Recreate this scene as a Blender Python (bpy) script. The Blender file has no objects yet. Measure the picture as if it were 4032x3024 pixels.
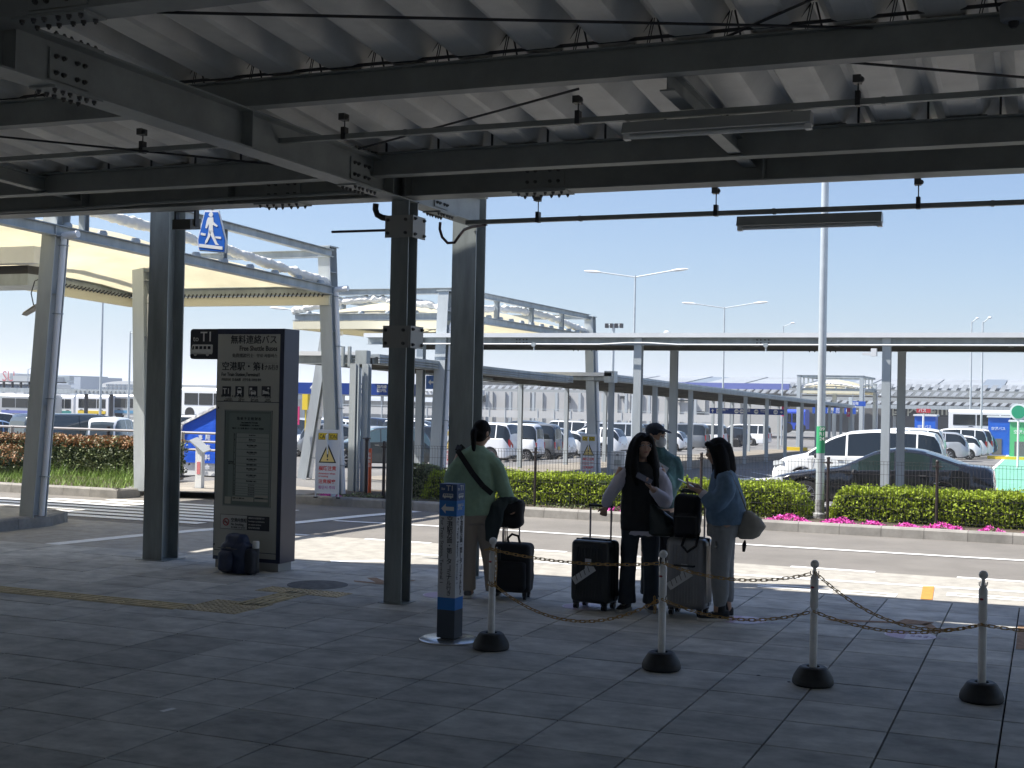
import bpy, math, random
import numpy as np
from mathutils import Vector, Matrix, noise
random.seed(11)
S=bpy.context.scene; COL=S.collection
R_=math.radians
# ---------------- camera ----------------
YAW,PITCH,ROLL,F,HC=0.392417,0.0113366,0.0200039,5114.87,1.878
_f=Vector((-math.sin(YAW)*math.cos(PITCH),math.cos(YAW)*math.cos(PITCH),math.sin(PITCH)))
_r=Vector((math.cos(YAW),math.sin(YAW),0)); _u=_r.cross(_f)
CR=math.cos(ROLL)*_r+math.sin(ROLL)*_u; CU=-math.sin(ROLL)*_r+math.cos(ROLL)*_u
cam=bpy.data.cameras.new('camera'); camo=bpy.data.objects.new('camera',cam); COL.objects.link(camo)
M3=Matrix((CR,CU,-_f)).transposed(); camo.matrix_world=Matrix.Translation((0,0,HC))@M3.to_4x4()
cam.sensor_width=36; cam.lens=36*F/4032; cam.clip_start=.1; cam.clip_end=20000
S.camera=camo
# ---------------- sky, sun, exposure ----------------
SUN=Vector((.72,.26,-1)).normalized()     # direction the light travels
W=bpy.data.worlds.new("World"); S.world=W; W.use_nodes=True
nt=W.node_tree; nt.nodes.clear()
sky=nt.nodes.new('ShaderNodeTexSky'); sky.sky_type='NISHITA'; sky.sun_disc=False
sky.sun_elevation=math.asin(-SUN.z); sky.sun_rotation=math.atan2(-SUN.x,-SUN.y)
sky.air_density=1.15; sky.dust_density=1.3; sky.ozone_density=3.2; sky.altitude=0
TINT=(.88,.94,1.08)     # hazy spring sky, a little bluer everywhere
tc=nt.nodes.new('ShaderNodeTexCoord'); mp=nt.nodes.new('ShaderNodeMapping'); mp.inputs['Rotation'].default_value=(R_(1.1),0,0)
bg=nt.nodes.new('ShaderNodeBackground'); bg.inputs['Strength'].default_value=0.046
wo=nt.nodes.new('ShaderNodeOutputWorld')
nt.links.new(tc.outputs['Generated'],mp.inputs['Vector']); nt.links.new(mp.outputs['Vector'],sky.inputs['Vector'])
tn=nt.nodes.new('ShaderNodeVectorMath'); tn.operation='MULTIPLY'; tn.inputs[1].default_value=TINT
nt.links.new(sky.outputs[0],tn.inputs[0]); nt.links.new(tn.outputs[0],bg.inputs['Color']); nt.links.new(bg.outputs[0],wo.inputs['Surface'])
sl=bpy.data.lights.new('sun','SUN'); sl.energy=3.25; sl.angle=R_(.55); sl.color=(1,.955,.88)
so=bpy.data.objects.new('sun',sl); COL.objects.link(so); so.rotation_euler=SUN.to_track_quat('-Z','Y').to_euler(); so.location=(0,0,60)
S.view_settings.view_transform='Standard'; S.view_settings.look='None'; S.view_settings.gamma=1
S.view_settings.exposure=1.65; S.view_settings.use_curve_mapping=False
S.render.engine="CYCLES"; HAZE=0.0004
S.cycles.max_bounces=7; S.cycles.diffuse_bounces=4; S.cycles.glossy_bounces=3; S.cycles.transmission_bounces=3; S.cycles.transparent_max_bounces=8
S.cycles.use_denoising=True; S.cycles.sample_clamp_indirect=6
S.render.resolution_x=1024; S.render.resolution_y=768

# ---------------- helpers ----------------
def ray(u,v):       # u,v in units of the photograph shown 2212 px wide
    k=4032/2212; return CR*((u*k-2016)/F)-CU*((v*k-1512)/F)+_f
def at_z(u,v,z=0):
    d=ray(u,v); t=(z-HC)/d.z; return Vector((d.x*t,d.y*t,z))
def at_y(u,v,y):
    d=ray(u,v); t=y/d.y; return Vector((d.x*t,y,HC+d.z*t))
def at_x(u,v,x):
    d=ray(u,v); t=x/d.x; return Vector((x,d.y*t,HC+d.z*t))
def ss(a,b_,x): t=min(1,max(0,(x-a)/(b_-a))); return t*t*(3-2*t)
def gz(X,Y):        # height of the car park, which falls gently away from the kerb
    z=-.0147*max(Y-20,0)
    if Y>21: z-=.04*min(max(X+10,0),9)*min(1,(Y-21)/5)
    d=.924*Y-.382*X; r=ss(-9.5,-7.5,X)*ss(26,30,Y); l=ss(17.5,20.5,-X)*ss(29,37,Y); f=ss(85,110,Y)
    w=max(r,l,f)
    if w>0: c=-.12 if X>-9.4 else (-.27 if X<-17 else -.2); z=z*(1-w)+(c-.0145*d)*w
    return z
def at_g(u,v,dz=0):
    z=0
    for i in range(24):
        q=at_z(u,v,z+dz); z=.5*z+.5*gz(q.x,q.y)
    return at_z(u,v,z+dz)
def px(u,Y):
    a=math.atan((u*4032/2212-2016)/F)-YAW; return Y*math.tan(a)

MATS={}
def mat(name,col,rough=.6,metal=0,nz=None,bump=None,spec=.5,stretch=None,rnd=0,emis=None,coat=0,trans=0,island=0,col2=None,nrange=(.35,.65),world=0):
    if name in MATS: return MATS[name]
    m=bpy.data.materials.new(name); m.use_nodes=True; t=m.node_tree; N=t.nodes; L=t.links
    b=N['Principled BSDF']; b.inputs['Roughness'].default_value=rough; b.inputs['Metallic'].default_value=metal
    b.inputs['Specular IOR Level'].default_value=spec; b.inputs['Coat Weight'].default_value=coat
    c=tuple(col)+(1,); b.inputs['Base Color'].default_value=c; src=None
    def coords(obj=False):
        g=N.new('ShaderNodeTexCoord'); mpn=N.new('ShaderNodeMapping'); gg=N.new('ShaderNodeNewGeometry') if world else g; L.new(gg.outputs['Position'] if world else g.outputs['Object'],mpn.inputs['Vector'])
        if stretch: mpn.inputs['Scale'].default_value=stretch
        return mpn.outputs['Vector']
    if nz:
        v=coords(); n=N.new('ShaderNodeTexNoise'); n.inputs['Scale'].default_value=nz[0]; n.inputs['Detail'].default_value=6; n.inputs['Roughness'].default_value=.65
        L.new(v,n.inputs['Vector']); r=N.new('ShaderNodeValToRGB'); L.new(n.outputs['Fac'],r.inputs['Fac'])
        a=nz[1]; c2=tuple(col2) if col2 else tuple(x*(1-a) for x in col)
        r.color_ramp.elements[0].position=nrange[0]; r.color_ramp.elements[1].position=nrange[1]
        r.color_ramp.elements[0].color=c2+(1,); r.color_ramp.elements[1].color=tuple(min(1,x*(1+a*.4)) for x in col)+(1,)
        src=r.outputs['Color']
    if rnd or island:
        if island: g=N.new('ShaderNodeNewGeometry'); ro=g.outputs['Random Per Island']; am=island
        else: g=N.new('ShaderNodeObjectInfo'); ro=g.outputs['Random']; am=rnd
        mr=N.new('ShaderNodeMapRange'); mr.inputs['To Min'].default_value=1-am; mr.inputs['To Max'].default_value=1+am; L.new(ro,mr.inputs['Value'])
        mx=N.new('ShaderNodeVectorMath'); mx.operation='SCALE'
        if src: L.new(src,mx.inputs[0])
        else: mx.inputs[0].default_value=col
        L.new(mr.outputs[0],mx.inputs['Scale']); src=mx.outputs[0]
    if src: L.new(src,b.inputs['Base Color'])
    if bump:
        v=coords(); n=N.new('ShaderNodeTexNoise'); n.inputs['Scale'].default_value=bump[0]; n.inputs['Detail'].default_value=4; L.new(v,n.inputs['Vector'])
        bp=N.new('ShaderNodeBump'); bp.inputs['Strength'].default_value=bump[1]; bp.inputs['Distance'].default_value=bump[2] if len(bump)>2 else .01
        L.new(n.outputs['Fac'],bp.inputs['Height']); L.new(bp.outputs[0],b.inputs['Normal'])
    if emis: b.inputs['Emission Color'].default_value=c; b.inputs['Emission Strength'].default_value=emis
    if trans:
        tr=N.new('ShaderNodeBsdfTranslucent'); tr.inputs['Color'].default_value=c
        if src: L.new(src,tr.inputs['Color'])
        ms=N.new('ShaderNodeMixShader'); ms.inputs[0].default_value=trans
        L.new(b.outputs[0],ms.inputs[1]); L.new(tr.outputs[0],ms.inputs[2]); L.new(ms.outputs[0],N['Material Output'].inputs['Surface'])
    MATS[name]=m; return m

class MB:
    def __init__(s): s.v=[]; s.f=[]; s.m=[]
    def add(s,vs,fs,mi=0):
        o=len(s.v); s.v+= [tuple(x) for x in vs]; s.f+=[tuple(i+o for i in f) for f in fs]; s.m+=[mi]*len(fs); return s
    def box(s,x0,x1,y0,y1,z0,z1,mi=0):
        return s.add([(x0,y0,z0),(x1,y0,z0),(x1,y1,z0),(x0,y1,z0),(x0,y0,z1),(x1,y0,z1),(x1,y1,z1),(x0,y1,z1)],
          [(0,3,2,1),(4,5,6,7),(0,1,5,4),(1,2,6,5),(2,3,7,6),(3,0,4,7)],mi)
    def cb(s,c,sx,sy,sz,mi=0): return s.box(c[0]-sx/2,c[0]+sx/2,c[1]-sy/2,c[1]+sy/2,c[2]-sz/2,c[2]+sz/2,mi)
    def bar(s,p,q,w,h,up=(0,0,1),mi=0):
        p=Vector(p);q=Vector(q);d=(q-p).normalized();u=Vector(up); r=d.cross(u)
        if r.length<1e-4: r=d.cross(Vector((1,0,0)))
        r.normalize(); u=r.cross(d); vs=[]
        for e in (p,q):
            for a,b in((-1,-1),(1,-1),(1,1),(-1,1)): vs.append(e+r*(a*w/2)+u*(b*h/2))
        return s.add(vs,[(0,1,2,3),(7,6,5,4),(0,4,5,1),(1,5,6,2),(2,6,7,3),(3,7,4,0)],mi)
    def rings(s,rs,cap=True,mi=0,closed=False):
        n=len(rs[0]); vs=[p for r in rs for p in r]; fs=[]; k=len(rs)
        for i in range(k if closed else k-1):
            for j in range(n):
                a=i*n+j;b=i*n+(j+1)%n; c=((i+1)%k)*n+(j+1)%n; d=((i+1)%k)*n+j; fs.append((a,b,c,d))
        if cap and not closed: fs.append(tuple(reversed(range(n)))); fs.append(tuple(range((k-1)*n,k*n)))
        return s.add(vs,fs,mi)
    def tube(s,path,r,n=8,cap=True,mi=0,closed=False,ell=None,up=None):
        P=[Vector(p) for p in path]; k=len(P); rs=[]
        def tan(i):
            if closed: return (P[(i+1)%k]-P[(i-1)%k]).normalized()
            a=P[min(i+1,k-1)]-P[max(i-1,0)]; return a.normalized() if a.length>1e-9 else Vector((0,0,1))
        t=tan(0); nr=Vector(up) if up else (Vector((1,0,0)) if abs(t.x)<.8 else Vector((0,1,0)))
        nr=(nr-t*nr.dot(t)).normalized()
        for i in range(k):
            t2=tan(i); nr=(nr-t2*nr.dot(t2)); nr=nr.normalized() if nr.length>1e-6 else Vector((0,1,0)); bn=t2.cross(nr)
            rr=r[i] if isinstance(r,(list,tuple)) else r; e=(ell[i] if isinstance(ell,(list,tuple)) else ell) if ell else 1
            rs.append([P[i]+nr*(rr*math.cos(2*math.pi*j/n))+bn*(rr*e*math.sin(2*math.pi*j/n)) for j in range(n)])
        return s.rings(rs,cap,mi,closed)
    def lathe(s,c,prof,n=20,mi=0,axis='z'):
        rs=[]
        for (r,z) in prof:
            ring=[]
            for j in range(n):
                a=2*math.pi*j/n; x,y=r*math.cos(a),r*math.sin(a)
                p=(x,y,z) if axis=='z' else ((x,z,y) if axis=='y' else (z,x,y))
                ring.append((c[0]+p[0],c[1]+p[1],c[2]+p[2]))
            rs.append(ring)
        return s.rings(rs,True,mi)
    def ball(s,c,rx,ry=None,rz=None,n=12,m=8,mi=0,rot=None):
        ry=ry or rx; rz=rz or rx; rs=[]; c=Vector(c)
        for i in range(1,m):
            th=math.pi*i/m; ring=[]
            for j in range(n):
                a=2*math.pi*j/n; p=Vector((rx*math.sin(th)*math.cos(a),ry*math.sin(th)*math.sin(a),-rz*math.cos(th)))
                if rot: p=rot@p
                ring.append(c+p)
            rs.append(ring)
        return s.rings(rs,True,mi)
    def prism(s,poly,p0,ux,uy,d,mi=0):  # polygon in plane (ux,uy) at p0, extruded by vector d
        p0=Vector(p0);ux=Vector(ux);uy=Vector(uy);d=Vector(d);n=len(poly)
        a=[p0+ux*x+uy*y for x,y in poly]; vs=a+[q+d for q in a]
        return s.add(vs,[tuple(reversed(range(n))),tuple(range(n,2*n))]+[(i,(i+1)%n,n+(i+1)%n,n+i) for i in range(n)],mi)
    def hsec(s,p,q,H,B,tw=.008,tf=.012,up=(0,0,1),mi=0):  # rolled H section from p to q, web along 'up'
        p=Vector(p);q=Vector(q);d=(q-p).normalized();u=Vector(up)-d*Vector(up).dot(d);u.normalize();
        s.bar(p,q,tw,H-2*tf,u,mi)
        for k in(-1,1): s.bar(p+u*(k*(H-tf)/2),q+u*(k*(H-tf)/2),B,tf,u,mi)
        return s
    def mesh(s,name='m',mats=(),sm=False,off=(0,0,0),ang=40):
        me=bpy.data.meshes.new(name); ox,oy,oz=off
        me.from_pydata([(x-ox,y-oy,z-oz) for x,y,z in s.v],[],s.f)
        for m in mats: me.materials.append(m)
        if len(mats)>1: me.polygons.foreach_set('material_index',s.m)
        if sm:
            me.polygons.foreach_set('use_smooth',[True]*len(me.polygons))
            try: me.set_sharp_from_angle(angle=R_(ang))
            except Exception: pass
        me.update(); return me
    def build(s,name,mats,parent=None,sm=False,off=None,kind=None,label=None,ang=40,loc=None):
        if not isinstance(mats,(list,tuple)): mats=[mats]
        if off is None: off=tuple(WL(parent)) if isw(parent) else (0,0,0)
        o=bpy.data.objects.new(name,s.mesh(name,mats,sm,off,ang)); COL.objects.link(o)
        if parent: o.parent=parent
        if loc: o.location=loc
        if kind: o['kind']=kind
        if label: o['label']=label
        return o
def isw(o):
    while o and o.parent: o=o.parent
    return bool(o and o.get('_w'))
def WL(o):
    v=Vector((0,0,0))
    while o: v=v+o.location; o=o.parent
    return v
def tag(o,label=None,cat=None,group=None,kind=None):
    if label: o['label']=label
    if cat: o['category']=cat
    if group: o['group']=group
    if kind: o['kind']=kind
    return o
def thing(name,label,cat,loc=(0,0,0),rz=0,group=None,w=True):
    """Empty at the thing's base. w: parts are given in world coordinates and shifted to it."""
    o=bpy.data.objects.new(name,None); COL.objects.link(o); o.location=loc; o.rotation_euler=(0,0,rz); o.empty_display_size=.1
    tag(o,label,cat,group)
    if w and rz==0: o['_w']=1
    return o
def inst(name,me,parent,loc=(0,0,0),rot=None,mats=None):
    o=bpy.data.objects.new(name,me); COL.objects.link(o)
    if parent: o.parent=parent
    if parent and isw(parent): loc=Vector(loc)-WL(parent)
    o.location=loc
    if rot: o.rotation_euler=rot
    return o
def copy_tree(o,parent=None):
    c=o.copy(); COL.objects.link(c)
    if parent: c.parent=parent
    for ch in list(o.children): copy_tree(ch,c)
    return c
TC={}
def text_mesh(s,size,bold=0,align='LEFT',ex=.001,sp=1,ls=1):
    key=(s,round(size,4),bold,align,ex,sp,ls)
    if key in TC: return TC[key]
    cu=bpy.data.curves.new('lettering','FONT'); cu.body=s; cu.size=size; cu.align_x=align; cu.extrude=ex; cu.offset=bold*size; cu.space_character=sp; cu.space_line=ls
    cu.resolution_u=2
    o=bpy.data.objects.new('t',cu); COL.objects.link(o); dg=bpy.context.evaluated_depsgraph_get(); dg.update()
    me=bpy.data.meshes.new_from_object(o.evaluated_get(dg)); bpy.data.objects.remove(o); bpy.data.curves.remove(cu); me.name='lettering'
    TC[key]=me; return me
def text(s,size,m,parent,pos,xd=(1,0,0),yd=(0,0,1),bold=0,align='LEFT',ex=.001,name='lettering',sp=1,fit=None,ls=1):
    me=text_mesh(s,size,bold,align,ex,sp,ls).copy(); me.materials.clear(); me.materials.append(m)
    o=bpy.data.objects.new(name,me); COL.objects.link(o)
    xd=Vector(xd).normalized();yd=Vector(yd).normalized();z=xd.cross(yd)
    k=1
    if fit and me.vertices:
        xs=[v.co.x for v in me.vertices]; k=fit/max(1e-6,max(xs)-min(xs))
    pos=Vector(pos)
    if parent:
        o.parent=parent
        if isw(parent): pos=pos-WL(parent)
    Mx=Matrix((xd*k,yd,z)).transposed().to_4x4(); Mx.translation=pos; o.matrix_local=Mx
    return o
def remeshed(mb,voxel,disp=None,smooth=0,mats=(),name='m',seed=0):
    me=mb.mesh('tmp'); o=bpy.data.objects.new('tmp',me); COL.objects.link(o)
    md=o.modifiers.new('r','REMESH'); md.mode='VOXEL'; md.voxel_size=voxel; md.use_smooth_shade=True
    if smooth: sm=o.modifiers.new('s','SMOOTH'); sm.iterations=smooth; sm.factor=.5
    dg=bpy.context.evaluated_depsgraph_get(); dg.update(); r=bpy.data.meshes.new_from_object(o.evaluated_get(dg)); bpy.data.objects.remove(o)
    r.name=name; r.materials.clear()
    for m in mats: r.materials.append(m)
    if disp:
        nv=len(r.vertices)
        for v,n in zip(r.vertices,[Vector(x.vector) for x in r.vertex_normals]):
            v.co+=n*disp(v.co)
    r.polygons.foreach_set('use_smooth',[True]*len(r.polygons)); r.update(); return r
def as_obj(name,me,parent,label=None):
    o=bpy.data.objects.new(name,me); COL.objects.link(o); o.parent=parent
    if label: o['label']=label
    return o
# ---------------- materials ----------------
m_conc=mat('paving concrete',(.50,.49,.45),.82,nz=(3.2,.34),rnd=.17,bump=(60,.25,.004),stretch=(1,1.3,1),world=1)
m_joint=mat('joint',(.008,.008,.008),1,spec=0)
m_asph=mat('asphalt',(.185,.172,.155),.9,nz=(.9,.18),bump=(90,.5,.006))
m_asph2=mat('lot asphalt',(.17,.165,.16),.92,nz=(.25,.2),bump=(60,.3,.006))
m_bay=mat('pale bay surface',(.37,.35,.31),.88,nz=(5,.22),bump=(70,.5,.006))
m_ground=mat('far ground',(.16,.16,.15),.95,nz=(.02,.3))
m_kerb=mat('kerb concrete',(.30,.285,.26),.85,nz=(4,.25),rnd=.12,bump=(50,.3,.004))
m_wline=mat('white road paint',(.78,.78,.76),.7,nz=(14,.18),nrange=(.25,.5))
m_oline=mat('orange road paint',(.62,.26,.05),.7,nz=(14,.2))
m_ofaint=mat('worn orange paint',(.33,.20,.11),.8,nz=(18,.4))
m_green=mat('green lane paint',(.16,.42,.30),.8,nz=(3,.2))
m_soil=mat('soil',(.11,.085,.06),.95,nz=(9,.5),bump=(30,.8,.03))
m_steel=mat('dark painted steel',(.27,.29,.285),.5,nz=(2.5,.2),rnd=.05)
m_steelc=mat('column steel',(.27,.30,.295),.5,nz=(1.8,.3),stretch=(3,3,.5))
m_deck=mat('roof deck steel',(.72,.71,.68),.45,metal=.0,nz=(1.5,.2),rnd=.06)
m_galv=mat('galvanised steel',(.40,.44,.46),.48,metal=.25,nz=(2.2,.22),stretch=(2,2,.5))
m_galvw=mat('pale flashing',(.72,.74,.76),.5,nz=(1,.08))
m_dark=mat('dark metal',(.025,.025,.03),.5)
m_bolt=mat('bolt steel',(.09,.09,.09),.45,metal=.5)
m_white=mat('white enamel',(.78,.78,.76),.4)
m_pvc=mat('white pvc pipe',(.82,.83,.84),.4)
m_black=mat('black plastic',(.018,.018,.02),.5)
m_rub=mat('black rubber',(.02,.021,.023),.55,nz=(20,.4))
m_yel=mat('yellow tactile',(.60,.49,.28),.75,nz=(10,.3),rnd=.12)
m_memb=mat('roof membrane',(.90,.86,.72),.6,nz=(1.4,.08),trans=.62)
m_foldm=mat('folded membrane',(.80,.79,.75),.6,bump=(8,.8,.05))

# ---------------- ground ----------------
def sheet(name,x0,x1,ys,z,m,kind='structure',zf=None,xs=None):
    xs=xs or [x0,x1]; v=[];f=[];n=len(xs)
    for y in ys:
        for x in xs: v.append((x,y,(zf(x,y) if zf else 0)+z))
    for j in range(len(ys)-1):
        for i in range(n-1): f.append((j*n+i,j*n+i+1,(j+1)*n+i+1,(j+1)*n+i))
    b=MB(); b.add(v,f); o=b.build(name,m); o['kind']=kind; return o
sheet('ground',0,0,[-300,13,20,26,40,85,110,180,260,600,1500,7000],-.45,m_ground,zf=gz,xs=[-7000,-600,-120,-25,-17,-10,-7,-1,60,600,7000])
def kl(x): return 13.26+.07*max(-16,min(x,6))          # kerb line of the pavement
xs=[-90,-40,-16]+[-16+i for i in range(1,23)]+[20,60]
b=MB()
n=len(xs); v=[(x,kl(x),-.012) for x in xs]+[(x,19.62,-.012) for x in xs]
b.add(v,[(i,i+1,n+i+1,n+i) for i in range(n-1)]); o=b.build('road',m_asph); o['kind']='structure'
lot=sheet('car_park',0,0,[19.6,21,23,25,26,27,28,29,30,31,32,33,34,35,36,37,40,45,52,60,70,80,85,90,95,100,105,110,120,135,180,240],-.03,m_asph2,zf=gz,xs=[-150,-80,-40,-25,-20.5,-19.8,-19,-18.2,-17.5,-14,-10,-9.5,-9,-8.5,-8,-7.5,-5.5,-3,-1,10,40,100])
b=MB(); v=[(x,kl(x)+.004,-.008) for x in xs]+[(x,15.25+.012*x,-.008) for x in xs]
b.add(v,[(i,i+1,n+i+1,n+i) for i in range(n-1)]); o=b.build('bus_bay',m_bay); o['kind']='structure'

def poly(mb,pts,z): mb.add([(x,y,z) for x,y in pts],[tuple(range(len(pts)))])
def strip(mb,pts,w,z):
    for (a,b_) in zip(pts[:-1],pts[1:]):
        a=Vector(a);c=Vector(b_); d=(c-a).normalized(); s=Vector((-d.y,d.x))*w/2
        poly(mb,[tuple(a-s),tuple(c-s),tuple(c+s),tuple(a+s)],z)
def marking(name,label,pts,w,m=m_wline,z=-.004,group='painted road markings',cat='road marking'):
    if not isinstance(pts[0][0],(list,tuple)): b=MB(); strip(b,pts,w,z); tag(b.build(name,m),label,cat,group); return
    t=thing(name,label,cat,(pts[0][0][0],pts[0][0][1],0),group=group)
    for p in pts: b=MB(); strip(b,p,w,z); b.build('dash',m,t)
marking('lane_line','long solid white lane line across the road near the far kerb',[(-9.9,17.04),(-8.2,17.17),(-3.85,17.26),(9,17.75)],.13)
marking('lane_line','white line dividing the pale bus bay from the waiting edge',[(-7.1,13.95),(-3.2,14.17),(-.2,14.4),(7,14.8)],.11)
marking('lane_line','dashed white line along the outer edge of the bus bay',[[(x,15.27+.02*x),(x+.95,15.28+.02*x)] for x in (-10.1,-8.3,-6.45,-4.6,-2.75,-.92,.9)],.12)
marking('lane_line','broad white line crossing the road from the pavement to the far kerb',[(-11.2,12.5),(-10.97,13.87),(-10.66,15),(-10.22,16.36),(-9.92,18.0),(-9.6,19.2)],.24)
marking('bay_line','slanting white line end beside the dark pillar in the bus bay',[(-7.5,12.85),(-6.8,13.35)],.14)
b=MB()
for i in range(7):
    y=15.62+.42*i; x0=[-40,-40,-40,-40,-40,-15.9,-15.0][i]
    poly(b,[(x0,y-.13),(-11.25-.0*i,y-.13),(-11.25,y+.12),(x0,y+.12)],-.004)
tag(b.build('crosswalk',m_wline),'white zebra crossing stripes on the sunlit road at the left','road marking','painted road markings')
b=MB()  # outlined road letters at the pavement edge
for (x0,x1,y0,y1) in ((-1.92,-1.38,13.33,13.58),(-.93,.35,13.72,13.96)):
    for q in ((x0,x1,y0,y0+.07),(x0,x1,y1-.07,y1),(x0,x0+.09,y0+.07,y1-.07),(x1-.09,x1,y0+.07,y1-.07)): poly(b,[(q[0],q[2]),(q[1],q[2]),(q[1],q[3]),(q[0],q[3])],-.004)
strip(b,[(-2.78,13.5),(-1.98,13.27)],.08,-.004); strip(b,[(-2.75,13.36),(-2.0,13.42)],.07,-.0038); strip(b,[(-2.7,13.56),(-1.98,13.55)],.06,-.0036)
tag(b.build('road_lettering',m_wline),'worn white painted road letters beside the pavement edge','road marking')
b=MB(); poly(b,[(-1.14,13.33),(-1.03,13.34),(-1.09,14.36),(-1.2,14.3)],-.0036)
tag(b.build('orange_mark',m_oline),'bright orange dash painted across the bus bay','road marking')
def floor_mark(label,pols):
    b=MB()
    for p in pols: poly(b,p,.0035)
    tag(b.build('floor_mark',m_ofaint),label,'floor marking')
floor_mark('faded orange arrow painted on the slabs between the last two stands',[[(-1.8,11.62),(-1.72,11.52),(-1.2,11.7),(-1.2,11.78)],[(-1.2,11.78),(-1.2,11.68),(-.95,11.72),(-.9,11.9),(-1.15,11.97)],[(-1.0,11.75),(-.86,11.45),(-.82,11.5),(-.93,11.85)]])
floor_mark('faded orange band on the slabs at the right edge of the photo',[[(-.215,10.92),(-.06,10.95),(-.08,12.14),(-.225,12.12)]])
floor_mark('faint orange arrow on the slabs left of the middle column',[[(-6.48,11.84),(-6.4,11.9),(-6.1,11.62),(-6.2,11.55)],[(-6.5,11.6),(-6.44,11.52),(-6.05,11.5),(-6.05,11.57)],[(-6.33,11.9),(-6.28,11.93),(-5.95,11.92),(-5.95,11.86)]])

# pavement slabs: 0.6 m grid
X0,Y0=-4.433,5.377
pav=MB().box(-60,30,-14,12,-.08,-.03).build('pavement',m_joint); pav['kind']='structure'
b=MB(); v=[(x,11.9,-.028) for x in xs]+[(x,kl(x)-.003,-.028) for x in xs]; b.add(v,[(i,i+1,n+i+1,n+i) for i in range(n-1)]); b.build('slab_bed',m_joint,pav)
def slab_mesh(poly_):
    b=MB(); k=len(poly_); cx=sum(p[0] for p in poly_)/k; cy=sum(p[1] for p in poly_)/k
    r0=[(x,y,-.029) for x,y in poly_]; r1=[(x,y,-.003) for x,y in poly_]; r2=[(cx+(x-cx)*.988,cy+(y-cy)*.988,0) for x,y in poly_]
    b.rings([r0,r1,r2]); return b.mesh('slab',[m_conc])
HW=.2948
full=slab_mesh([(-HW,-HW),(HW,-HW),(HW,HW),(-HW,HW)])
cand=[];rest=MB()
for c in range(-60,46):
    for r in range(-24,16):
        x=X0+.6*(c+.5); y=Y0+.6*(r+.5)
        if y-.3>kl(x)-.03: continue
        d=Vector((x,y,0-HC)); w_=d.dot(_f)
        vis=False
        if w_>2:
            for ex in (-.35,.35):
                for ey in(-.35,.35):
                    e=Vector((x+ex,y+ey,-HC)); ww=e.dot(_f); uu=e.dot(CR)/ww*F; vv=-e.dot(CU)/ww*F
                    if abs(uu)<2030 and abs(vv)<1530: vis=True
        cand.append((not vis,w_ if vis else abs(x)+abs(y),x,y))
cand.sort(); k=0
rngs=random.Random(3)
for nv,w_,x,y in cand:
    yb=kl(x+.3)-.004; yc=kl(x-.3)-.004; pl=None
    if y+HW>min(yb,yc): pl=[(-HW,-HW),(HW,-HW),(HW,min(HW,yb-y)),(-HW,min(HW,yc-y))]
    if not nv and k<300:
        o=inst('slab',slab_mesh(pl) if pl else full,pav,(x,y,rngs.uniform(-.0012,.0012))); k+=1
    else:
        q=pl or [(-HW,-HW),(HW,-HW),(HW,HW),(-HW,HW)]
        z=rngs.uniform(-.0012,.0012); rest.add([(x+a,y+b_,z) for a,b_ in q],[(0,1,2,3)])
mr_=mat('paving concrete far',(.50,.49,.45),.82,nz=(3.2,.34),island=.13,bump=(60,.25,.004),stretch=(1,1.5,1))
o=rest.build('slab',mr_,pav); o['kind']='stuff'

# tactile strips
def tactile(x,y,kind,rot=0):
    key='tac'+kind
    if key not in TC:
        b=MB(); b.box(-.147,.147,-.147,.147,-.001,.003)
        if kind=='bar':
            for i in range(4): b.box(-.14,.14,-.1125+.075*i-.014,-.1125+.075*i+.014,.003,.008)
        else:
            for i in range(5):
                for j in range(5): b.lathe((-.118+.059*i,-.118+.059*j,0),[(.016,.003),(.010,.0085)],6)
        TC[key]=b.mesh('tactile_tile',[m_yel if kind=='bar' else mat('yellow dot tile',(.55,.45,.27),.75,nz=(10,.35),rnd=.12)])
    inst('tactile_tile',TC[key],tacs,(x,y,.0005),(0,0,rot))
tacs=thing('tactile_paving','worn yellow tactile guide strip laid in the pavement at the left','tactile paving',(-7,9.5,0))
for i in range(18): tactile(-7.12-.3*i,9.43,'bar')
for i in range(2):
    for j in range(2): tactile(-6.81+.3*i,9.47+.3*j,'dot')
for j in range(1,4): tactile(-6.55,9.77+.3*(j-1)+.15,'bar',R_(90))
for i in range(3): tactile(-6.83+.3*i,10.7,'dot')
b=MB(); b.lathe((-6.66,11.17,0),[(.30,-.001),(.30,.003),(.285,.0045),(.27,.003),(.001,.003)],32)
tag(b.build('manhole_cover',mat('cover concrete',(.15,.15,.145),.85,nz=(12,.4))),'round manhole cover between the tactile tiles and the kerb','manhole cover')

# kerbs
def kerb(name,pts,h,w,zb,label,m=m_kerb,seg=.6,z0=0):
    t=thing(name,label,'kerb',(pts[0][0],pts[0][1],0)); c=None
    for a,b_ in zip(pts[:-1],pts[1:]):
        a=Vector(a);b2=Vector(b_); L=(b2-a).length; k=max(1,round(L/seg)); d=(b2-a)/L; nrm=Vector((-d.y,d.x)); l=L/k
        for i in range(k):
            p=a+d*(l*i+.003); q=a+d*(l*(i+1)-.003); bb=MB(); z1=z0+h; rs=[]
            for e in (p,q): rs.append([(e.x,e.y,z0+zb),(e.x+nrm.x*w,e.y+nrm.y*w,z0+zb),(e.x+nrm.x*w,e.y+nrm.y*w,z1),(e.x+nrm.x*.035,e.y+nrm.y*.035,z1),(e.x+nrm.x*.012,e.y+nrm.y*.012,z1-.025)])
            bb.rings(rs); bb.build('kerbstone',m,t)
    return t
kerb('kerb',[(-12.35,19.75),(-12.1,19.42),(-11.5,19.36),(-8,19.38),(-4,19.40),(12,19.56)],.135,.2,-.05,'long pale concrete kerb along the planting strip across the road')
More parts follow.
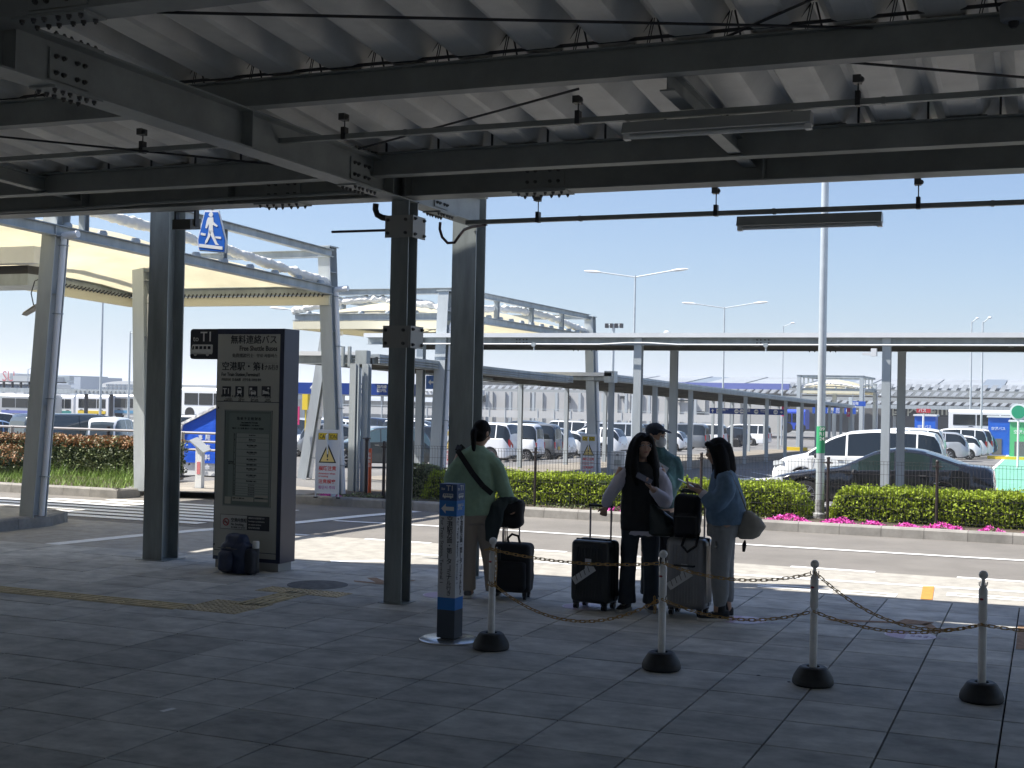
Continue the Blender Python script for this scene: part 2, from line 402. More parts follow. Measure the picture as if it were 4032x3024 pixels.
kerb('kerb',[(-34,18.15),(-15.1,18.45),(-14.95,18.9)],.15,.18,-.05,'pale kerb round the grass bed at the left beyond the crossing')
kerb('kerb',[(-15.1,18.95),(-15.9,20.6)],.15,.18,-.05,'short kerb turning back beside the slanting canopy leg')
kerb('kerb',[(-12.72,8),(-12.72,14.2),(-12.95,14.75),(-13.4,14.95),(-20,14.9)],.15,.2,-.05,'rounded nose of the near traffic island kerb at the left edge')
b=MB(); b.box(-22,-12.93,6,14.75,-.02,.145); o=b.build('traffic_island',m_bay); o['kind']='structure'
b=MB(); b.box(-12.2,12,19.58,21.7,-.05,.11); o=b.build('planting_strip',m_soil); o['kind']='structure'
b=MB(); b.add([(-40,18.3,.12),(-15.2,18.62,.12),(-15.9,20.6,.12),(-17.2,23.6,.06),(-40,23.6,.06)],[(0,1,2,3,4)]); o=b.build('grass_bed',m_soil); o['kind']='structure'
b=MB(); b.add([(-15.0,19.0,.10),(-12.3,19.6,.10),(-12.2,21.4,.08),(-16.3,23.6,.02),(-16.0,20.6,.08)],[(0,1,2,3,4)]); o=b.build('path',mat('pale path',(.30,.27,.23),.9,nz=(3,.3))); o['kind']='structure'
# lot markings
def lotmark(name,label,quads,m,dz=-.022):
    b=MB()
    for q in quads:
        (x0,y0),(x1,y1),w=q; d=Vector((x1-x0,y1-y0)); L=d.length; d/=L; s=Vector((-d.y,d.x))*w/2; k=max(1,int(L/2.5)); pts=[]
        for i in range(k+1):
            c=Vector((x0,y0))+d*(L*i/k)
            for sg in(-1,1): p=c+s*sg; pts.append((p.x,p.y,gz(p.x,p.y)+dz))
        b.add(pts,[(2*i,2*i+2,2*i+3,2*i+1) for i in range(k)])
    return tag(b.build(name,m),label,'road marking','painted car park markings')
lotmark('green_lane','pale green painted walking lane between the car rows at right',[((-1.35,31),(-2.1,125),1.5)],m_green,-.024)
lotmark('parking_line','white edge line along the green walking lane',[((-2.2,31),(-2.95,125),.16),((-.5,31),(-1.25,125),.14)],m_wline)
lotmark('parking_line','white bay lines beneath the cars of the right hand rows',[((-9.2,y),(-4.2,y),.12) for y in [33+2.6*i for i in range(30)]],m_wline)
lotmark('parking_line','white bay lines beneath the cars left of the covered walkway',[((-30,y),(-24.2,y),.14) for y in [57+2.5*i for i in range(18)]],m_wline)
lotmark('drive_line','white line curving along the aisle beside the covered walkway',[((-9.7,30),(-8.4,44),.16),((-7.6,27),(-7.3,31),.14)],m_wline)
lotmark('yellow_line','yellow guide line along the foot of the covered walkway',[((-13.9,33),(-13.6,90),.3)],mat('yellow paint',(.55,.42,.2),.7,nz=(8,.2)))
sheet('walkway_paving',0,0,[27.6,30,36,45,60,80,95],-.018,mat('walkway paving',(.24,.215,.18),.85,nz=(1.2,.2)),zf=gz,xs=[-15.8,-11.0])
# ---------------- the steel canopy overhead ----------------
can=thing('steel_canopy','dark steel bus stop canopy with ribbed metal roof over the pavement','canopy',(-5.4,10.6,0))
def column(x,y,H,B,z1,m=m_steelc,base=.3,parent=None,name='column',z0=0,plate=True):
    mb=MB(); mb.hsec((x,y,z0),(x,y,z1),H,B,.012,.016,(0,1,0))
    if plate: mb.box(x-B*.75,x+B*.75,y-H*.65,y+H*.65,z0,z0+.006)
    return mb.build(name,m,parent or can)
column(-5.475,10.585,.19,.175,3.66)
column(-5.66,12.42,.25,.27,4.9)
column(-9.21,12.02,.30,.26,4.9)
column(4.3,10.585,.19,.175,3.66); column(-16.5,10.585,.19,.175,3.66)
for x in (2.0,-20.5,8.5): column(x,12.3,.27,.26,4.9)
for x in (-13,-5.45,4.3): column(x,1.5,.19,.175,3.66) if x!=-5.45 else None

# girder along Y
gx=-5.49
def beam(p,q,H,B,name='beam',m=m_steel,parent=None): return MB().hsec(p,q,H,B,.009,.012).build(name,m,parent or can)
g1=beam((gx,-7.9,3.805),(gx,10.66,3.805),.29,.20,'girder')
beam((gx,10.7,3.805),(gx,12.28,3.805),.29,.20,'girder')
for xx in (-13,4.3): beam((xx,-7.9,3.805),(xx,12.3,3.805),.29,.20,'girder')
# beams along X
ob=beam((-40,10.53,3.82),(30,10.53,3.82),.28,.26)
beam((-40,10.0,3.89),(30,10.0,3.89),.20,.14)
beam((-40,7.96,4.05),(30,7.96,4.05),.20,.12)
b4=beam((-40,5.52,4.03),(30,5.52,4.03),.28,.20)
beam((-40,5.86,4.06),(30,5.86,4.06),.15,.07)
for y,z in ((3.5,4.25),(1.2,4.45),(-2,4.7),(-6,5.1)): beam((-40,y,z),(30,y,z),.2,.14)
# short cross pieces between outer beams, stiffeners
beam((-2.28,8.0,3.93),(-2.28,10.5,3.87),.14,.10,'cross_piece')
beam((-9.15,8.6,3.93),(-9.15,10.5,3.87),.14,.10,'cross_piece')
for y in (8.0,10.2,10.62,6.0-.35): MB().box(gx-.095,gx+.095,y-.006,y+.006,3.672,3.938).build('stiffener',m_steel,can)
for x in (-9.05,-7.3,-2.16,.9,-5.39,-5.59): MB().box(x-.006,x+.006,10.41,10.65,3.695,3.945).build('stiffener',m_steel,can)
# splice plates with bolts
_h=MB(); _h.lathe((0,0,0),[(.0165,0),(.0165,.003),(.0145,.003),(.0145,.016),(.008,.016),(.008,.026)],6); bolt=_h.mesh('bolt',[m_bolt])
def splice(beamo,c,axis,L,B,H,web=True,flange=True,side=1):
    """plates on web (facing +side) and below the bottom flange"""
    cx,cy,cz=c
    if web:
        b=MB(); rot=None
        if axis=='y': b.box(cx+side*.006,cx+side*.018,cy-L/2,cy+L/2,cz-H*.32,cz+H*.32)
        else: b.box(cx-L/2,cx+L/2,cy-side*.018,cy-side*.006,cz-H*.32,cz+H*.32)
        p=b.build('splice_plate',m_steel,beamo)
        for i in (-.36,-.17,.17,.36):
            for j in (-.17,.17):
                if axis=='y': inst('bolt',bolt,p,(cx+side*.018,cy+i*L,cz+j*H),(0,R_(90)*side,0))
                else: inst('bolt',bolt,p,(cx+i*L,cy-side*.018,cz+j*H),(R_(90)*side,0,0))
    for s in (-1,1):
        b=MB(); z=cz+s*(H/2+.006)
        if s==1 and not flange: continue
        if axis=='y': b.box(cx-B/2,cx+B/2,cy-L*.62,cy+L*.62,z-.006,z+.006)
        else: b.box(cx-L*.62,cx+L*.62,cy-B/2,cy+B/2,z-.006,z+.006)
        p=b.build('splice_plate',m_steel,beamo)
        for i in (-.5,-.3,-.12,.12,.3,.5):
            for j in (-.32,.32):
                a=(cx+j*B,cy+i*L*1.0) if axis=='y' else (cx+i*L*1.0,cy+j*B)
                inst('bolt',bolt,p,(a[0],a[1],z+s*.006),(0 if s==1 else R_(180),0,0))
for o_ in (g1,ob,b4): o_['_w']=1
splice(g1,(gx,6.17,3.805),'y',.34,.19,.29); splice(g1,(gx,9.75,3.805),'y',.34,.19,.29)
splice(g1,(gx,11.35,3.805),'y',.30,.19,.29)
splice(ob,(-6.75,10.53,3.82),'x',.40,.24,.28,flange=False); splice(ob,(-4.1,10.53,3.82),'x',.40,.24,.28,flange=False)
splice(b4,(-4.98,5.52,4.03),'x',.40,.18,.28,flange=False)
# ribbed deck
def dz(y): return 4.0+.08*(10-y)
def sheetdeck(x0,k,name='roof_sheet',kind=None,me=None):
    prof=[]
    for i in range(k):
        o=.5*i; prof+=[(o,0),(o+.19,0),(o+.225,.012),(o+.325,.165),(o+.365,.168),(o+.465,.012)]
    prof.append((.5*k,0)); b=MB(); ys=[-8,10.95]; nn=len(prof); v=[]
    for y in ys:
        for x,z in prof: v.append((x0+x,y,dz(y)+z))
        for x,z in prof: v.append((x0+x,y,dz(y)+z+.004))
    f=[]
    for i in range(nn-1):
        f.append((i,2*nn+i,2*nn+i+1,i+1)); f.append((nn+i,nn+i+1,3*nn+i+1,3*nn+i)); f.append((i,i+1,nn+i+1,nn+i)); f.append((2*nn+i,3*nn+i,3*nn+i+1,2*nn+i+1))
    b.add(v,f); return b
sm_=None
dl=sheetdeck(0,1).mesh('roof_sheet',[m_deck])
for i in range(29):
    x=-12.2+.5*i; inst('roof_sheet',dl,can,(x,0,0))
o=sheetdeck(-40.2,56).build('roof_sheet',m_deck,can); o['kind']='stuff'
o=sheetdeck(2.3,56).build('roof_sheet',m_deck,can); o['kind']='stuff'
# tight frames under the ribs
def tf(y,rod=False):
    b=MB(); z=dz(y)
    if rod: b.box(-.008,.008,y-.006,y+.006,z-.015,z+.165); b.bar((-.24,y,z+.004),(-.09,y,z+.0),.03,.006)
    else:
        b.bar((-.005,y,z+.162),(-.042,y,z-.02),.006,.004,(0,1,0)); b.bar((-.02,y,z+.162),(-.057,y,z-.02),.006,.004,(0,1,0)); b.bar((.012,y,z+.162),(.055,y,z-.02),.012,.005,(0,1,0))
        b.bar((-.16,y,z-.005),(-.028,y,z+.162),.028,.005,(0,1,0))
    return b.mesh('tight_frame',[m_dark])
t1=tf(7.96); t2=tf(9.98,True); t3=tf(5.52)
for i in range(26):
    x=-12.2+.5*i+.345
    if x<-1.2+2: inst('tight_frame',t2,can,(x,0,0))
    if -8.5<x<1: inst('tight_frame',t1,can,(x,0,0))
    if -6<x<.5: inst('tight_frame',t3,can,(x,0,0))
# tension rods and clamps under the deck
def rod(p,q,r=.009,name='tension_rod'): return MB().tube([p,q],r,8).build(name,m_dark,can,sm=True)
rod((gx+.1,9.55,3.95),(-2.9,8.05,3.93)); rod((-8.1,7.96,3.93),(-5.6,8.9,3.70)); rod((-4.6,5.86,3.98),(-1.0,7.9,4.12)); rod((-1.25,8.0,3.97),(1.5,9.9,3.95)); rod((-1.9,7.96,4.16),(1,5.6,4.3))
# handrail-like conduits under the beams, with hangers and lamps
def conduit(y,z,x0,x1,xh,zt,lamp,label,w=.045,h=.038):
    t=thing('cable_duct',label,'cable duct',(x1,y,z))
    MB().box(x0,x1,y-w/2,y+w/2,z,z+h).build('duct',m_steel,t); 
    for i,x in enumerate(xh):
        b=MB(); b.tube([(x,y,z+h),(x,y,zt)],.005,6); b.box(x-.016,x+.016,y-.03,y+.03,z-.004,z+.09); b.build('hanger',m_dark,t)
        b=MB(); b.box(x-.03,x+.02,y-.045,y+.03,zt-.05,zt); b.ball((x+.02,y-.02,zt-.03),.022,n=8,m=5); b.build('beam_clamp',m_bolt,t)
    for x in [x0+1.1+1.7*i for i in range(int((x1-x0)/1.7))]: MB().box(x-.012,x+.012,y-w/2-.003,y+w/2+.003,z-.005,z+h+.003).build('joint_sleeve',m_steel,t)
    tag(t,group=None)
    l=thing('strip_light',lamp[2],'strip light',(lamp[0],y,z))
    b=MB(); b.rings([[(x,y-.075,z-.10),(x,y-.045,z-.02),(x,y+.045,z-.02),(x,y+.075,z-.10)] for x in (lamp[0],lamp[1])]); b.build('housing',mat('lamp housing',(.40,.42,.42),.35,metal=.4),l)
    MB().tube([(lamp[0]+.04,y,z-.115),(lamp[1]-.04,y,z-.115)],.015,10).build('lamp_tube',mat('unlit tube',(.75,.76,.74),.3),l,sm=True)
    for x in (lamp[0]+.02,lamp[1]-.02): MB().box(x-.02,x+.02,y-.03,y+.03,z-.135,z-.095).build('lamp_socket',m_white,l)
conduit(8.5,3.80,-14,3,(-6.78,-4.92,-3.06,-1.16),3.99,(-2.72,-1.45,'fluorescent strip light hanging under the roof deck'),'steel cable duct hung beneath the ribbed roof deck')
conduit(10.75,3.455,-4.93,3,(-4.23,-2.62,-.985),3.69,(-2.43,-1.26,'strip light silhouetted against the sky below the outer duct'),'outer cable duct hung against the sky from the edge beam')
b=MB(); b.tube([(-14,10.36,3.70),(-9,10.36,3.705),(-8.2,10.36,3.725),(-5.7,10.36,3.73)],.018,8); b.build('conduit_pipe',m_steel,can,sm=True)
MB().tube([(-14,7.98,4.18),(-5.6,7.9,4.17),(3,7.85,4.19)],.012,6).build('cable',m_dark,can,sm=True)
# drain bend beside the column, cable loop, junction boxes, lever
w_=lambda u,v,y:at_y(u,v,y)
MB().tube([w_(812,440,10.55),w_(811,452,10.55),w_(815,464,10.55),w_(826,470,10.55),w_(843,473,10.55)],.028,10).build('drain_bend',m_dark,can,sm=True)
MB().tube([w_(951,480,11.2),w_(950,495,11.2),w_(955,512,11.2),w_(967,525,11.2),w_(982,524,11.2),w_(993,508,11.2),w_(1003,496,11.1),w_(1020,490,10.9),w_(1048,486,10.76)],.014,10).build('cable_loop',mat('dark red cable',(.05,.02,.025),.5),can,sm=True)
def jbox(z):
    b=MB(); b.box(-5.60,-5.335,10.44,10.455,z-.10,z+.10); b.box(-5.335,-5.32,10.445,10.70,z-.10,z+.10); b.build('clamp_plate',mat('plate grey',(.33,.33,.31),.5),can)
    for (x,zz) in ((-5.57,.06),(-5.57,-.06),(-5.39,.06),(-5.39,-.06)): inst('bolt',bolt,can,(x,10.44,z+zz),(R_(90),0,0))
    for (y,zz) in ((10.48,.07),(10.48,-.07),(10.66,.07),(10.66,-.07)): inst('bolt',bolt,can,(-5.32,y,z+zz),(0,R_(90),0))
jbox(w_(880,490,10.5).z); jbox(w_(880,728,10.5).z)
zz=w_(800,499,10.5).z
b=MB(); b.tube([w_(717,501,10.5),w_(845,497,10.5)],.012,8); b.build('barrier_rod',mat('dark maroon',(.05,.025,.03),.5),can,sm=True)
b=MB(); b.ball(w_(848,491,10.52),.05,.07,.09); b.build('rod_socket',mat('plate grey',(.33,.33,.31),.5),can,sm=True)
# floodlight on the left column
f=thing('floodlight','small dark floodlight clamped under the edge beam above the left column','floodlight',tuple(w_(402,470,10.9)))
c=w_(403,483,10.9); b=MB(); b.rings([[(c.x-.12,c.y+.1,c.z-.05),(c.x+.10,c.y+.1,c.z-.05),(c.x+.10,c.y+.1,c.z+.06),(c.x-.12,c.y+.1,c.z+.06)],[(c.x-.10,c.y-.1,c.z-.07),(c.x+.12,c.y-.1,c.z-.07),(c.x+.12,c.y-.1,c.z+.03),(c.x-.10,c.y-.1,c.z+.03)]]); b.build('housing',mat('floodlight body',(.06,.055,.045),.5),f)
b=MB(); b.box(c.x-.13,c.x-.11,c.y-.03,c.y+.03,c.z-.03,c.z+.12); b.box(c.x+.11,c.x+.13,c.y-.03,c.y+.03,c.z-.03,c.z+.12); b.box(c.x-.13,c.x+.13,c.y-.03,c.y+.03,c.z+.12,c.z+.135); b.build('bracket',m_dark,f)
for i in range(3): MB().tube([(c.x-.1+.06*i,c.y,c.z+.13),(c.x-.1+.06*i,c.y,c.z+.19)],.008,6).build('stud',m_bolt,f)
# speaker at top right
c=at_y(2190,30,7.8); f=thing('ceiling_sensor','small round grey fitting under the roof at the top right corner','sensor',tuple(c))
MB().lathe(tuple(c),[(.075,.05),(.078,.02),(.072,-.035),(.06,-.045)],16).build('housing',mat('sensor grey',(.22,.23,.24),.6),f,sm=True)
MB().lathe((c.x,c.y,c.z-.045),[(.03,0),(.028,-.02),(.015,-.035)],12).build('sensor_dome',m_black,f,sm=True)
# taller canopy strip outside, and the building behind the camera
up=thing('upper_canopy','taller canopy roof strip over the kerb, its edge slanted to place the road shadow','canopy',(0,12.4,4.9))

UPE=12.34  # out of view; edge position and slant chosen for where its shadow falls
v=[(x,y+.07*max(-16,min(x,6)),z) for z in (5.0,5.12) for (x,y) in ((-40,11.0),(-16,11.0),(6,11.0),(30,11.0),(-40,UPE),(-16,UPE),(6,UPE),(30,UPE))]
b=MB(); f_=[]
for i in range(3): f_+=[(i,i+1,4+i+1,4+i),(8+i,8+4+i,8+4+i+1,8+i+1),(i,8+i,8+i+1,i+1),(4+i,4+i+1,12+i+1,12+i)]
f_+=[(0,4,12,8),(3,11,15,7)]; b.add(v,f_); b.build('roof_edge',m_deck,up)
wb=thing('terminal_wall','concrete terminal wall behind the viewer under the canopy','wall',(0,-11,0))
MB().box(-60,30,-12.6,-12,0,6.2).build('wall_panel',mat('wall grey',(.3,.3,.3),.8,nz=(1,.1)),wb)
# ---------------- bus stop furniture ----------------
m_navy=mat('navy frame',(.022,.03,.065),.4)
m_panel=mat('pale sign panel',(.46,.46,.41),.5)
m_ink=mat('black print',(.012,.013,.018),.6)
m_ink2=mat('grey print',(.14,.14,.13),.6)
m_wprint=mat('white print',(.72,.72,.68),.5)
m_icon=mat('icon black',(.02,.022,.03),.5)
m_bl1=mat('dark blue print',(.02,.07,.20),.45)
m_bl2=mat('bright blue print',(.015,.17,.50),.45)
m_red=mat('red print',(.45,.04,.05),.5)
KX0,KX1,KY0,KY1,KH=-8.31,-7.465,11.74,12.03,2.57
k=thing('information_pillar','tall free shuttle bus information pillar with timetable behind glass','information sign',(-7.9,11.9,0))
MB().box(KX0,KX1,KY0,KY1,.09,KH).build('cabinet',m_navy,k)
MB().box(KX0+.02,KX1-.03,KY0+.02,KY1-.02,0,.09).build('plinth',mat('pale plinth',(.35,.35,.33),.5),k)
yF=KY0-.006; PX0,PX1=KX0+.012,KX1-.052
def fz(v): return at_y(530,v,KY0).z
zt,zs,zb=fz(722),fz(868),fz(1192)
MB().box(PX0,PX1,yF,KY0+.001,zs+.004,zt).build('header_panel',m_panel,k)
MB().box(PX0,PX1,yF,KY0+.001,zb+.004,zs-.004).build('door_panel',m_panel,k)
MB().box(PX0,PX1,yF,KY0+.001,.13,zb-.004).build('base_panel',m_panel,k)
def ktext(s,size,u,v,align='LEFT',m=m_ink,bold=.0,fit=None,y=yF-.002,sp=1):
    p=at_y(u,v,KY0); return text(s,size,m,k,(p.x,y,p.z),bold=bold,align=align,fit=fit,sp=sp)
ktext('無料連絡バス',.098,600,741,'RIGHT',bold=.007)
ktext('Free Shuttle Buses',.077,600,758,'RIGHT',bold=.008,fit=.47)
ktext('免费摆渡巴士   무료 셔틀버스',.045,600,772,'RIGHT',m_ink2,bold=.012)
MB().box(PX0+.03,PX1-.03,yF-.001,yF+.002,fz(784)-.001,fz(784)+.001).build('panel_rule',m_ink2,k)
ktext('空港駅・第1',.098,480,798,bold=.007); ktext('ターミナル行き',.062,549,798,bold=.006,fit=.30)
ktext('For Train Station,Terminal1',.055,479,812,bold=.008,fit=.48)
ktext('开往机场站  第1航站楼   공항역·제1 터미널 방면',.033,479,822,'LEFT',m_ink2,fit=.50,bold=.01)
def icon(u,kind):
    a=at_y(u,856,KY0); s_=.108; x,z=a.x,a.z; b=MB(); b.box(x,x+s_,yF-.003,yF,z,z+s_); ic=b.build('pictogram',m_icon,k)
    w=MB(); Y1,Y2=yF-.0045,yF-.003
    def r(x0,x1,z0,z1): w.box(x+x0*s_,x+x1*s_,Y1,Y2,z+z0*s_,z+z1*s_)
    def pr(pts): w.prism([(p*s_,q*s_) for p,q in pts],(x,Y2,z),(1,0,0),(0,0,1),(0,-.0015,0))
    if kind=='T1': text('T1',.085,m_wprint,ic,(x+.5*s_,Y1,z+.26*s_),bold=.012,align='CENTER')
    if kind=='train': pr([(.28,.3),(.72,.3),(.76,.45),(.72,.82),(.6,.9),(.4,.9),(.28,.82),(.24,.45)]); pr([(.2,.1),(.28,.1),(.42,.28),(.34,.28)]); pr([(.8,.1),(.72,.1),(.58,.28),(.66,.28)])
    if kind=='car': r(.14,.2,.2,.85); r(.2,.42,.62,.85); pr([(.3,.2),(.86,.2),(.88,.4),(.78,.55),(.4,.55),(.28,.4)]); r(.33,.42,.12,.2); r(.74,.83,.12,.2)
    if kind=='bed': r(.12,.17,.12,.62); r(.12,.88,.24,.32); r(.83,.88,.12,.36); pr([(.18,.36),(.82,.34),(.82,.44),(.4,.5),(.18,.5)]); w.ball((x+.27*s_,Y2,z+.56*s_),.07*s_,n=8,m=5); pr([(.62,.72),(.9,.72),(.84,.88),(.7,.88)]); r(.755,.775,.5,.72)
    if w.v: w.build('symbol',m_wprint,ic)
    if kind=='train': MB().box(x+.3*s_,x+.7*s_,Y1-.001,Y1,z+.58*s_,z+.76*s_).build('symbol',m_icon,ic)
    if kind=='car': MB().box(x+.42*s_,x+.74*s_,Y1-.001,Y1,z+.42*s_,z+.5*s_).build('symbol',m_icon,ic); 
for u_,kd,t_ in ((481,'T1','第1ターミナル'),(509,'train','鉄道'),(537.5,'car','レンタカー'),(566,'bed','ホテル')):
    icon(u_,kd); c_=at_y(u_+12,856,KY0).x-.0; 
    text(t_,.030,m_ink,k,(c_+.008,yF-.002,fz(855)-.018),align='CENTER',bold=.006)
for u_,a_,b_ in ((481,'Terminal1','航站楼 터미널'),(509,'Railways','铁路 철도'),(537.5,'Rent a car','租车 렌터카'),(566,'Hotel','酒店 호텔')):
    c_=at_y(u_+12,856,KY0).x+.008; text(a_,.022,m_ink2,k,(c_,yF-.002,fz(855)-.042),align='CENTER'); text(b_,.019,m_ink2,k,(c_,yF-.002,fz(855)-.062),align='CENTER')
# glazed timetable
gx0,gx1=at_y(486,1000,KY0).x,at_y(585,1000,KY0).x; gz0,gz1=fz(1092),fz(888)
d=MB(); d.box(gx0,gx1,yF-.002,yF+.001,gz0,gz1); d.build('display_window',mat('display back',(.17,.21,.185),.35),k)
for (a,b_,c_,e) in ((gx0-.012,gx0,gz0-.012,gz1+.012),(gx1,gx1+.012,gz0-.012,gz1+.012),(gx0,gx1,gz0-.012,gz0),(gx0,gx1,gz1,gz1+.012)): MB().box(a,b_,yF-.010,yF,c_,e).build('window_frame',mat('window frame',(.28,.30,.28),.45),k)
tx0=gx0+.115; tx1=gx1-.02; m_pap=mat('timetable paper',(.36,.39,.36),.6)
MB().box(gx0+.05,gx1-.012,yF-.004,yF-.002,fz(1076),fz(893)).build('timetable',mat('timetable sheet',(.22,.27,.24),.6),k)
text('発車予定時刻表',.036,m_ink,k,((gx0+gx1)/2+.01,yF-.006,fz(907)),align='CENTER',bold=.008,sp=1.5)
text('Free Shuttle Bus Timetable',.019,m_ink,k,((gx0+gx1)/2+.02,yF-.006,fz(914)),align='CENTER',bold=.01)
text('关西机场接驳巴士   무료 셔틀버스',.017,m_ink,k,((gx0+gx1)/2+.02,yF-.006,fz(920)),align='CENTER',bold=.01)
text('第2ターミナル発  第1ターミナル行き 時刻表',.020,m_ink,k,((gx0+gx1)/2+.0,yF-.006,fz(927)),align='CENTER',bold=.008)
rows=[(936,944),(945,955),(956,970),(971,985),(986,1000),(1001,1006),(1007,1020),(1021,1034),(1035,1043),(1044,1050),(1051,1055),(1056,1060),(1061,1065),(1066,1070)]
hr=5
for i,(a,b_) in enumerate(rows):
    za,zc=fz(a),fz(b_); MB().box(tx0+.03,tx1,yF-.0055,yF-.0035,zc,za-.002).build('timetable_row',m_pap,k)
    text(str(hr+i),.017,m_ink,k,(tx0+.005,yF-.006,(za+zc)/2-.006)); 
    rr_=random.Random(i)
    text(' '.join('%02d'%x for x in sorted(rr_.sample(range(0,60),4))) if i<2 or i>8 else '約%d分間隔で運行'%rr_.choice((5,7,8)),.017,m_ink,k,((tx0+tx1)/2+.01,yF-.007,(za+zc)/2+(.0 if b_-a>9 else -.006)),align='CENTER',bold=.008)
    if b_-a>9: text('Every %d minutes'%rr_.choice((5,7,8)),.013,m_ink2,k,((tx0+tx1)/2+.01,yF-.007,(za+zc)/2-.014),align='CENTER')
MB().box(tx0+.025,tx0+.028,yF-.007,yF-.0035,fz(1070),fz(936)).build('table_rule',m_ink2,k); MB().box(tx0,tx0+.003,yF-.007,yF-.0035,fz(1070),fz(936)).build('table_rule',m_ink2,k)
text('所要時間\n約7~9分',.018,m_ink,k,(gx0+.085,yF-.006,fz(1000)),align='CENTER',bold=.008)
nt_=mat('pinned note',(.46,.45,.38),.6)
for (a,b_,c_,e) in ((487,500,1072,1088),(551,580,1070,1076),(551,580,1078,1085),(503,549,1072,1084)):
    p=at_y(a,c_,KY0);q=at_y(b_,e,KY0); MB().box(p.x,q.x,yF-.008,yF-.004,q.z,p.z).build('note',nt_,k)
text('始発 5:10  最終 0:30',.017,m_ink,k,(at_y(504,1079,KY0).x,yF-.009,fz(1078)),bold=.008); text('所要時間 約8分',.015,m_ink,k,(at_y(553,1075,KY0).x,yF-.009,fz(1075.5)),bold=.008)
# no smoking plate
a=at_y(478,1110,KY0);c_=at_y(534,1142,KY0); MB().box(a.x,c_.x,yF-.004,yF,c_.z-.01,a.z-.004).build('notice_plate',mat('notice white',(.55,.55,.52),.5),k)
MB().box(a.x-.006,c_.x+.006,yF-.002,yF,c_.z-.016,a.z+.002).build('notice_border',m_ink2,k)
a2=at_y(535,1112,KY0);c2=at_y(582,1145,KY0); MB().box(c_.x+.004,c2.x,yF-.004,yF,c_.z-.014,a.z).build('notice_plate',m_icon,k,label='dark notice plate with white small print')
cc=at_y(489.5,1127,KY0); ring=MB(); n=24
ring.tube([(cc.x+.036*math.cos(t*2*math.pi/n),yF-.006,cc.z+.036*math.sin(t*2*math.pi/n)) for t in range(n)],.005,6,closed=True); ring.bar((cc.x-.026,yF-.007,cc.z+.026),(cc.x+.026,yF-.007,cc.z-.026),.002,.009); ring.build('prohibition_ring',m_red,k)
MB().box(cc.x-.024,cc.x+.02,yF-.006,yF-.004,cc.z-.006,cc.z+.003).build('cigarette_symbol',m_ink,k)
ktext('空港内禁煙',.048,500,1126,bold=.008,y=yF-.006,fit=.20); ktext('No Smoking',.036,500,1134,y=yF-.006,bold=.01,fit=.16); ktext('禁止吸烟 금연 입니다',.022,500,1140,y=yF-.006,fit=.18)
for i,t_ in enumerate(('施設内は全面禁煙です','Smoking is prohibited in','the airport facilities','机场内禁止吸烟')): ktext(t_,.020,538,1120+7*i,m=m_wprint,y=yF-.006,fit=.20 if i<2 else None)
MB().box(PX0+.004,PX0+.014,yF-.006,yF,fz(1180)-.012,fz(1180)+.012).build('door_lock',m_dark,k); MB().box(PX0+.02,PX0+.03,yF-.006,yF,fz(884),fz(880)).build('door_hinge',m_dark,k)
# flag sign "to T1"
fl=MB(); x0,x1=at_y(416,740,11.9).x,KX0+.002; z0,z1=at_y(440,776,11.9).z,at_y(440,711,11.9).z; r=.035
pts=[(x1,z0),(x1,z1)]+[(x0+r-r*math.sin(t*math.pi/8),z1-r+r*math.cos(t*math.pi/8)) for t in range(5)]+[(x0+r-r*math.cos(t*math.pi/8),z0+r-r*math.sin(t*math.pi/8)) for t in range(5)]
fl.prism([(x,z) for x,z in pts],(0,11.86,0),(1,0,0),(0,0,1),(0,.06,0)); flo=fl.build('flag_sign',m_icon,k)
text('to',.085,m_wprint,k,(x0+.04,11.855,z1-.135),bold=.008); text('T1',.15,m_wprint,k,(x0+.135,11.855,z1-.135),bold=.01)
def bus_icon(parent,x,z,w,y,m=m_wprint,dark=m_icon,dy=-.002,name='bus_symbol'):
    b=MB(); h=w*.42
    b.prism([(0,h*.12),(w*.97,h*.12),(w,h*.3),(w,h*.95),(w*.96,h),(w*.10,h),(w*.05,h*.92),(0,h*.4)],(x,y,z),(1,0,0),(0,0,1),(0,dy,0))
    for c in (.2,.76): b.prism([(w*(c+.075*math.cos(t*math.pi/5)),h*.12+w*.075*math.sin(t*math.pi/5)) for t in range(10)],(x,y,z),(1,0,0),(0,0,1),(0,dy,0))
    b.build(name,m,parent)
    b=MB(); 
    for i in range(4): b.box(x+w*(.2+.19*i),x+w*(.33+.19*i),y+dy*1.6,y+dy,z+h*.58,z+h*.86)
    b.prism([(w*.05,h*.55),(w*.13,h*.55),(w*.15,h*.86),(w*.09,h*.86)],(x,y+dy,z),(1,0,0),(0,0,1),(0,dy*.6,0))
    b.build('bus_windows',dark,parent)
bus_icon(k,x0+.012,z0+.04,.285,11.86)

# direction pillar in front (square post on a steel disc)
p4=thing('direction_pillar','square blue and white post reading to T1 with a left arrow beside the first chain stand','direction sign',(-4.262,9.134,0))
hw=.074; cx,cy=-4.262,9.134
def seg(z0,z1,m,name): return MB().box(cx-hw,cx+hw,cy-hw,cy+hw,z0,z1).build(name,m,p4)
seg(.03,.245,mat('pillar slate',(.045,.058,.075),.45),'pillar_base'); seg(.245,.34,m_bl2,'blue_band'); seg(.34,.965,mat('pillar white',(.56,.56,.56),.45),'pillar_body'); seg(.965,1.085,m_bl2,'blue_band'); seg(1.085,1.213,m_bl1,'pillar_head')
b=MB(); b.lathe((cx,cy,0),[(.235,0),(.235,.012),(.22,.02),(.03,.022)],40); b.build('base_disc',mat('polished steel',(.62,.62,.6),.25,metal=.8),p4,sm=True,ang=30)
MB().box(cx-.05,cx+.05,cy-.05,cy+.05,.018,.031).build('socket',m_black,p4)
yf=cy-hw-.001; xr=cx+hw+.001
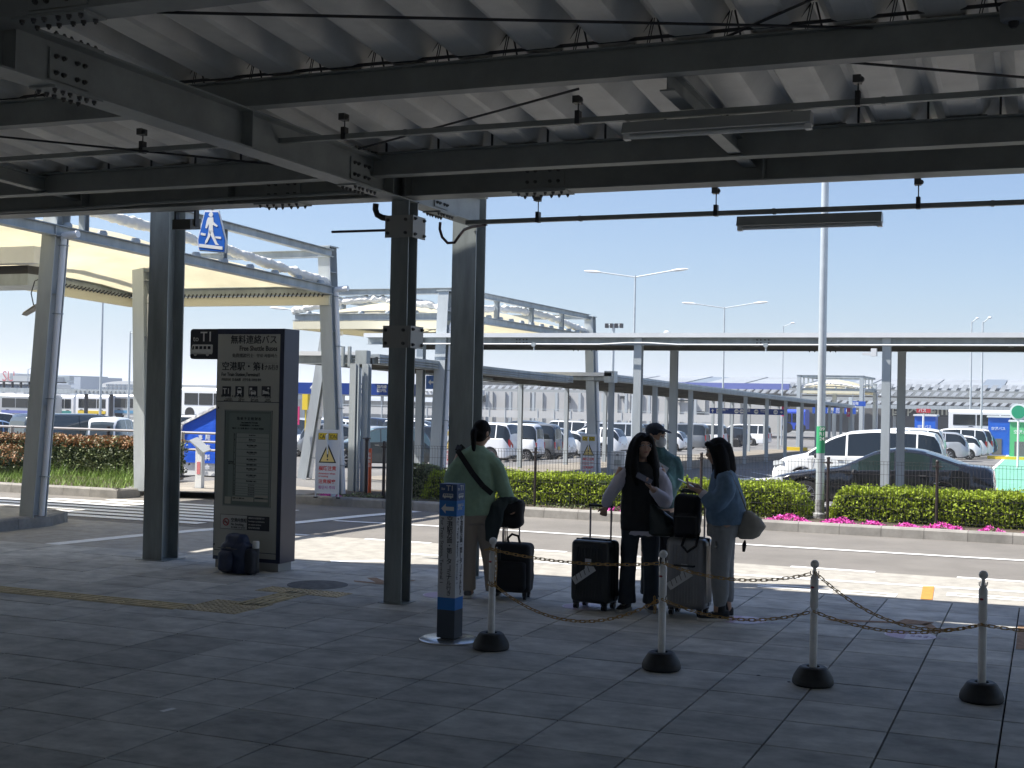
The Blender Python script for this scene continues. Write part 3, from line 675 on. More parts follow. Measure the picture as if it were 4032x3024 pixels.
def face(which):
    if which=='f': return lambda x,z:(cx-hw+x,yf,z),(1,0,0)
    return lambda x,z:(xr,cy-hw+x,z),(0,1,0)
for wh in 'fr':
    P,xd=face(wh)
    text('to',.034,m_wprint,p4,P(.016,1.165),xd); text('T1',.058,m_wprint,p4,P(.058,1.162),xd,bold=.008)
    b=MB(); w=.088; o_=P(.028,1.102); xx=Vector(xd); d_=Vector((0,-.001,0)) if wh=='f' else Vector((.001,0,0)); h=.036
    b.prism([(0,.007),(w,.007),(w,h),(.006,h),(0,.02)],o_,xx,(0,0,1),d_)
    for c in (.018,.068): b.prism([(c+.008*math.cos(t*math.pi/4),.007+.008*math.sin(t*math.pi/4)) for t in range(8)],o_,xx,(0,0,1),d_)
    b.build('bus_symbol',m_wprint,p4); b=MB()
    for i in range(5): b.prism([(.012+.015*i,.02),(.022+.015*i,.02),(.022+.015*i,.031),(.012+.015*i,.031)],Vector(o_)+d_,xx,(0,0,1),d_)
    b.build('bus_windows',m_bl1,p4)
    if wh=='f':
        b=MB(); b.prism([(.018,1.023),(.055,.985),(.055,1.008),(.125,1.008),(.125,1.038),(.055,1.038),(.055,1.061)],(cx-hw,yf,0),(1,0,0),(0,0,1),(0,-.001,0)); b.build('left_arrow',m_wprint,p4)
    else: text('連絡バス\nのりば',.026,m_wprint,p4,P(.018,1.04),xd,bold=.01)
    for i,ch in enumerate('空港駅方面・第1ターミナル行き'):
        z=.925-.0405*i+(.0)
        if z<.35: break
        if ch=='ー': text('ー',.05,m_ink,p4,P(.083,z+.035),(0,0,-1),xd,bold=.006)
        else: text(ch,.05 if i<12 else .043,m_ink,p4,P(.068 if i<12 else .072,z),xd,bold=.006)
    text('For Train Station, Terminal 1',.036,m_ink,p4,P(.018,.955),(0,0,-1),xd,fit=.50)

# chain stands
m_stand=mat('off white stand paint',(.80,.79,.76),.42,nz=(9,.15))
def stand(x,y,lab):
    t=thing('chain_stand',lab,'chain stand',(x,y,0),group='white chain stands')
    MB().lathe((x,y,0),[(.125,0),(.137,.012),(.137,.035),(.128,.062),(.092,.118),(.08,.125),(.045,.125),(.045,.10),(.005,.10)],28).build('base',m_rub,t,sm=True,ang=25)
    MB().lathe((x,y,0),[(.026,.10),(.026,.475),(.018,.49),(.018,.505),(.0275,.52),(.0275,.715),(.016,.735),(.011,.745)],20).build('post',m_stand,t,sm=True)
    MB().tube([(x,y,.74),(x,y,.79)],.011,10).build('neck',m_stand,t,sm=True); MB().ball((x,y,.808),.029,n=16,m=10).build('knob',m_stand,t,sm=True)
    for z in (.745,.487):
        for i in range(4):
            b=MB(); a=i*math.pi/2+.6; b.tube([(x+.019*math.cos(a),y+.019*math.sin(a),z-.012),(x+.029*math.cos(a),y+.029*math.sin(a),z),(x+.03*math.cos(a),y+.03*math.sin(a),z+.018)],.0035,5); b.build('hook',m_stand,t)
    MB().ball((x-.008,y-.0255,.655),.014,.004,.008,n=10,m=6).build('sticker',mat('red sticker',(.35,.03,.05),.5),t)
ST=[(-3.84,8.97),(-2.49,8.86),(-1.44,8.86),(-.375,8.88)]
for (x,y),l in zip(ST,('white chain stand nearest the square direction post','white chain stand in front of the silver suitcase','white chain stand right of the woman in the denim shirt','white chain stand furthest right with black rubber foot')): stand(x,y,l)
# chains
lk=MB()
def link_path():
    pts=[];L,Wd=.024,.0085
    for i in range(14):
        a=2*math.pi*i/14; pts.append(((L-Wd)*(1 if math.cos(a)>0 else -1)*(1 if abs(math.cos(a))>.05 else 0)+Wd*math.cos(a),Wd*1.15*math.sin(a),0))
    return pts
lk.tube(link_path(),.0032,5,closed=True); m_chain=mat('gold chain plastic',(.42,.24,.045),.4)
lmesh=lk.mesh('link',[m_chain],sm=True)
def chain(p,q,sag,label,extra=None,group='golden plastic chains between the stands'):
    p=Vector(p);q=Vector(q); t=thing('chain',label,'chain',tuple(p),group=group)
    N=200; P=[p.lerp(q,i/N)+Vector((0,0,-4*sag*(i/N)*(1-i/N))) for i in range(N+1)]
    if extra: P=[Vector(e) for e in extra]; 
    if extra:
        Q=[]
        for a,b_ in zip(P[:-1],P[1:]):
            for i in range(20): Q.append(a.lerp(b_,i/20))
        P=Q+[P[-1]]
    pitch=.037; acc=0;k_=0;last=P[0]
    pos=[];d=0
    for a,b_ in zip(P[:-1],P[1:]):
        l=(b_-a).length
        while acc<d+l: pos.append((a.lerp(b_,(acc-d)/l),(b_-a).normalized())); acc+=pitch
        d+=l
    for i,(c,dr) in enumerate(pos):
        M=dr.to_track_quat('X','Z').to_matrix().to_4x4()@Matrix.Rotation(R_(90)*(i%2)+.35,4,'X'); M.translation=c-p
        o=bpy.data.objects.new('link',lmesh); COL.objects.link(o); o.parent=t; o.matrix_local=M
def sp(i,z,dx=0,dy=-.028): return (ST[i][0]+dx,ST[i][1]+dy,z)
chain(sp(0,.745,.02),sp(1,.745,-.02),.045,'upper golden chain drooping between the first and second stand')
chain(sp(0,.49,.02),sp(1,.49,-.02),.21,'lowest sagging golden chain in front of the black suitcase')
chain(sp(1,.745,.02),sp(2,.745,-.02),.075,'upper golden chain crossing the silver suitcase')
chain(sp(1,.49,.02),sp(2,.49,-.02),.09,'lower golden chain passing the sneakers of the denim shirt woman')
chain(sp(2,.745,.02),sp(3,.49,-.02),.155,'golden chain slanting from the third stand top down to the last stand')
chain(sp(2,.49,.02),sp(3,.49,-.02),.085,'lower golden chain between the third and the last stand')
chain(sp(3,.49,.02),(.62,8.88,.49),.02,'golden chain running out of the photo right of the last stand')
chain((0,0,0),(0,0,0),0,'loose golden chain end hanging down the first stand',extra=[sp(0,.745,-.035),sp(0,.75,0),sp(0,.74,.035),sp(0,.60,.04),sp(0,.49,.035),sp(0,.475,-.0),sp(0,.49,-.04)])
chain((0,0,0),(0,0,0),0,'short golden chain tail hanging at the second stand',extra=[sp(1,.49,-.05),sp(1,.44,-.045),sp(1,.385,-.05)])
# floor stickers
m_st=mat('pink white sticker',(.62,.55,.62),.5); m_st2=mat('sticker pink',(.50,.36,.48),.5)
for i,(x,y,l) in enumerate(((-5.28,11.18,'round pale floor sticker left of the woman in green'),(-3.88,11.2,'round pale floor sticker under the black suitcase'),(-2.44,11.2,'round pale floor sticker by the sneakers of the denim shirt woman'),(-1.03,11.14,'round pale pink floor sticker beneath the crossing chains'))):
    t=thing('floor_sticker',l,'floor sticker',(x,y,0),group='round floor stickers')
    MB().lathe((x,y,0),[(.205,.0005),(.205,.003),(.001,.003)],36).build('disc',m_st,t)
    b=MB(); 
    b.prism([(.19*math.cos(a),.19*math.sin(a)) for a in [math.pi*.55+j*math.pi*.9/10 for j in range(11)]],(x,y,.003),(1,0,0),(0,1,0),(0,0,.001)); b.build('sticker_patch',m_st2,t)
    text('ここで\nお待ちください',.05,m_st2,t,(x+.0,y-.01,.004),(1,0,0),(0,1,0),bold=.008,ex=.0005)
b=MB(); b.box(-.02,.02,-.05,.05,0,.002); o=b.build('paper_scrap',m_white,loc=(-4.78,6.34,.001)); o.rotation_euler=(0,0,-.2); tag(o,'tiny white paper scrap lying on the near slabs','litter')
for i,(x,y) in enumerate(((-1.83,8.98),(-1.60,8.87))):
    o=MB().lathe((x,y,0),[(.014+.003*(1-i),0),(.008,.004)],8).build('gum_spot',m_black); tag(o,('dark gum spot on a slab left of the third stand','smaller dark spot close to the third stand foot')[i],'stain')
# ---------------- luggage ----------------
m_sc=mat('black ribbed shell',(.02,.022,.024),.32,nz=(8,.2)); m_sv=mat('silver ribbed shell',(.30,.30,.305),.36,metal=.5,nz=(5,.12))
m_fab=mat('black fabric',(.012,.012,.014),.85,bump=(220,.4,.002)); m_tube=mat('pull handle metal',(.35,.33,.36),.3,metal=.8)
m_tag=mat('airline tag paper',(.66,.66,.66),.6)
def rbox(x0,x1,y0,y1,z0,z1,r,n=4,taper=0):
    """rounded-corner box as stacked rounded rectangles"""
    def ring(z,ins,rr):
        pts=[]
        for (cx,cy,a0) in ((x1-ins-rr,y1-ins-rr,0),(x0+ins+rr,y1-ins-rr,90),(x0+ins+rr,y0+ins+rr,180),(x1-ins-rr,y0+ins+rr,270)):
            for i in range(n+1): a=R_(a0+90*i/n); pts.append((cx+rr*math.cos(a),cy+rr*math.sin(a),z))
        return pts
    rs=[]
    for i in range(n+1): a=R_(90*(1-i/n)); rs.append(ring(z0+r*(1-math.sin(a)),r*(1-math.cos(a))*.9+.0,max(.004,r-r*(1-math.cos(a))*.9)))
    for i in range(n+1): a=R_(90*i/n); rs.append(ring(z1-r*(1-math.sin(a)),r*(1-math.cos(a))*.9+taper,max(.004,r-r*(1-math.cos(a))*.9)))
    b=MB(); b.rings(rs); return b
def suitcase(label,loc,rz,Wd,Dp,Ht,m,handle=.38,tagside=True,wheel=.06):
    t=thing('suitcase',label,'suitcase',loc,rz)
    z0=wheel; rbox(-Wd/2,Wd/2,-Dp/2,Dp/2,z0,z0+Ht,.045).build('shell',m,t,sm=True,ang=50)
    nr=9
    for i in range(nr):
        x=-Wd/2+.07+(Wd-.14)*i/(nr-1)
        for s in (-1,1): MB().box(x-.006,x+.006,s*Dp/2-.006,s*Dp/2+.006,z0+.06,z0+Ht-.06).build('rib',m,t)
    for i in range(6):
        y=-Dp/2+.05+(Dp-.1)*i/5
        for s in (-1,1): MB().box(s*Wd/2-.006,s*Wd/2+.006,y-.005,y+.005,z0+.06,z0+Ht-.06).build('rib',m,t)
    MB().box(-Wd/2-.004,Wd/2+.004,-.006,.006,z0+.03,z0+Ht+.004).build('zip',m_fab,t)
    for sx in (-1,1):
        for sy in (-1,1):
            x,y=sx*(Wd/2-.05),sy*(Dp/2-.04); b=MB(); b.box(x-.025,x+.025,y-.02,y+.02,wheel-.012,z0+.012); b.build('wheel_fork',m_black,t)
            MB().lathe((x,y,.027),[(.027,-.018),(.027,-.006),(.012,-.006),(.012,.006),(.027,.006),(.027,.018)],14,axis='x').build('wheel',m_black,t)
    b=MB(); b.tube([(-.09,-Dp/2-.005,z0+Ht*.62),(-.09,-Dp/2-.03,z0+Ht*.62),(.09,-Dp/2-.03,z0+Ht*.62),(.09,-Dp/2-.005,z0+Ht*.62)],.009,6); b.build('side_handle',m_black,t,sm=True)
    MB().box(-.13,.13,-.03,.03,z0+Ht-.004,z0+Ht+.012).build('handle_well',m_black,t)
    if handle:
        for s in (-1,1): MB().tube([(s*.105,Dp/2-.035,z0+Ht-.03),(s*.105,Dp/2-.035,z0+Ht+handle)],.009,8).build('handle_tube',m_tube,t,sm=True)
        MB().tube([(-.12,Dp/2-.035,z0+Ht+handle),(.12,Dp/2-.035,z0+Ht+handle)],.014,8).build('handle_grip',m_black,t,sm=True)
    if tagside:
        b=MB(); b.box(-.03,.03,-Dp/2-.014,-Dp/2-.011,z0+.30,z0+.40); b.bar((-.03+.09,-Dp/2-.014,z0+.33),(-.14,-Dp/2-.02,z0+.19),.003,.07,(0,0,1)); b.build('luggage_tag',m_tag,t)
        for i in range(4): MB().bar((-.10+.04*i,-Dp/2-.023,z0+.20+.028*i),(-.12+.04*i,-Dp/2-.023,z0+.25+.028*i),.002,.006,(0,0,1)).build('tag_print',m_ink2,t)
    return t
# black ribbed case between the first two stands, turned to the camera
suitcase('upright black ribbed suitcase with a white airline tag and raised handle',tuple(at_z(1284,1314)),R_(-8),.38,.26,.56,m_sc,.30)
suitcase('tall silver ribbed suitcase standing behind the second chain stand',tuple(at_z(1487,1327)),R_(-4),.36,.25,.62,m_sv,.40)
# bag stack on silver case
t=thing('backpack','black backpack set on top of the silver suitcase against its handle','backpack',tuple(at_z(1487,1327)+Vector((-.03,-.02,.685))),R_(10))
me=remeshed(rbox(-.11,.13,-.09,.09,0,.38,.06),.011,lambda c:.008*noise.noise(c*14),2,[m_fab]); as_obj('bag_body',me,t)
rbox(-.09,.10,-.125,-.07,.03,.22,.03).build('front_pocket',m_fab,t,sm=True); MB().tube([(-.02,-.0,.37),(-.03,0,.42),(.05,0,.42),(.05,0,.37)],.008,6).build('grab_handle',m_fab,t,sm=True)
MB().tube([(.0,-.09,.02),(-.02,-.17,-.06),(.03,-.2,-.11),(.10,-.16,-.06),(.12,-.09,.04)],.012,6).build('shoulder_strap',m_fab,t,sm=True)
MB().tube([(-.09,-.132,.19),(.10,-.132,.19)],.004,5).build('zip',m_bolt,t)
# trolley softcase of the woman in green
t=thing('trolley_bag','bulky black fabric trolley bag standing behind the first chain stand','trolley bag',(-4.66,11.36,0),R_(10))
b=rbox(-.19,.19,-.13,.13,.06,.52,.05); me=remeshed(b,.012,lambda c:.007*noise.noise(c*12),2,[m_fab]); as_obj('bag_body',me,t)
me=remeshed(rbox(-.16,.16,-.19,-.09,.09,.36,.04),.012,lambda c:.006*noise.noise(c*15),1,[m_fab]); as_obj('front_pocket',me,t)
for i in range(5): MB().tube([(-.17+.02*i,-.138,.24),(-.17+.02*i,-.138,.48)],.004,5).build('piping',m_bolt,t)
for s in(-1,1):
    for sy in (-1,1):
        MB().box(s*.14-.02,s*.14+.02,sy*.08-.02,sy*.08+.02,.03,.075).build('wheel_fork',m_black,t); MB().lathe((s*.14,sy*.08,.026),[(.026,-.014),(.026,.014)],12,axis='x').build('wheel',m_black,t)
MB().tube([(-.04,0,.51),(-.05,0,.56),(-.01,0,.60),(.05,0,.585),(.07,0,.51)],.012,8).build('grab_handle',m_fab,t,sm=True)
MB().tube([(-.12,.10,.5),(-.12,.10,.86)],.008,8).build('handle_tube',m_tube,t,sm=True); MB().tube([(.04,.10,.5),(.04,.10,.86)],.008,8).build('handle_tube',m_tube,t,sm=True)
MB().tube([(-.14,.10,.86),(.06,.10,.86)],.013,8).build('handle_grip',m_black,t,sm=True)
# shoulder bag with draped jacket on its handle
m_tealbag=mat('dark teal cloth',(.03,.045,.048),.85,bump=(60,.6,.006))
t=thing('shoulder_bag','dark shoulder bag hung on the trolley handle beside the green sweater','bag',(-4.70,11.32,.66),R_(15))
b=rbox(-.13,.15,-.08,.10,.0,.27,.05); me=remeshed(b,.011,lambda c:.012*noise.noise(c*11),2,[m_fab]); as_obj('bag_body',me,t)
b=MB(); b.tube([(-.02,-.10,.27),(-.08,-.13,.20),(-.12,-.14,.05),(-.14,-.13,-.12)],[.05,.075,.085,.06],10,ell=.45); b.ball((0,-.04,.27),.11,.09,.04); me=remeshed(b,.010,lambda c:.010*noise.noise(Vector((c.x*25,c.y*10,c.z*6))),1,[m_tealbag]); as_obj('draped_jacket',me,t)
for i in range(4): MB().tube([(-.02+.012*i,-.16,.03),(-.025+.015*i,-.165,-.06),(-.02+.01*i,-.165,-.12)],.005,5).build('strap_end',m_bolt if i%2 else m_fab,t)
# backpack at the information pillar and bottle
m_nb=mat('navy nylon',(.018,.03,.075),.5,nz=(6,.3),bump=(35,.5,.006))
t=thing('daypack','soft navy blue daypack leaning on the foot of the information pillar','backpack',(-7.80,11.48,0),R_(-4))
b=rbox(-.19,.15,-.12,.10,0,.33,.07); b2=rbox(-.15,.10,-.09,.08,.24,.41,.06); b.v+=b2.v[:0]; n0=len(b.v); b.f+=[tuple(i+n0 for i in f) for f in b2.f]; b.v+=b2.v; b.m+=b2.m
me=remeshed(b,.011,lambda c:.012*noise.noise(Vector((c.x*9,c.y*9,c.z*13)))+.004*noise.noise(c*30),3,[m_nb]); as_obj('bag_body',me,t)
me=remeshed(rbox(-.16,.02,-.17,-.08,.03,.24,.04),.010,lambda c:.006*noise.noise(c*16),2,[m_nb]); as_obj('front_pocket',me,t)
me=remeshed(rbox(.11,.23,-.09,.07,0,.27,.05),.010,lambda c:.008*noise.noise(c*12),2,[mat('black nylon',(.012,.014,.022),.6)]); as_obj('side_panel',me,t)
MB().box(-.05,.01,-.155,-.15,.275,.283).build('brand_patch',m_ink2,t); MB().tube([(-.17,-.135,.27),(.08,-.135,.265)],.004,5).build('zip',m_bolt,t)
t=thing('bottle','white capped bottle standing up from the side of the navy daypack','bottle',(-7.60,11.49,0))
MB().lathe((-7.60,11.49,0),[(.038,.02),(.038,.26),(.03,.275)],16).build('bottle_body',m_black,t,sm=True); MB().lathe((-7.60,11.49,0),[(.033,.27),(.036,.275),(.036,.335),(.031,.345)],16).build('cap',m_wprint,t,sm=True,ang=30)
# ---------------- people ----------------
m_skin=mat('skin',(.50,.31,.22),.55,nz=(9,.1)); m_hair=mat('black hair',(.007,.006,.006),.7,spec=.12,bump=(60,.9,.004),stretch=(3,3,.25))
m_lip=mat('lips',(.35,.12,.11),.45); m_eye=mat('eye',(.02,.015,.012),.2); m_ew=mat('eye white',(.6,.6,.58),.3)
def Rz(a): return Matrix.Rotation(a,3,'Z')
class Fig:
    def __init__(s,u0,v0,k,Y,lab,name='person'):
        s.u0,s.v0,s.k=u0,v0,k; d=ray(u0,v0); p=Vector((d.x*Y/d.y,Y,0)); s.base=p
        s.t=thing(name,lab,'person',tuple(p),YAW)
    def J(s,u,v,y=0): # photo position on the figure's own plane -> local metres
        z=(s.v0-v)/s.k; return Vector(((u-.0215*(s.v0-v)-s.u0)/s.k,y,z))
def limb(b,pts,r,n=12,ell=None): b.tube(pts,r,n,ell=ell)
def smoothpts(P,R,k=4):
    P=[Vector(p) for p in P]; out=[];ro=[]
    for i in range(len(P)-1):
        p0=P[max(i-1,0)];p1=P[i];p2=P[i+1];p3=P[min(i+2,len(P)-1)]
        for j in range(k):
            t=j/k; out.append(.5*((2*p1)+(p2-p0)*t+(2*p0-5*p1+4*p2-p3)*t*t+(3*p1-p0-3*p2+p3)*t**3)); ro.append(R[i]*(1-t)+R[i+1]*t)
    out.append(P[-1]); ro.append(R[-1]); return out,ro
def slimb(b,P,R,n=12,k=4,ell=None):
    p,r=smoothpts(P,R,k); b.tube(p,r,n,ell=ell)
def hand(b,w,d,nrm,curl=.5,k=1.0,thumb=1,spread=.16):
    """w wrist, d direction of the palm, nrm palm normal (fingers curl towards it), thumb +-1 side"""
    w=Vector(w);d=Vector(d).normalized();nrm=Vector(nrm);nrm=(nrm-d*nrm.dot(d)).normalized();s=d.cross(nrm)*thumb
    rs=[]
    for t,hw,ht in ((-.01,.024,.019),(.02,.030,.016),(.05,.037,.015),(.078,.038,.012),(.086,.034,.008)):
        c=w+d*t*k; rs.append([c+s*(hw*k*math.cos(a))+nrm*(ht*k*math.sin(a)) for a in [2*math.pi*i/12 for i in range(12)]])
    b.rings(rs)
    for i,(off,L) in enumerate(((.028,.066),(.0095,.074),(-.0095,.069),(-.028,.054))):
        p=w+d*(.070*k)+s*(off*k); dd=(d+s*(off*spread*10*.35)).normalized(); pts=[p-d*.02*k,p]; a=0
        for seg in (.42,.32,.26):
            a+=curl*(.75 if seg==.42 else .9); q=(dd*math.cos(a)+nrm*math.sin(a)); p=p+q*(L*seg*k); pts.append(p)
        b.tube(pts,[.0095*k,.0098*k,.0088*k,.0082*k,.0066*k],8)
    p=w+d*.018*k+s*.024*k; q1=(d*.55+s*.75+nrm*.35).normalized(); q2=(d*.85+s*.25+nrm*.55).normalized()
    b.tube([p-q1*.01,p+q1*.030*k,p+q1*.030*k+q2*.024*k,p+q1*.030*k+q2*.046*k],[.013*k,.0115*k,.0098*k,.0078*k],8)
def head(fig,c,a,tilt=0,body=None,eyes=True,h=.225,mask=False):
    """adds a head to mb body at centre c, turned by a (0 looks at the camera, +90 looks screen right)"""
    c=Vector(c); Rm=Rz(a)@Matrix.Rotation(tilt,3,'X'); k=h/.225
    def P(x,y,z): return c+Rm@Vector((x*k,y*k,z*k))
    body.ball(P(0,.008,.022),.073*k,.090*k,.092*k,16,12,rot=Rm); body.ball(P(0,-.018,-.035),.058*k,.066*k,.078*k,16,10,rot=Rm); body.ball(P(0,-.045,-.092),.026*k,.026*k,.020*k,10,7,rot=Rm)
    body.ball(P(0,-.088,-.018),.010*k,.016*k,.018*k,8,6,rot=Rm); body.tube([P(0,-.080,.018),P(0,-.097,-.018)],[.006*k,.009*k],6)
    for s in(-1,1):
        body.ball(P(s*.076,.008,-.005),.010*k,.018*k,.030*k,8,6,rot=Rm); body.ball(P(s*.035,-.062,-.028),.026*k,.024*k,.024*k,8,6,rot=Rm); body.ball(P(s*.03,-.072,.026),.026*k,.014*k,.010*k,8,6,rot=Rm)
    if eyes:
        for s in(-1,1):
            e=MB(); e.ball(P(s*.030,-.079,.006),.0145*k,.009*k,.0075*k,10,7,rot=Rm); e.build('eye',m_ew,fig.t,sm=True); e=MB(); e.ball(P(s*.030,-.086,.006),.0062*k,.004*k,.0062*k,8,6,rot=Rm); e.build('iris',m_eye,fig.t,sm=True)
            MB().tube([P(s*.014,-.088,.026),P(s*.030,-.088,.030),P(s*.046,-.078,.026)],[.0025,.0032,.0018],6).build('eyebrow',m_hair,fig.t,sm=True)
        if not mask: e=MB(); e.ball(P(0,-.085,-.056),.022*k,.008*k,.0065*k,10,7,rot=Rm); e.build('mouth',m_lip,fig.t,sm=True)
    return P,Rm
def folds(a=.008,f=9,zs=.5,b2=.003,seed=0):
    o=Vector((seed*3.1,seed*1.7,seed*.9))
    return lambda c:a*noise.noise(Vector((c.x*f,c.y*f,c.z*f*zs))+o)+b2*noise.noise(c*f*3+o)
def shoe(fig,heel,toe,m_up,m_sole,h=.075,w=.042,name='shoe',high=0):
    heel=Vector(heel);toe=Vector(toe);d=(toe-heel);L=d.length;d/=L;s=Vector((-d.y,d.x,0)).normalized(); rs=[]
    for t,ww,zz in ((0,.55,h*.95),(.08,.85,h),(.3,.9,h*.98),(.5,1,h*.8),(.72,1.06,h*.55),(.9,.85,h*.42),(1,.4,h*.3)):
        c=heel+d*(L*t); rs.append([c+s*(w*ww*math.cos(a))+Vector((0,0,max(.024,.024+(zz-.024)*(.5+.5*math.sin(a)))if math.sin(a)>-.2 else .022)) for a in [2*math.pi*i/12 for i in range(12)]])
    b=MB(); b.rings(rs)
    if high: p=heel+d*(L*.26); b.tube([p+Vector((0,0,.03)),p+Vector((0,0,.08)),p+Vector((0,0,high))],[w*.95,w*.95,w*.92],12)
    b.build(name,m_up,fig.t,sm=True,ang=70)
    rs=[]
    for t,ww in ((-.01,.6),(.06,.9),(.3,.95),(.5,1.03),(.75,1.12),(.93,.85),(1.02,.4)):
        c=heel+d*(L*t); rs.append([c+s*(w*ww*q)+Vector((0,0,z)) for q,z in ((-1,.002),(1,.002),(1.02,.026),(-1.02,.026))])
    MB().rings(rs).build('shoe_sole',m_sole,fig.t)
    b=MB()
    for i in range(4): c=heel+d*(L*(.42+.08*i)); z=h*(.93-.13*i); b.tube([c+s*.018+Vector((0,0,z)),c-s*.018+Vector((0,0,z+.002))],.0028,5)
    b.build('laces',m_wprint,fig.t)

# --- woman in the green sweater, seen from behind ---
g=Fig(1032,1296,238,11.2,'person seen from behind in a loose green sweater with a black crossbody strap'); J=g.J
b=MB()
b.rings([[(x+rx*math.cos(a),y+ry*math.sin(a),z) for a in [2*math.pi*i/16 for i in range(16)]] for x,y,z,rx,ry in ((-.02,0,.80,.155,.10),(-.02,0,.92,.15,.095),(-.035,0,1.08,.13,.09),(-.045,0,1.22,.155,.10),(-.045,0,1.32,.165,.09),(-.035,0,1.385,.10,.065),(-.02,.0,1.42,.055,.05))])
slimb(b,[(-.03,0,1.38),(-.015,0,1.44),(-.005,0,1.50)],[.052,.047,.05])
hc=(.005,.01,1.548); P,Rm=head(g,hc,R_(180-38),R_(14),b,eyes=False)
slimb(b,[(-.19,0,1.33),(-.25,-.02,1.18),(-.24,.12,1.08),(-.14,.24,1.12)],[.045,.04,.035,.026])
slimb(b,[(.11,0,1.33),(.21,0,1.15),(.235,-.01,1.04),(.29,-.02,.895)],[.045,.04,.036,.024])
hand(b,(.292,-.02,.89),(.25,-.05,-.6),(-.2,-.9,-.2),.9,1,1); hand(b,(-.14,.24,1.12),(.8,.5,.1),(0,0,1),.6,1,-1)
for sx,fx in ((-1,-.085),(1,.155)): slimb(b,[(-.02+sx*.075,0,.84),(-.0+sx*.09,0,.48),(fx*.9,0.02,.09),(fx,.03,.05)],[.085,.055,.038,.035])
as_obj('body',remeshed(b,.0085,None,1,[m_skin]),g.t)
m_gr=mat('green knit',(.30,.44,.31),.9,nz=(6,.18),bump=(160,.5,.004))
b=MB(); b.rings([[(x+rx*math.cos(a),y+ry*math.sin(a),z) for a in [2*math.pi*i/18 for i in range(18)]] for x,y,z,rx,ry in ((-.01,0,.775,.165,.12),(-.02,0,.80,.172,.125),(-.03,0,.95,.178,.125),(-.045,0,1.12,.185,.125),(-.05,0,1.25,.19,.12),(-.05,0,1.345,.172,.105),(-.04,0,1.395,.115,.08),(-.025,.0,1.435,.06,.06))])
slimb(b,[(-.12,0,1.315),(-.23,-.015,1.2),(-.275,.04,1.10),(-.2,.19,1.10)],[.085,.078,.070,.05]); slimb(b,[(.05,0,1.315),(.15,0,1.21),(.215,-.01,1.05),(.265,-.015,.945),(.285,-.02,.915)],[.085,.080,.070,.057,.045])
as_obj('sweater',remeshed(b,.010,folds(.012,8,.45,.003,1),3,[m_gr]),g.t)
m_bg=mat('beige trousers',(.34,.29,.24),.85,bump=(90,.3,.003))
b=MB(); b.rings([[(-.02+rx*math.cos(a),ry*math.sin(a),z) for a in [2*math.pi*i/16 for i in range(16)]] for z,rx,ry in ((.70,.16,.11),(.80,.155,.105),(.88,.14,.10))])
slimb(b,[(-.10,0,.78),(-.105,0,.50),(-.095,.01,.2),(-.09,.02,.075)],[.098,.082,.074,.070],ell=.95); slimb(b,[(.05,0,.78),(.085,0,.50),(.125,.01,.2),(.14,.02,.075)],[.098,.080,.070,.066],ell=.95)
as_obj('trousers',remeshed(b,.010,folds(.012,9,.35,.003,2),2,[m_bg]),g.t)
b=MB(); b.ball(P(0,.012,.03),.082,.098,.098,18,12,rot=Rm); b.ball(P(0,.03,-.02),.075,.085,.075,14,10,rot=Rm); b.ball(P(0,.105,.01),.026,.024,.026)
slimb(b,[P(0,.09,.0),P(-.01,.13,-.02),P(-.02,.125,-.09),P(-.025,.105,-.17),P(-.03,.10,-.20)],[.03,.032,.028,.02,.008])
as_obj('hair',remeshed(b,.008,folds(.003,25,.2,.0015,1),1,[m_hair]),g.t); MB().lathe(tuple(P(0,.098,.0)),[(.032,-.006),(.032,.006)],10).build('hair_tie',mat('hair tie',(.16,.08,.06),.6),g.t)
def strap(fig,pts,w,m,name='strap',th=.01,up=(0,-1,0)):
    b=MB()
    for a,c in zip(pts[:-1],pts[1:]): b.bar(a,c,w,th,up)
    return b.build(name,m,fig.t)
strap(g,[(-.215,-.085,1.385),(-.16,-.135,1.31),(-.07,-.15,1.18),(.03,-.145,1.06),(.115,-.11,.99)],.05,m_fab)
strap(g,[(-.215,-.085,1.385),(-.2,.0,1.425),(-.16,.08,1.38)],.05,m_fab)
m_sh=mat('grey trainer',(.12,.12,.12),.8); m_so=mat('white sole',(.6,.6,.58),.6)
shoe(g,(-.10,-.05,0),(-.075,.20,0),m_sh,m_so); shoe(g,(.165,-.03,0),(.17,.22,0),m_sh,m_so)

# --- woman in the black vest, facing us with a phone ---
w=Fig(1380,1318,239,11.3,'person with glasses and long hair in a black vest over a white shirt, facing us'); J=w.J
b=MB(); b.rings([[(x+rx*math.cos(a),y+ry*math.sin(a),z) for a in [2*math.pi*i/16 for i in range(16)]] for x,y,z,rx,ry in ((0,0,.80,.15,.10),(0,0,.92,.145,.095),(0,0,1.05,.12,.085),(0,0,1.16,.145,.10),(0,0,1.25,.16,.085),(0,0,1.305,.09,.06),(0,0,1.34,.05,.048))])
slimb(b,[(0,0,1.31),(0,-.005,1.36),(0,-.01,1.42)],[.05,.045,.05]); P,Rm=head(w,(.005,-.02,1.475),R_(16),R_(-2),b,h=.215)
eL=J(1319,1069,-.02); hL=J(1309,1103,.02); b_=[(-.17,0,1.27),tuple(eL),tuple(hL)]
slimb(b,b_,[.043,.036,.024]); hand(b,hL+Vector((-.005,0,.01)),(-.15,.25,-.75),(.2,.9,.1),1.15,.95,-1)
hR=J(1402,1052,-.28); eR=J(1434,1082,-.06)
slimb(b,[(.17,0,1.27),(.205,-.02,1.12),tuple(eR),tuple(hR)],[.043,.038,.036,.024]); hand(b,hR,(-.55,-.15,.45),(.3,-.2,.75),.75,.95,-1)
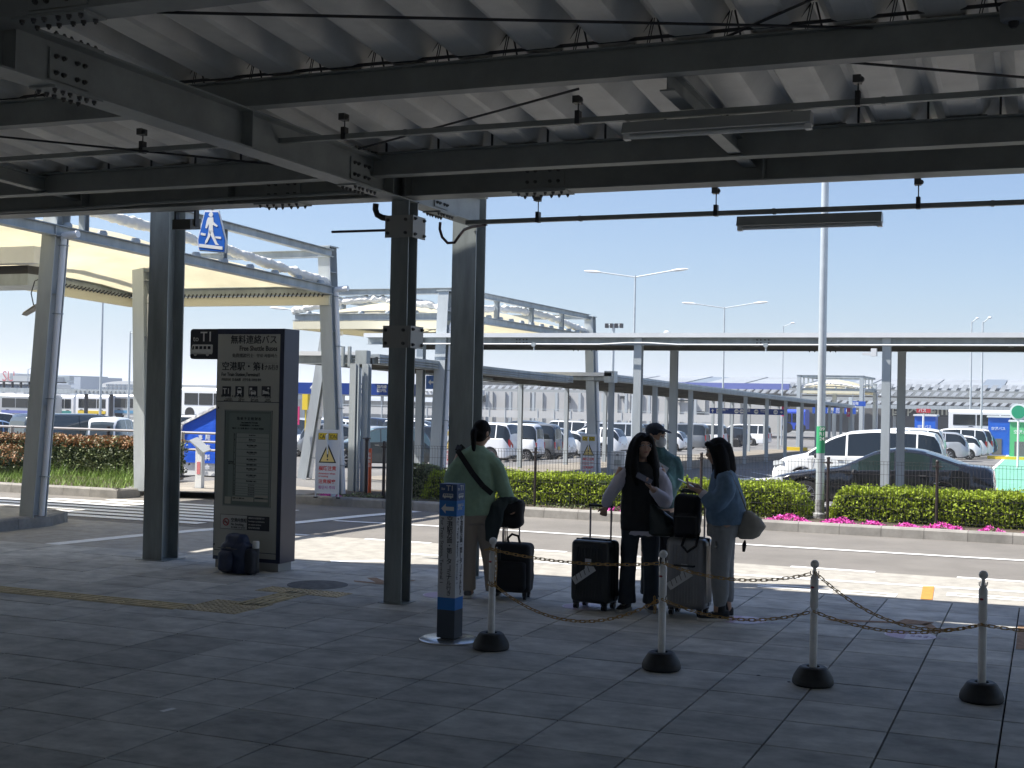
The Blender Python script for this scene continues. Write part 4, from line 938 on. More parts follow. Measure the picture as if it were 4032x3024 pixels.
for s,fx in ((-1,-.105),(1,.10)): slimb(b,[(s*.075,0,.84),(s*.085,0,.46),(fx,.0,.09),(fx,.0,.05)],[.085,.052,.038,.035])
as_obj('body',remeshed(b,.0085,None,1,[m_skin]),w.t)
m_ws=mat('white striped shirt',(.60,.58,.66),.8,bump=(120,.3,.003)); m_vb=mat('black vest',(.010,.010,.011),.8,nz=(8,.3))
b=MB(); slimb(b,[(-.12,0,1.25),(-.195,-.01,1.15),tuple(eL),tuple(hL+Vector((0,0,.035)))],[.07,.068,.060,.045]); slimb(b,[(.12,0,1.25),(.195,-.01,1.14),tuple(eR+Vector((.005,0,0))),tuple(hR.lerp(eR,.15))],[.07,.070,.070,.042])
b.rings([[(rx*math.cos(a),ry*math.sin(a),z) for a in [2*math.pi*i/16 for i in range(16)]] for z,rx,ry in ((.675,.165,.115),(.69,.168,.118),(.85,.16,.11),(1.1,.14,.1),(1.27,.15,.09),(1.315,.08,.07),(1.335,.06,.06))])
as_obj('shirt',remeshed(b,.0095,folds(.010,11,.8,.004,3),2,[m_ws]),w.t)
b=MB(); b.rings([[(rx*math.cos(a),-.0+ry*math.sin(a),z) for a in [2*math.pi*i/18 for i in range(18)]] for z,rx,ry in ((.715,.178,.130),(.73,.182,.134),(.9,.18,.13),(1.05,.178,.13),(1.18,.182,.13),(1.26,.178,.115),(1.305,.13,.09),(1.335,.07,.07))])
as_obj('vest',remeshed(b,.010,folds(.009,8,.4,.003,4),2,[m_vb]),w.t)
m_dj=mat('dark jeans',(.035,.045,.058),.85,nz=(5,.3),bump=(120,.4,.003))
b=MB(); b.rings([[(rx*math.cos(a),ry*math.sin(a),z) for a in [2*math.pi*i/16 for i in range(16)]] for z,rx,ry in ((.66,.16,.11),(.78,.155,.108),(.86,.14,.1))])
slimb(b,[(-.085,0,.76),(-.10,0,.46),(-.112,-.005,.22),(-.112,-.01,.06)],[.095,.072,.076,.088]); slimb(b,[(.085,0,.76),(.098,0,.46),(.108,-.005,.22),(.108,-.01,.06)],[.095,.072,.076,.086])
as_obj('jeans',remeshed(b,.010,folds(.011,10,.5,.003,5),2,[m_dj]),w.t)
m_bs=mat('black trainer',(.02,.02,.022),.7); m_so2=mat('off white sole',(.42,.40,.36),.6)
shoe(w,(-.09,.03,0),(-.20,-.19,0),m_bs,m_so2); shoe(w,(.09,.04,0),(.12,-.21,0),m_bs,m_so2)
b=MB(); b.ball(P(0,.022,.032),.084,.096,.094,18,12,rot=Rm)
for s in(-1,1): slimb(b,[P(s*.02,-.065,.100),P(s*.062,-.052,.055),P(s*.082,-.03,-.02),P(s*.092,-.02,-.10),P(s*.098,-.03,-.18),P(s*.098,-.07,-.28),P(s*.09,-.09,-.38)],[.024,.032,.036,.042,.048,.042,.012],ell=1.25)
for s in(-1,1): slimb(b,[P(s*.05,.0,.08),P(s*.085,.01,0),P(s*.11,.01,-.10),P(s*.13,-.0,-.2),P(s*.13,-.03,-.28)],[.04,.045,.05,.045,.012])
slimb(b,[P(0,.07,.05),P(0,.08,-.05),P(0,.08,-.18),P(0,.10,-.32),P(0,.10,-.42)],[.08,.09,.10,.09,.03],ell=.5)
b.ball(P(-.03,-.075,.075),.036,.014,.024,rot=Rm); b.ball(P(.03,-.075,.075),.036,.014,.024,rot=Rm)
as_obj('hair',remeshed(b,.008,folds(.004,26,.12,.0015,6),6,[m_hair]),w.t)
b=MB()
for s in(-1,1): b.tube([P(s*.031+.021*math.cos(t*math.pi/8),-.097,.003+.018*math.sin(t*math.pi/8)) for t in range(16)],.0014,5,closed=True); b.tube([P(s*.052,-.095,.006),P(s*.076,.0,.004)],.0013,5)
b.tube([P(-.01,-.098,.006),P(.01,-.098,.006)],.0013,5); b.build('glasses',mat('thin metal frame',(.3,.3,.3),.3,metal=.8),w.t)
def phone(fig,c,ax,up,m=None,name='phone',lab=None):
    b=MB(); c=Vector(c);ax=Vector(ax).normalized();b.bar(c-ax*.074,c+ax*.074,.072,.009,up); t=b.build(name,m or m_black,fig.t)
phone(w,hR+Vector((-.075,-.035,.085)),(-.8,.05,.42),(.25,-.6,.7),mat('phone case',(.05,.04,.04),.4))
m_gb=mat('black leather bag',(.014,.022,.020),.35,bump=(40,.5,.004))
t_=thing('handbag','slouchy black leather handbag hanging at the hip of the person in the vest','bag',tuple(w.base+Rz(YAW)@Vector((.20,-.10,.68))),YAW)
b=MB(); b.rings([[(x+rx*math.cos(a),ry*math.sin(a),z) for a in [2*math.pi*i/14 for i in range(14)]] for x,z,rx,ry in ((-.0,.0,.10,.05),(.0,.02,.135,.07),(.0,.08,.145,.075),(-.03,.16,.12,.06),(-.08,.23,.06,.04),(-.12,.28,.02,.02))])
as_obj('bag_body',remeshed(b,.010,folds(.012,10,.8,.003,7),2,[m_gb]),t_)
b=MB(); b.bar((-.12,0,.27),(-.17,.02,.45),.02,.006); b.bar((-.17,.02,.45),(-.16,.06,.60),.02,.006); b.build('shoulder_strap',m_gb,t_); MB().tube([(.06,-.07,.1),(.13,-.05,.02)],.004,5).build('zip',m_bolt,t_)

# --- man in cap and mask, behind ---
mn=Fig(1410,1303,229,11.95,'person in a dark cap, white face mask and teal jacket behind the others'); J=mn.J
b=MB(); b.rings([[(x+rx*math.cos(a),y+ry*math.sin(a),z) for a in [2*math.pi*i/16 for i in range(16)]] for x,y,z,rx,ry in ((.03,0,.85,.16,.11),(.03,0,1.05,.15,.11),(.03,0,1.25,.17,.11),(.03,0,1.36,.15,.09),(.02,0,1.42,.07,.06))])
slimb(b,[(.02,0,1.38),(.015,0,1.44),(.01,-.01,1.50)],[.058,.054,.055]); P,Rm=head(mn,(.0,-.01,1.555),R_(48),R_(6),b,mask=True)
eR=J(1448,1060,-.02); hR=J(1424,1020,-.25)
slimb(b,[(.17,0,1.32),(.20,0,1.16),tuple(eR),tuple(hR)],[.048,.042,.038,.026]); hand(b,hR,(-.5,-.3,.4),(-.2,-.3,.8),.7,1,-1); slimb(b,[(-.13,0,1.32),(-.17,-.02,1.12),(-.1,-.2,1.08)],[.048,.04,.028]); hand(b,(-.1,-.2,1.08),(.6,-.4,.2),(0,-.2,.9),.7,1,1)
for s in(-1,1): slimb(b,[(.02+s*.08,0,.84),(.02+s*.085,0,.46),(.02+s*.09,0,.08)],[.085,.055,.04])
as_obj('body',remeshed(b,.009,None,1,[m_skin]),mn.t)
m_tj=mat('teal jacket',(.09,.22,.22),.75,nz=(5,.35),bump=(60,.4,.005),col2=(.03,.07,.08))
b=MB(); b.rings([[(x+rx*math.cos(a),y+ry*math.sin(a),z) for a in [2*math.pi*i/18 for i in range(18)]] for x,y,z,rx,ry in ((.03,0,.87,.165,.125),(.03,0,.92,.18,.135),(.03,0,1.1,.185,.135),(.03,0,1.25,.19,.13),(.03,0,1.36,.165,.11),(.025,0,1.42,.09,.08),(.02,0,1.46,.065,.065))])
slimb(b,[(.15,0,1.33),(.205,0,1.2),tuple(eR+Vector((.005,0,0))),tuple(hR.lerp(eR,.2))],[.075,.074,.066,.046]); slimb(b,[(-.11,0,1.33),(-.17,-.02,1.14),(-.12,-.17,1.09)],[.07,.066,.05])
as_obj('jacket',remeshed(b,.011,folds(.013,9,.6,.004,8),2,[m_tj]),mn.t)
b=MB(); b.rings([[(.03+rx*math.cos(a),ry*math.sin(a),z) for a in [2*math.pi*i/16 for i in range(16)]] for z,rx,ry in ((.76,.155,.11),(.88,.155,.11),(.93,.15,.1))])
for s in(-1,1): slimb(b,[(.03+s*.075,0,.82),(.03+s*.085,0,.45),(.03+s*.09,0,.05)],[.09,.066,.058])
as_obj('trousers',remeshed(b,.011,folds(.01,9,.4,.003,9),2,[mat('black trousers',(.012,.013,.016),.8)]),mn.t)
shoe(mn,(-.05,.03,0),(.0,-.22,0),m_bs,m_bs); shoe(mn,(.11,.03,0),(.20,-.2,0),m_bs,m_bs)
b=MB(); b.ball(P(0,.015,.045),.084,.100,.078,18,12,rot=Rm); b.tube([P(0,-.06,.065),P(0,-.12,.058),P(0,-.165,.045)],[.062,.058,.03],12,ell=.12,up=tuple(Rm@Vector((1,0,0))))
as_obj('cap',remeshed(b,.008,folds(.002,20,1,.001,3),1,[mat('dark blue cap',(.014,.020,.035),.8)]),mn.t)
b=MB(); b.ball(P(0,.05,-.02),.076,.065,.06,12,9,rot=Rm); b.build('hair',m_hair,mn.t,sm=True)
b=MB(); b.ball(P(0,-.062,-.052),.062,.050,.058,14,10,rot=Rm); 
for s in(-1,1): b.tube([P(s*.055,-.045,-.03),P(s*.08,.01,-.0)],.002,5)
b.build('face_mask',mat('white mask',(.62,.62,.62),.8),mn.t,sm=True)
b=MB(); b.bar(hR+Vector((-.09,-.03,.07)),hR+Vector((.04,-.04,-.01)),.10,.003,(0,-.8,.6)); b.build('paper',mat('held paper',(.42,.44,.45),.7),mn.t)

# --- woman in the denim shirt, in profile ---
r=Fig(1552,1337,248,11.15,'person in profile with long hair, blue denim shirt and grey trousers, reading a phone'); J=r.J
b=MB(); b.rings([[(x+rx*math.cos(a),y+ry*math.sin(a),z) for a in [2*math.pi*i/16 for i in range(16)]] for x,y,z,rx,ry in ((.03,0,.80,.10,.13),(.03,0,.92,.09,.12),(.02,0,1.05,.09,.12),(.01,0,1.16,.105,.14),(.01,0,1.25,.085,.155),(.005,0,1.30,.06,.09),(-.0,0,1.33,.05,.05))])
slimb(b,[(.0,0,1.29),(-.015,0,1.345),(-.02,0,1.40)],[.05,.045,.05]); P,Rm=head(r,(-.045,0,1.455),R_(-92),R_(10),b,h=.215)
hA=J(1503,1058,-.14); eA=J(1535,1082,-.19)
slimb(b,[(.0,-.16,1.25),(.0,-.19,1.1),tuple(eA),tuple(hA)],[.043,.038,.035,.024]); hand(b,hA,(-.8,.1,.22),(.1,.25,.9),.65,.95,1)
hB=J(1508,1052,.10); slimb(b,[(.0,.16,1.25),(.03,.19,1.08),(-.06,.17,1.02),tuple(hB)],[.043,.038,.035,.024]); hand(b,hB,(-.8,-.15,.2),(.1,-.3,.9),.65,.95,-1)
for s,fx in ((-1,-.02),(1,.09)): slimb(b,[(.03,s*.075,.84),(.01+fx*.3,s*.08,.46),(fx,s*.08,.09),(fx,s*.08,.05)],[.085,.052,.038,.035])
as_obj('body',remeshed(b,.0085,None,1,[m_skin]),r.t)
m_dn=mat('denim shirt',(.13,.22,.33),.85,nz=(7,.3),bump=(150,.4,.003))
b=MB(); b.rings([[(x+rx*math.cos(a),y+ry*math.sin(a),z) for a in [2*math.pi*i/18 for i in range(18)]] for x,y,z,rx,ry in ((.04,0,.825,.155,.17),(.045,0,.85,.165,.175),(.045,0,.98,.17,.18),(.04,0,1.10,.15,.17),(.03,0,1.2,.125,.17),(.02,0,1.27,.10,.15),(.005,0,1.315,.065,.08))])
slimb(b,[(.01,-.13,1.255),(.015,-.2,1.14),tuple(eA+Vector((.01,-.0,-.01))),tuple(eA.lerp(hA,.55))],[.075,.082,.082,.052]); slimb(b,[(.0,.13,1.255),(.03,.19,1.1),(-.05,.18,1.02),(-.10,.15,1.06)],[.07,.075,.07,.05])
as_obj('shirt',remeshed(b,.010,folds(.014,9,.5,.004,10),2,[m_dn]),r.t)
b=MB(); slimb(b,[tuple(eA.lerp(hA,.5)),tuple(eA.lerp(hA,.78))],[.046,.038]); b.build('cuff',m_ws,r.t,sm=True)
m_gp=mat('grey trousers',(.25,.26,.265),.85,bump=(110,.4,.003))
b=MB(); b.rings([[(x+rx*math.cos(a),ry*math.sin(a),z) for a in [2*math.pi*i/16 for i in range(16)]] for x,z,rx,ry in ((.03,.72,.145,.155),(.035,.82,.15,.16),(.035,.93,.13,.15))])
slimb(b,[(.02,-.08,.80),(-.005,-.085,.5),(-.005,-.085,.25),(-.01,-.085,.16),(-.01,-.085,.13)],[.11,.088,.075,.055,.042]); slimb(b,[(.05,.08,.80),(.06,.085,.5),(.085,.085,.25),(.095,.085,.17),(.095,.085,.14)],[.105,.085,.07,.052,.042])
as_obj('trousers',remeshed(b,.010,folds(.013,9,.4,.003,11),2,[m_gp]),r.t)
b=MB(); b.bar(J(1541,1165,-.165),J(1541,1180,-.16),.012,.01); b.bar(J(1538,1180,-.16),J(1545,1176,-.16),.012,.01); b.build('trouser_emblem',m_ink2,r.t)
m_hs=mat('black canvas sneaker',(.016,.017,.02),.75)
shoe(r,(.075,-.085,0),(-.19,-.10,0),m_hs,mat('white sneaker sole',(.62,.60,.56),.6),h=.095,w=.045,high=.16); shoe(r,(.14,.085,0),(-.10,.075,0),m_hs,mat('white sneaker sole',(.62,.60,.56),.6),h=.095,w=.045,high=.16)
b=MB(); b.ball(P(0,.022,.030),.086,.100,.095,18,12,rot=Rm)
for s in(-1,1): slimb(b,[P(s*.02,-.07,.085),P(s*.066,-.045,.05),P(s*.084,-.02,-.02),P(s*.088,-.01,-.12),P(s*.09,-.025,-.24),P(s*.085,-.045,-.36),P(s*.075,-.055,-.44)],[.02,.028,.036,.040,.038,.030,.010],ell=1.3)
slimb(b,[P(0,.05,.05),P(0,.06,-.06),P(0,.05,-.18),P(0,.045,-.32)],[.085,.095,.10,.05],ell=.9)
for s in(-1,1): slimb(b,[P(s*.05,.02,.06),P(s*.075,.03,-.05),P(s*.09,.02,-.18),P(s*.10,.01,-.32)],[.05,.06,.062,.03]); slimb(b,[P(s*.06,-.01,.04),P(s*.08,.0,-.1),P(s*.09,-.01,-.25),P(s*.09,-.03,-.38)],[.05,.05,.05,.02])
b.ball(P(-.0,-.082,.078),.05,.014,.022,rot=Rm)
as_obj('hair',remeshed(b,.008,folds(.004,26,.12,.0015,12),6,[m_hair]),r.t)
phone(r,hA+Vector((-.095,.06,.055)),(-.8,.1,.38),(.38,-.1,.9),mat('silver phone',(.42,.45,.47),.3))
m_bb=mat('beige leather tote',(.30,.28,.24),.6,nz=(5,.15))
t_=thing('tote_bag','beige leather tote hanging behind the person in the denim shirt','bag',tuple(r.base+Rz(YAW)@Vector((.25,-.10,.70))),YAW)
b=MB(); b.rings([[(x+rx*math.cos(a),ry*math.sin(a),z) for a in [2*math.pi*i/14 for i in range(14)]] for x,z,rx,ry in ((-.04,.01,.06,.04),(-.02,.04,.10,.05),(.01,.12,.12,.05),(.0,.19,.085,.04),(-.03,.25,.03,.02))])
as_obj('bag_body',remeshed(b,.010,folds(.008,9,.7,.003,13),2,[m_bb]),t_)
b=MB(); b.bar((-.04,-.04,.24),(-.12,-.10,.42),.014,.005); b.bar((-.12,-.10,.42),(-.20,-.09,.585),.014,.005); b.bar((-.20,-.09,.585),(-.235,.0,.60),.014,.005); b.build('shoulder_strap',m_bb,t_)
MB().tube([(-.05,.0,.0),(-.055,0,-.04),(-.06,0,-.10)],[.006,.02,.012],8).build('tassel',m_fab,t_,sm=True)
# ---------------- planting, fence ----------------
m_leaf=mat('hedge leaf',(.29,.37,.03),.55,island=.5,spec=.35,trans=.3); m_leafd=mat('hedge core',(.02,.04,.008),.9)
m_leafr=mat('reddish leaf tips',(.30,.15,.055),.55,island=.4); m_leaf2=mat('dull hedge leaf',(.15,.18,.075),.5,island=.6)
m_grass=mat('grass blade',(.19,.30,.05),.6,island=.45); m_fl=mat('azalea petal',(.75,.10,.48),.6,island=.3); m_twig=mat('twig',(.05,.035,.02),.9)
def leaves(mb,pts,size,mi=None,seed=0):
    rg=np.random.RandomState(seed); n=len(pts); P=np.array(pts); 
    d=rg.normal(size=(n,3)); d/=np.linalg.norm(d,axis=1)[:,None]; e=rg.normal(size=(n,3)); s=np.cross(d,e); s/=np.linalg.norm(s,axis=1)[:,None]
    sz=size*(.6+.8*rg.rand(n))[:,None]; A=P-d*sz*.5; B=P+d*sz*.5; C=s*sz*.28; m=np.cross(d,s)*sz*.08
    v=np.stack([A,P+C+m,B,P-C+m],1).reshape(-1,3); o=len(mb.v); mb.v+=list(map(tuple,v)); mb.f+=[(o+4*i,o+4*i+1,o+4*i+2,o+4*i+3) for i in range(n)]; mb.m+=[0]*n if mi is None else list(mi)
def hedge(label,x0,x1,y0,y1,h,z0,dens,size,mats,seed,redtop=False,roundl=.0,roundr=.0,bump_=.06,yslope=0):
    rg=np.random.RandomState(seed); t=thing('hedge',label,'hedge',((x0+x1)/2,(y0+y1)/2,z0))
    def top(x,y):
        e=1
        if roundl: e=min(e,math.sqrt(max(0,1-max(0,(x0+roundl-x)/roundl)**2)))
        if roundr: e=min(e,math.sqrt(max(0,1-max(0,(x-x1+roundr)/roundr)**2)))
        return h*(.35+.65*e)+bump_*noise.noise(Vector((x*1.3,y*1.3,seed)))+bump_*.6*noise.noise(Vector((x*4,y*4,seed)))
    L=x1-x0; pts=[];mi=[]
    nt_=int(L*(y1-y0)*dens); nf=int(L*h*dens); ns=int((y1-y0)*h*dens)
    def add(x,y,z,k):
        pts.append((x,y+yslope*(x-x0),z0+z)); mi.append(k)
    for i in range(nt_):
        x=x0+L*rg.rand();y=y0+(y1-y0)*rg.rand();zt=top(x,y); z=zt-abs(rg.normal())*.04+(.05*rg.rand() if rg.rand()<.2 else 0); add(x,y,z,1 if (redtop and rg.rand()<.8) else 0)
    for i in range(nf):
        x=x0+L*rg.rand();zt=top(x,y0);z=zt*rg.rand()**.8; y=y0+abs(rg.normal())*.06-.03+.05*noise.noise(Vector((x*3,z*5,seed)))+.12*(z/h)**4; add(x,y,z,1 if (redtop and z>h*.78 and rg.rand()<.7) else 0)
    for i in range(ns):
        for xx in (x0,x1):
            y=y0+(y1-y0)*rg.rand();z=top(xx,y)*rg.rand(); add(xx+rg.normal()*.04,y,z,0)
    b=MB(); leaves(b,pts,size,mi if redtop else None,seed); o=b.build('foliage',mats,t); o['kind']='stuff'
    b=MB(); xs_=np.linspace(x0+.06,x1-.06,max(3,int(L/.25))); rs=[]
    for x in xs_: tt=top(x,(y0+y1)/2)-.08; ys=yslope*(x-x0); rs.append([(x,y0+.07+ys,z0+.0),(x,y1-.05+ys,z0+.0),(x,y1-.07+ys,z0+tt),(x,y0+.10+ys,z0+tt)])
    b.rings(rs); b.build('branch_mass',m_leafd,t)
    b=MB()
    for i in range(int(L*3)): x=x0+L*rg.rand(); y=y0+.03+.1*rg.rand(); b.tube([(x,y+yslope*(x-x0),z0),(x+rg.normal()*.05,y+yslope*(x-x0),z0+.25)],.008,4)
    o=b.build('stems',m_twig,t); o['kind']='stuff'
hedge('clipped bright green hedge behind the fence left of the tall lamp post',-10.0,-3.52,20.28,21.25,.50,.11,1800,.052,[m_leaf],1,roundr=.5,roundl=.2)
hedge('clipped bright green hedge running right from the tall lamp post',-3.08,5,20.45,21.4,.50,.11,1800,.052,[m_leaf],2,roundl=.25)
hedge('broad hedge with rust red shoot tips on the grass bed at left',-34,-17.4,21.3,23.0,.72,.12,1100,.065,[m_leaf2,m_leafr],3,redtop=True,yslope=.03)
hedge('low clump of the red tipped hedge sticking out at the far left',-22.4,-19.6,20.35,21.4,.55,.12,1100,.065,[m_leaf2,m_leafr],4,redtop=True,roundr=.6)
rg=np.random.RandomState(5); b=MB()
for i in range(15000):
    x=-30+14.9*rg.rand(); y=18.7+(2.8+.2*(x+30)*0)*rg.rand()
    if x>-16.2-.5*(y-19.5)*0 and y>19.6+(-15.2-x)*1.9: continue
    h=(.05+.12*rg.rand()**2)*(1+.7*(noise.noise(Vector((x*.9,y*.9,0)))>.15))*(1.5 if y>20.6 else 1); a=rg.rand()*6.28; l=rg.normal(size=2)*.35*h
    w_2=.006; c,s_=math.cos(a)*w_2,math.sin(a)*w_2; b.add([(x-c,y-s_,.12),(x+c,y+s_,.12),(x+l[0],y+l[1],.12+h)],[(0,1,2)])
tag(b.build('grass',m_grass),'sunlit tufty green grass in front of the red tipped hedge','grass',kind='stuff')
# weeds and litter on the strip, azalea flowers
for i,(x,w_3,h_,l) in enumerate(((-8.05,.10,.05,'tiny pink azalea tuft behind the leftmost fence post stretch'),(-6.35,.34,.10,'bright pink azalea clump on the kerb between green sweater and black vest'),(-5.25,.22,.07,'pink azalea tuft half hidden by the black vest sleeve'),(-4.62,.18,.06,'small pink azalea tuft between the two facing women'),
    (-2.95+.0,.0,0,''),(-3.62,.62,.10,'wide pink azalea patch right of the beige tote'),(-2.88,.45,.10,'pink azalea patch at the foot of the tall lamp post'),(-2.38,.34,.07,'thin pink azalea patch right of the tall lamp post'),(-1.88,.34,.06,'low pink azalea patch midway along the right hedge'),(-1.38,.58,.09,'long pink azalea patch in the middle of the right hedge foot'),(-.75,.32,.08,'small pink azalea patch left of the right hand fence post'),(-.35+.35,.6,.09,'pink azalea patch at the right edge of the photo'),(-11.55,.42,.05,'magenta azalea tuft lying at the foot of the walkway posts'))):
    if not l: continue
    y=19.74 if i<12 else 19.72; t=thing('azalea',l,'flowers',(x,y,.11),group='pink azaleas along the kerb'); pts=[];p2=[]
    for j in range(int(260*w_3/.3)):
        a=rg.rand()*6.28; r_=math.sqrt(rg.rand()); xx=x+w_3/2*r_*math.cos(a)*1.05+.03*rg.normal(); yy=y+.09*r_*math.sin(a); zz=.12+h_*(1-r_*r_)*(.4+.6*rg.rand())*(1+.6*noise.noise(Vector((xx*6,0,i)))); pts.append((xx,yy,zz)) if noise.noise(Vector((xx*9,yy*9,3.3)))>-.25 else p2.append((xx,yy,zz-.02))
    b=MB(); leaves(b,pts,.035,None,i); o=b.build('petals',m_fl,t); o['kind']='stuff'
    b=MB(); leaves(b,p2+[(p[0],p[1],.115) for p in pts[::4]],.03,None,i+50); o=b.build('leaves',m_leaf2,t); o['kind']='stuff'
b=MB(); leaves(b,[(-11.4+8*rg.rand()**1.2,19.68+.75*rg.rand(),.115+.04*rg.rand()) for _ in range(1400)],.04,None,9); tag(b.build('weeds',m_leaf2),'scattered low weeds and leaf litter on the bare planting strip','weeds',kind='stuff')
for i,(x,y) in enumerate(((-11.2,20.9),)): pass
hedge('loose green bush just left of the fence post behind the green sweater',-10.75,-10.02,20.5,21.1,.55,.11,1500,.055,[m_leaf2],8,roundl=.3)
# mesh fence
m_fp=mat('dark brown fence post',(.030,.022,.022),.45); m_wire=mat('brown fence wire',(.055,.05,.05),.5)
fe=thing('mesh_fence','waist high dark wire mesh fence in front of the clipped hedges','fence',(-5,20.1,.11))
PX=[-11.0,-10.62,-7.84,-5.06,-3.10,-1.52,1.3,4.1]; FY=lambda x:20.02+.03*(x+8)
wp=MB()
for a,c in zip(PX[1:-1],PX[2:]):
    b=MB(); n=int((c-a)/.05)
    for i in range(1,n):
        x=a+(c-a)*i/n; y=FY(x); b.bar((x,y,.16),(x,y,1.0),.0042,.0042,(0,1,0)); b.bar((x,y,1.0),(x,y-.02,1.045),.0042,.0042,(0,1,0))
    for z in (.17,.34,.51,.68,.85,1.0,1.045): b.bar((a+.03,FY(a)-.005*(z<1.02)-.02*(z>1.02),z),(c-.03,FY(c)-.005*(z<1.02)-.02*(z>1.02),z),.005,.005)
    o=b.build('wire_panel',m_wire,fe); o['kind']='stuff'
for x in PX[1:]:
    y=FY(x); MB().tube([(x,y,.10),(x,y,1.06)],.024,10).build('post',m_fp,fe,sm=True); MB().ball((x,y,1.07),.028,n=10,m=6).build('post_cap',m_fp,fe,sm=True)
    b=MB(); b.tube([(x-.07,y-.01,1.0),(x+.07,y-.01,1.0)],.012,6); b.box(x-.03,x+.03,y-.03,y+.03,.985,1.015); b.build('post_clamp',m_fp,fe)
# lower fence left of the posts, by the walkway
for x in (-10.62,): MB().box(x-.02,x+.02,FY(x)-.02,FY(x)+.02,.1,1.1).build('post',m_fp,fe)
# pipe guard rail at the far left
gr=thing('guard_rail','three bar pale pipe guard rail between the red tipped hedge and the vans','guard rail',(-24,23.6,0))
m_rail=mat('pale pipe rail',(.50,.46,.42),.35,metal=.5)
for z in (.62,.80,.99): MB().tube([(-60,23.4,z),(-16.6,23.7,z)],.028,8).build('rail',m_rail,gr,sm=True)
for x in (-50,-44,-38,-32,-27.2,-22.4,-17.6): MB().tube([(x,23.4+.006*(x+60),-.05),(x,23.4+.006*(x+60),1.0)],.04,8).build('post',m_rail,gr,sm=True)
x=px(237,24.0); f2=thing('fence_post','short black fence post with a cross clamp behind the red hedge by the white van','post',(x,24,0)); MB().tube([(x,24,-.05),(x,24,1.06)],.04,8).build('post_tube',m_fp,f2,sm=True); MB().tube([(x-.1,24,.98),(x+.1,24,.98)],.018,6).build('post_clamp',m_fp,f2,sm=True)
# ---------------- posts, canopies and covered walkways across the road ----------------
m_pole=mat('galvanised lamp pole',(.56,.60,.62),.38,metal=.45,nz=(3,.1)); m_gb2=mat('green band',(.04,.33,.14),.5)
# tall lamp post at the hedge gap
lp=thing('lamp_post','tall pale galvanised lamp post with a green numbered band in the hedge gap','lamp post',(-3.29,20.6,.1))
MB().tube([(-3.29,20.6,.08),(-3.29,20.6,4),(-3.29,20.6,9)],[.066,.060,.05],16).build('pole',m_pole,lp,sm=True)
MB().lathe((-3.29,20.6,.1),[(.10,0),(.10,.08),(.07,.10),(.07,.30)],12).build('pole_base',mat('base wrap',(.3,.3,.3),.6,nz=(20,.5)),lp,sm=True)
zb1,zb0=at_y(1775,921,20.54).z,at_y(1775,979,20.54).z
MB().lathe((-3.29,20.6,0),[(.068,zb0),(.068,zb1)],16).build('number_band',m_gb2,lp,sm=True)
for i,t_ in enumerate(('09','R1','24')): text(t_,.078,m_wprint,lp,(-3.29+.03,20.524,zb1-.068-.075*i),(math.cos(.16),math.sin(.16),0),align='CENTER',bold=.01)
b=MB(); b.tube([(-3.29,20.6,9),(-3.29,20.6,9.1)],.05,10); b.tube([(-3.29,20.6,8.9),(-4.5,20.6,9.2)],.03,8); b.tube([(-3.29,20.6,8.9),(-2.1,20.6,9.2)],.03,8); b.build('lamp_arm',m_pole,lp,sm=True)
for x in (-4.7,-1.9): MB().ball((x,20.6,9.2),.32,.13,.07).build('lamp_head',m_galvw,lp,sm=True)
def lamp(label,x,y,zt,arm,single=0,r=.09,heads=True,tilt=.25):
    zg=gz(x,y); t=thing('street_lamp',label,'street lamp',(x,y,zg),group=None)
    MB().tube([(x,y,zg),(x,y,(zg+zt)/2),(x,y,zt)],[r,r*.8,r*.55],10).build('pole',m_pole,t,sm=True)
    for s in ((-1,1) if not single else (single,)):
        b=MB(); b.tube([(x,y,zt-.1),(x+s*arm*.8,y,zt+tilt),],r*.45,8); b.build('lamp_arm',m_pole,t,sm=True)
        MB().ball((x+s*arm*.9,y,zt+tilt+.02),arm*.17+.06,.16,.08,rot=Matrix.Rotation(-s*.08,3,'Y')).build('lamp_head',m_galvw,t,sm=True)
lamp('nearer double armed street lamp standing above the car park centre',px(1368,72),72,9.15,2.9)
lamp('farther double armed street lamp right of the bigger one',px(1562,92),92,8.8,2.9)
lamp('small single armed lamp in front of the terminal roof',px(1690,125),125,9.4,1.0,1,.08)
t=thing('antenna_mast','thin mast with a ring of small spotlights above the walkway roof','mast',(px(1323,110),110,gz(-20,110))); x=px(1323,110); zt=at_y(1323,700,110).z
MB().tube([(x,110,-1.3),(x,110,zt)],.14,8).build('pole',m_pole,t,sm=True); MB().tube([(x-.8,110,zt-.1),(x+.8,110,zt-.1)],.06,6).build('lamp_ring',m_pole,t)
for i in range(4): MB().box(x-.75+.45*i,x-.5+.45*i,109.8,110.2,zt-.35,zt+.05).build('lamp_head',m_dark,t)
lamp('slender lamp pole with its head hidden by the white canopy at left',px(218,62),62,9.6,.5,1,.085)
lamp('blue grey pole with a short bracket lamp left of the dark column',px(279,58),58,at_y(285,716,58).z,.8,1,.075,tilt=.02)
lamp('double armed lamp partly hidden behind the column with the caution board',px(695,66),66,at_y(640,668,66).z-.2,3.4)
lamp('thin light pole left of the white bus roof at right',px(2097,118),118,9.3,.5,1,.10); lamp('thin light pole crossing the white bus roof at right',px(2121,96),96,7.9,.5,1,.085)
lamp('small grey lamp at the far left over the terminal roofs',px(60,140),140,at_y(60,797,140).z,1,1,.1)
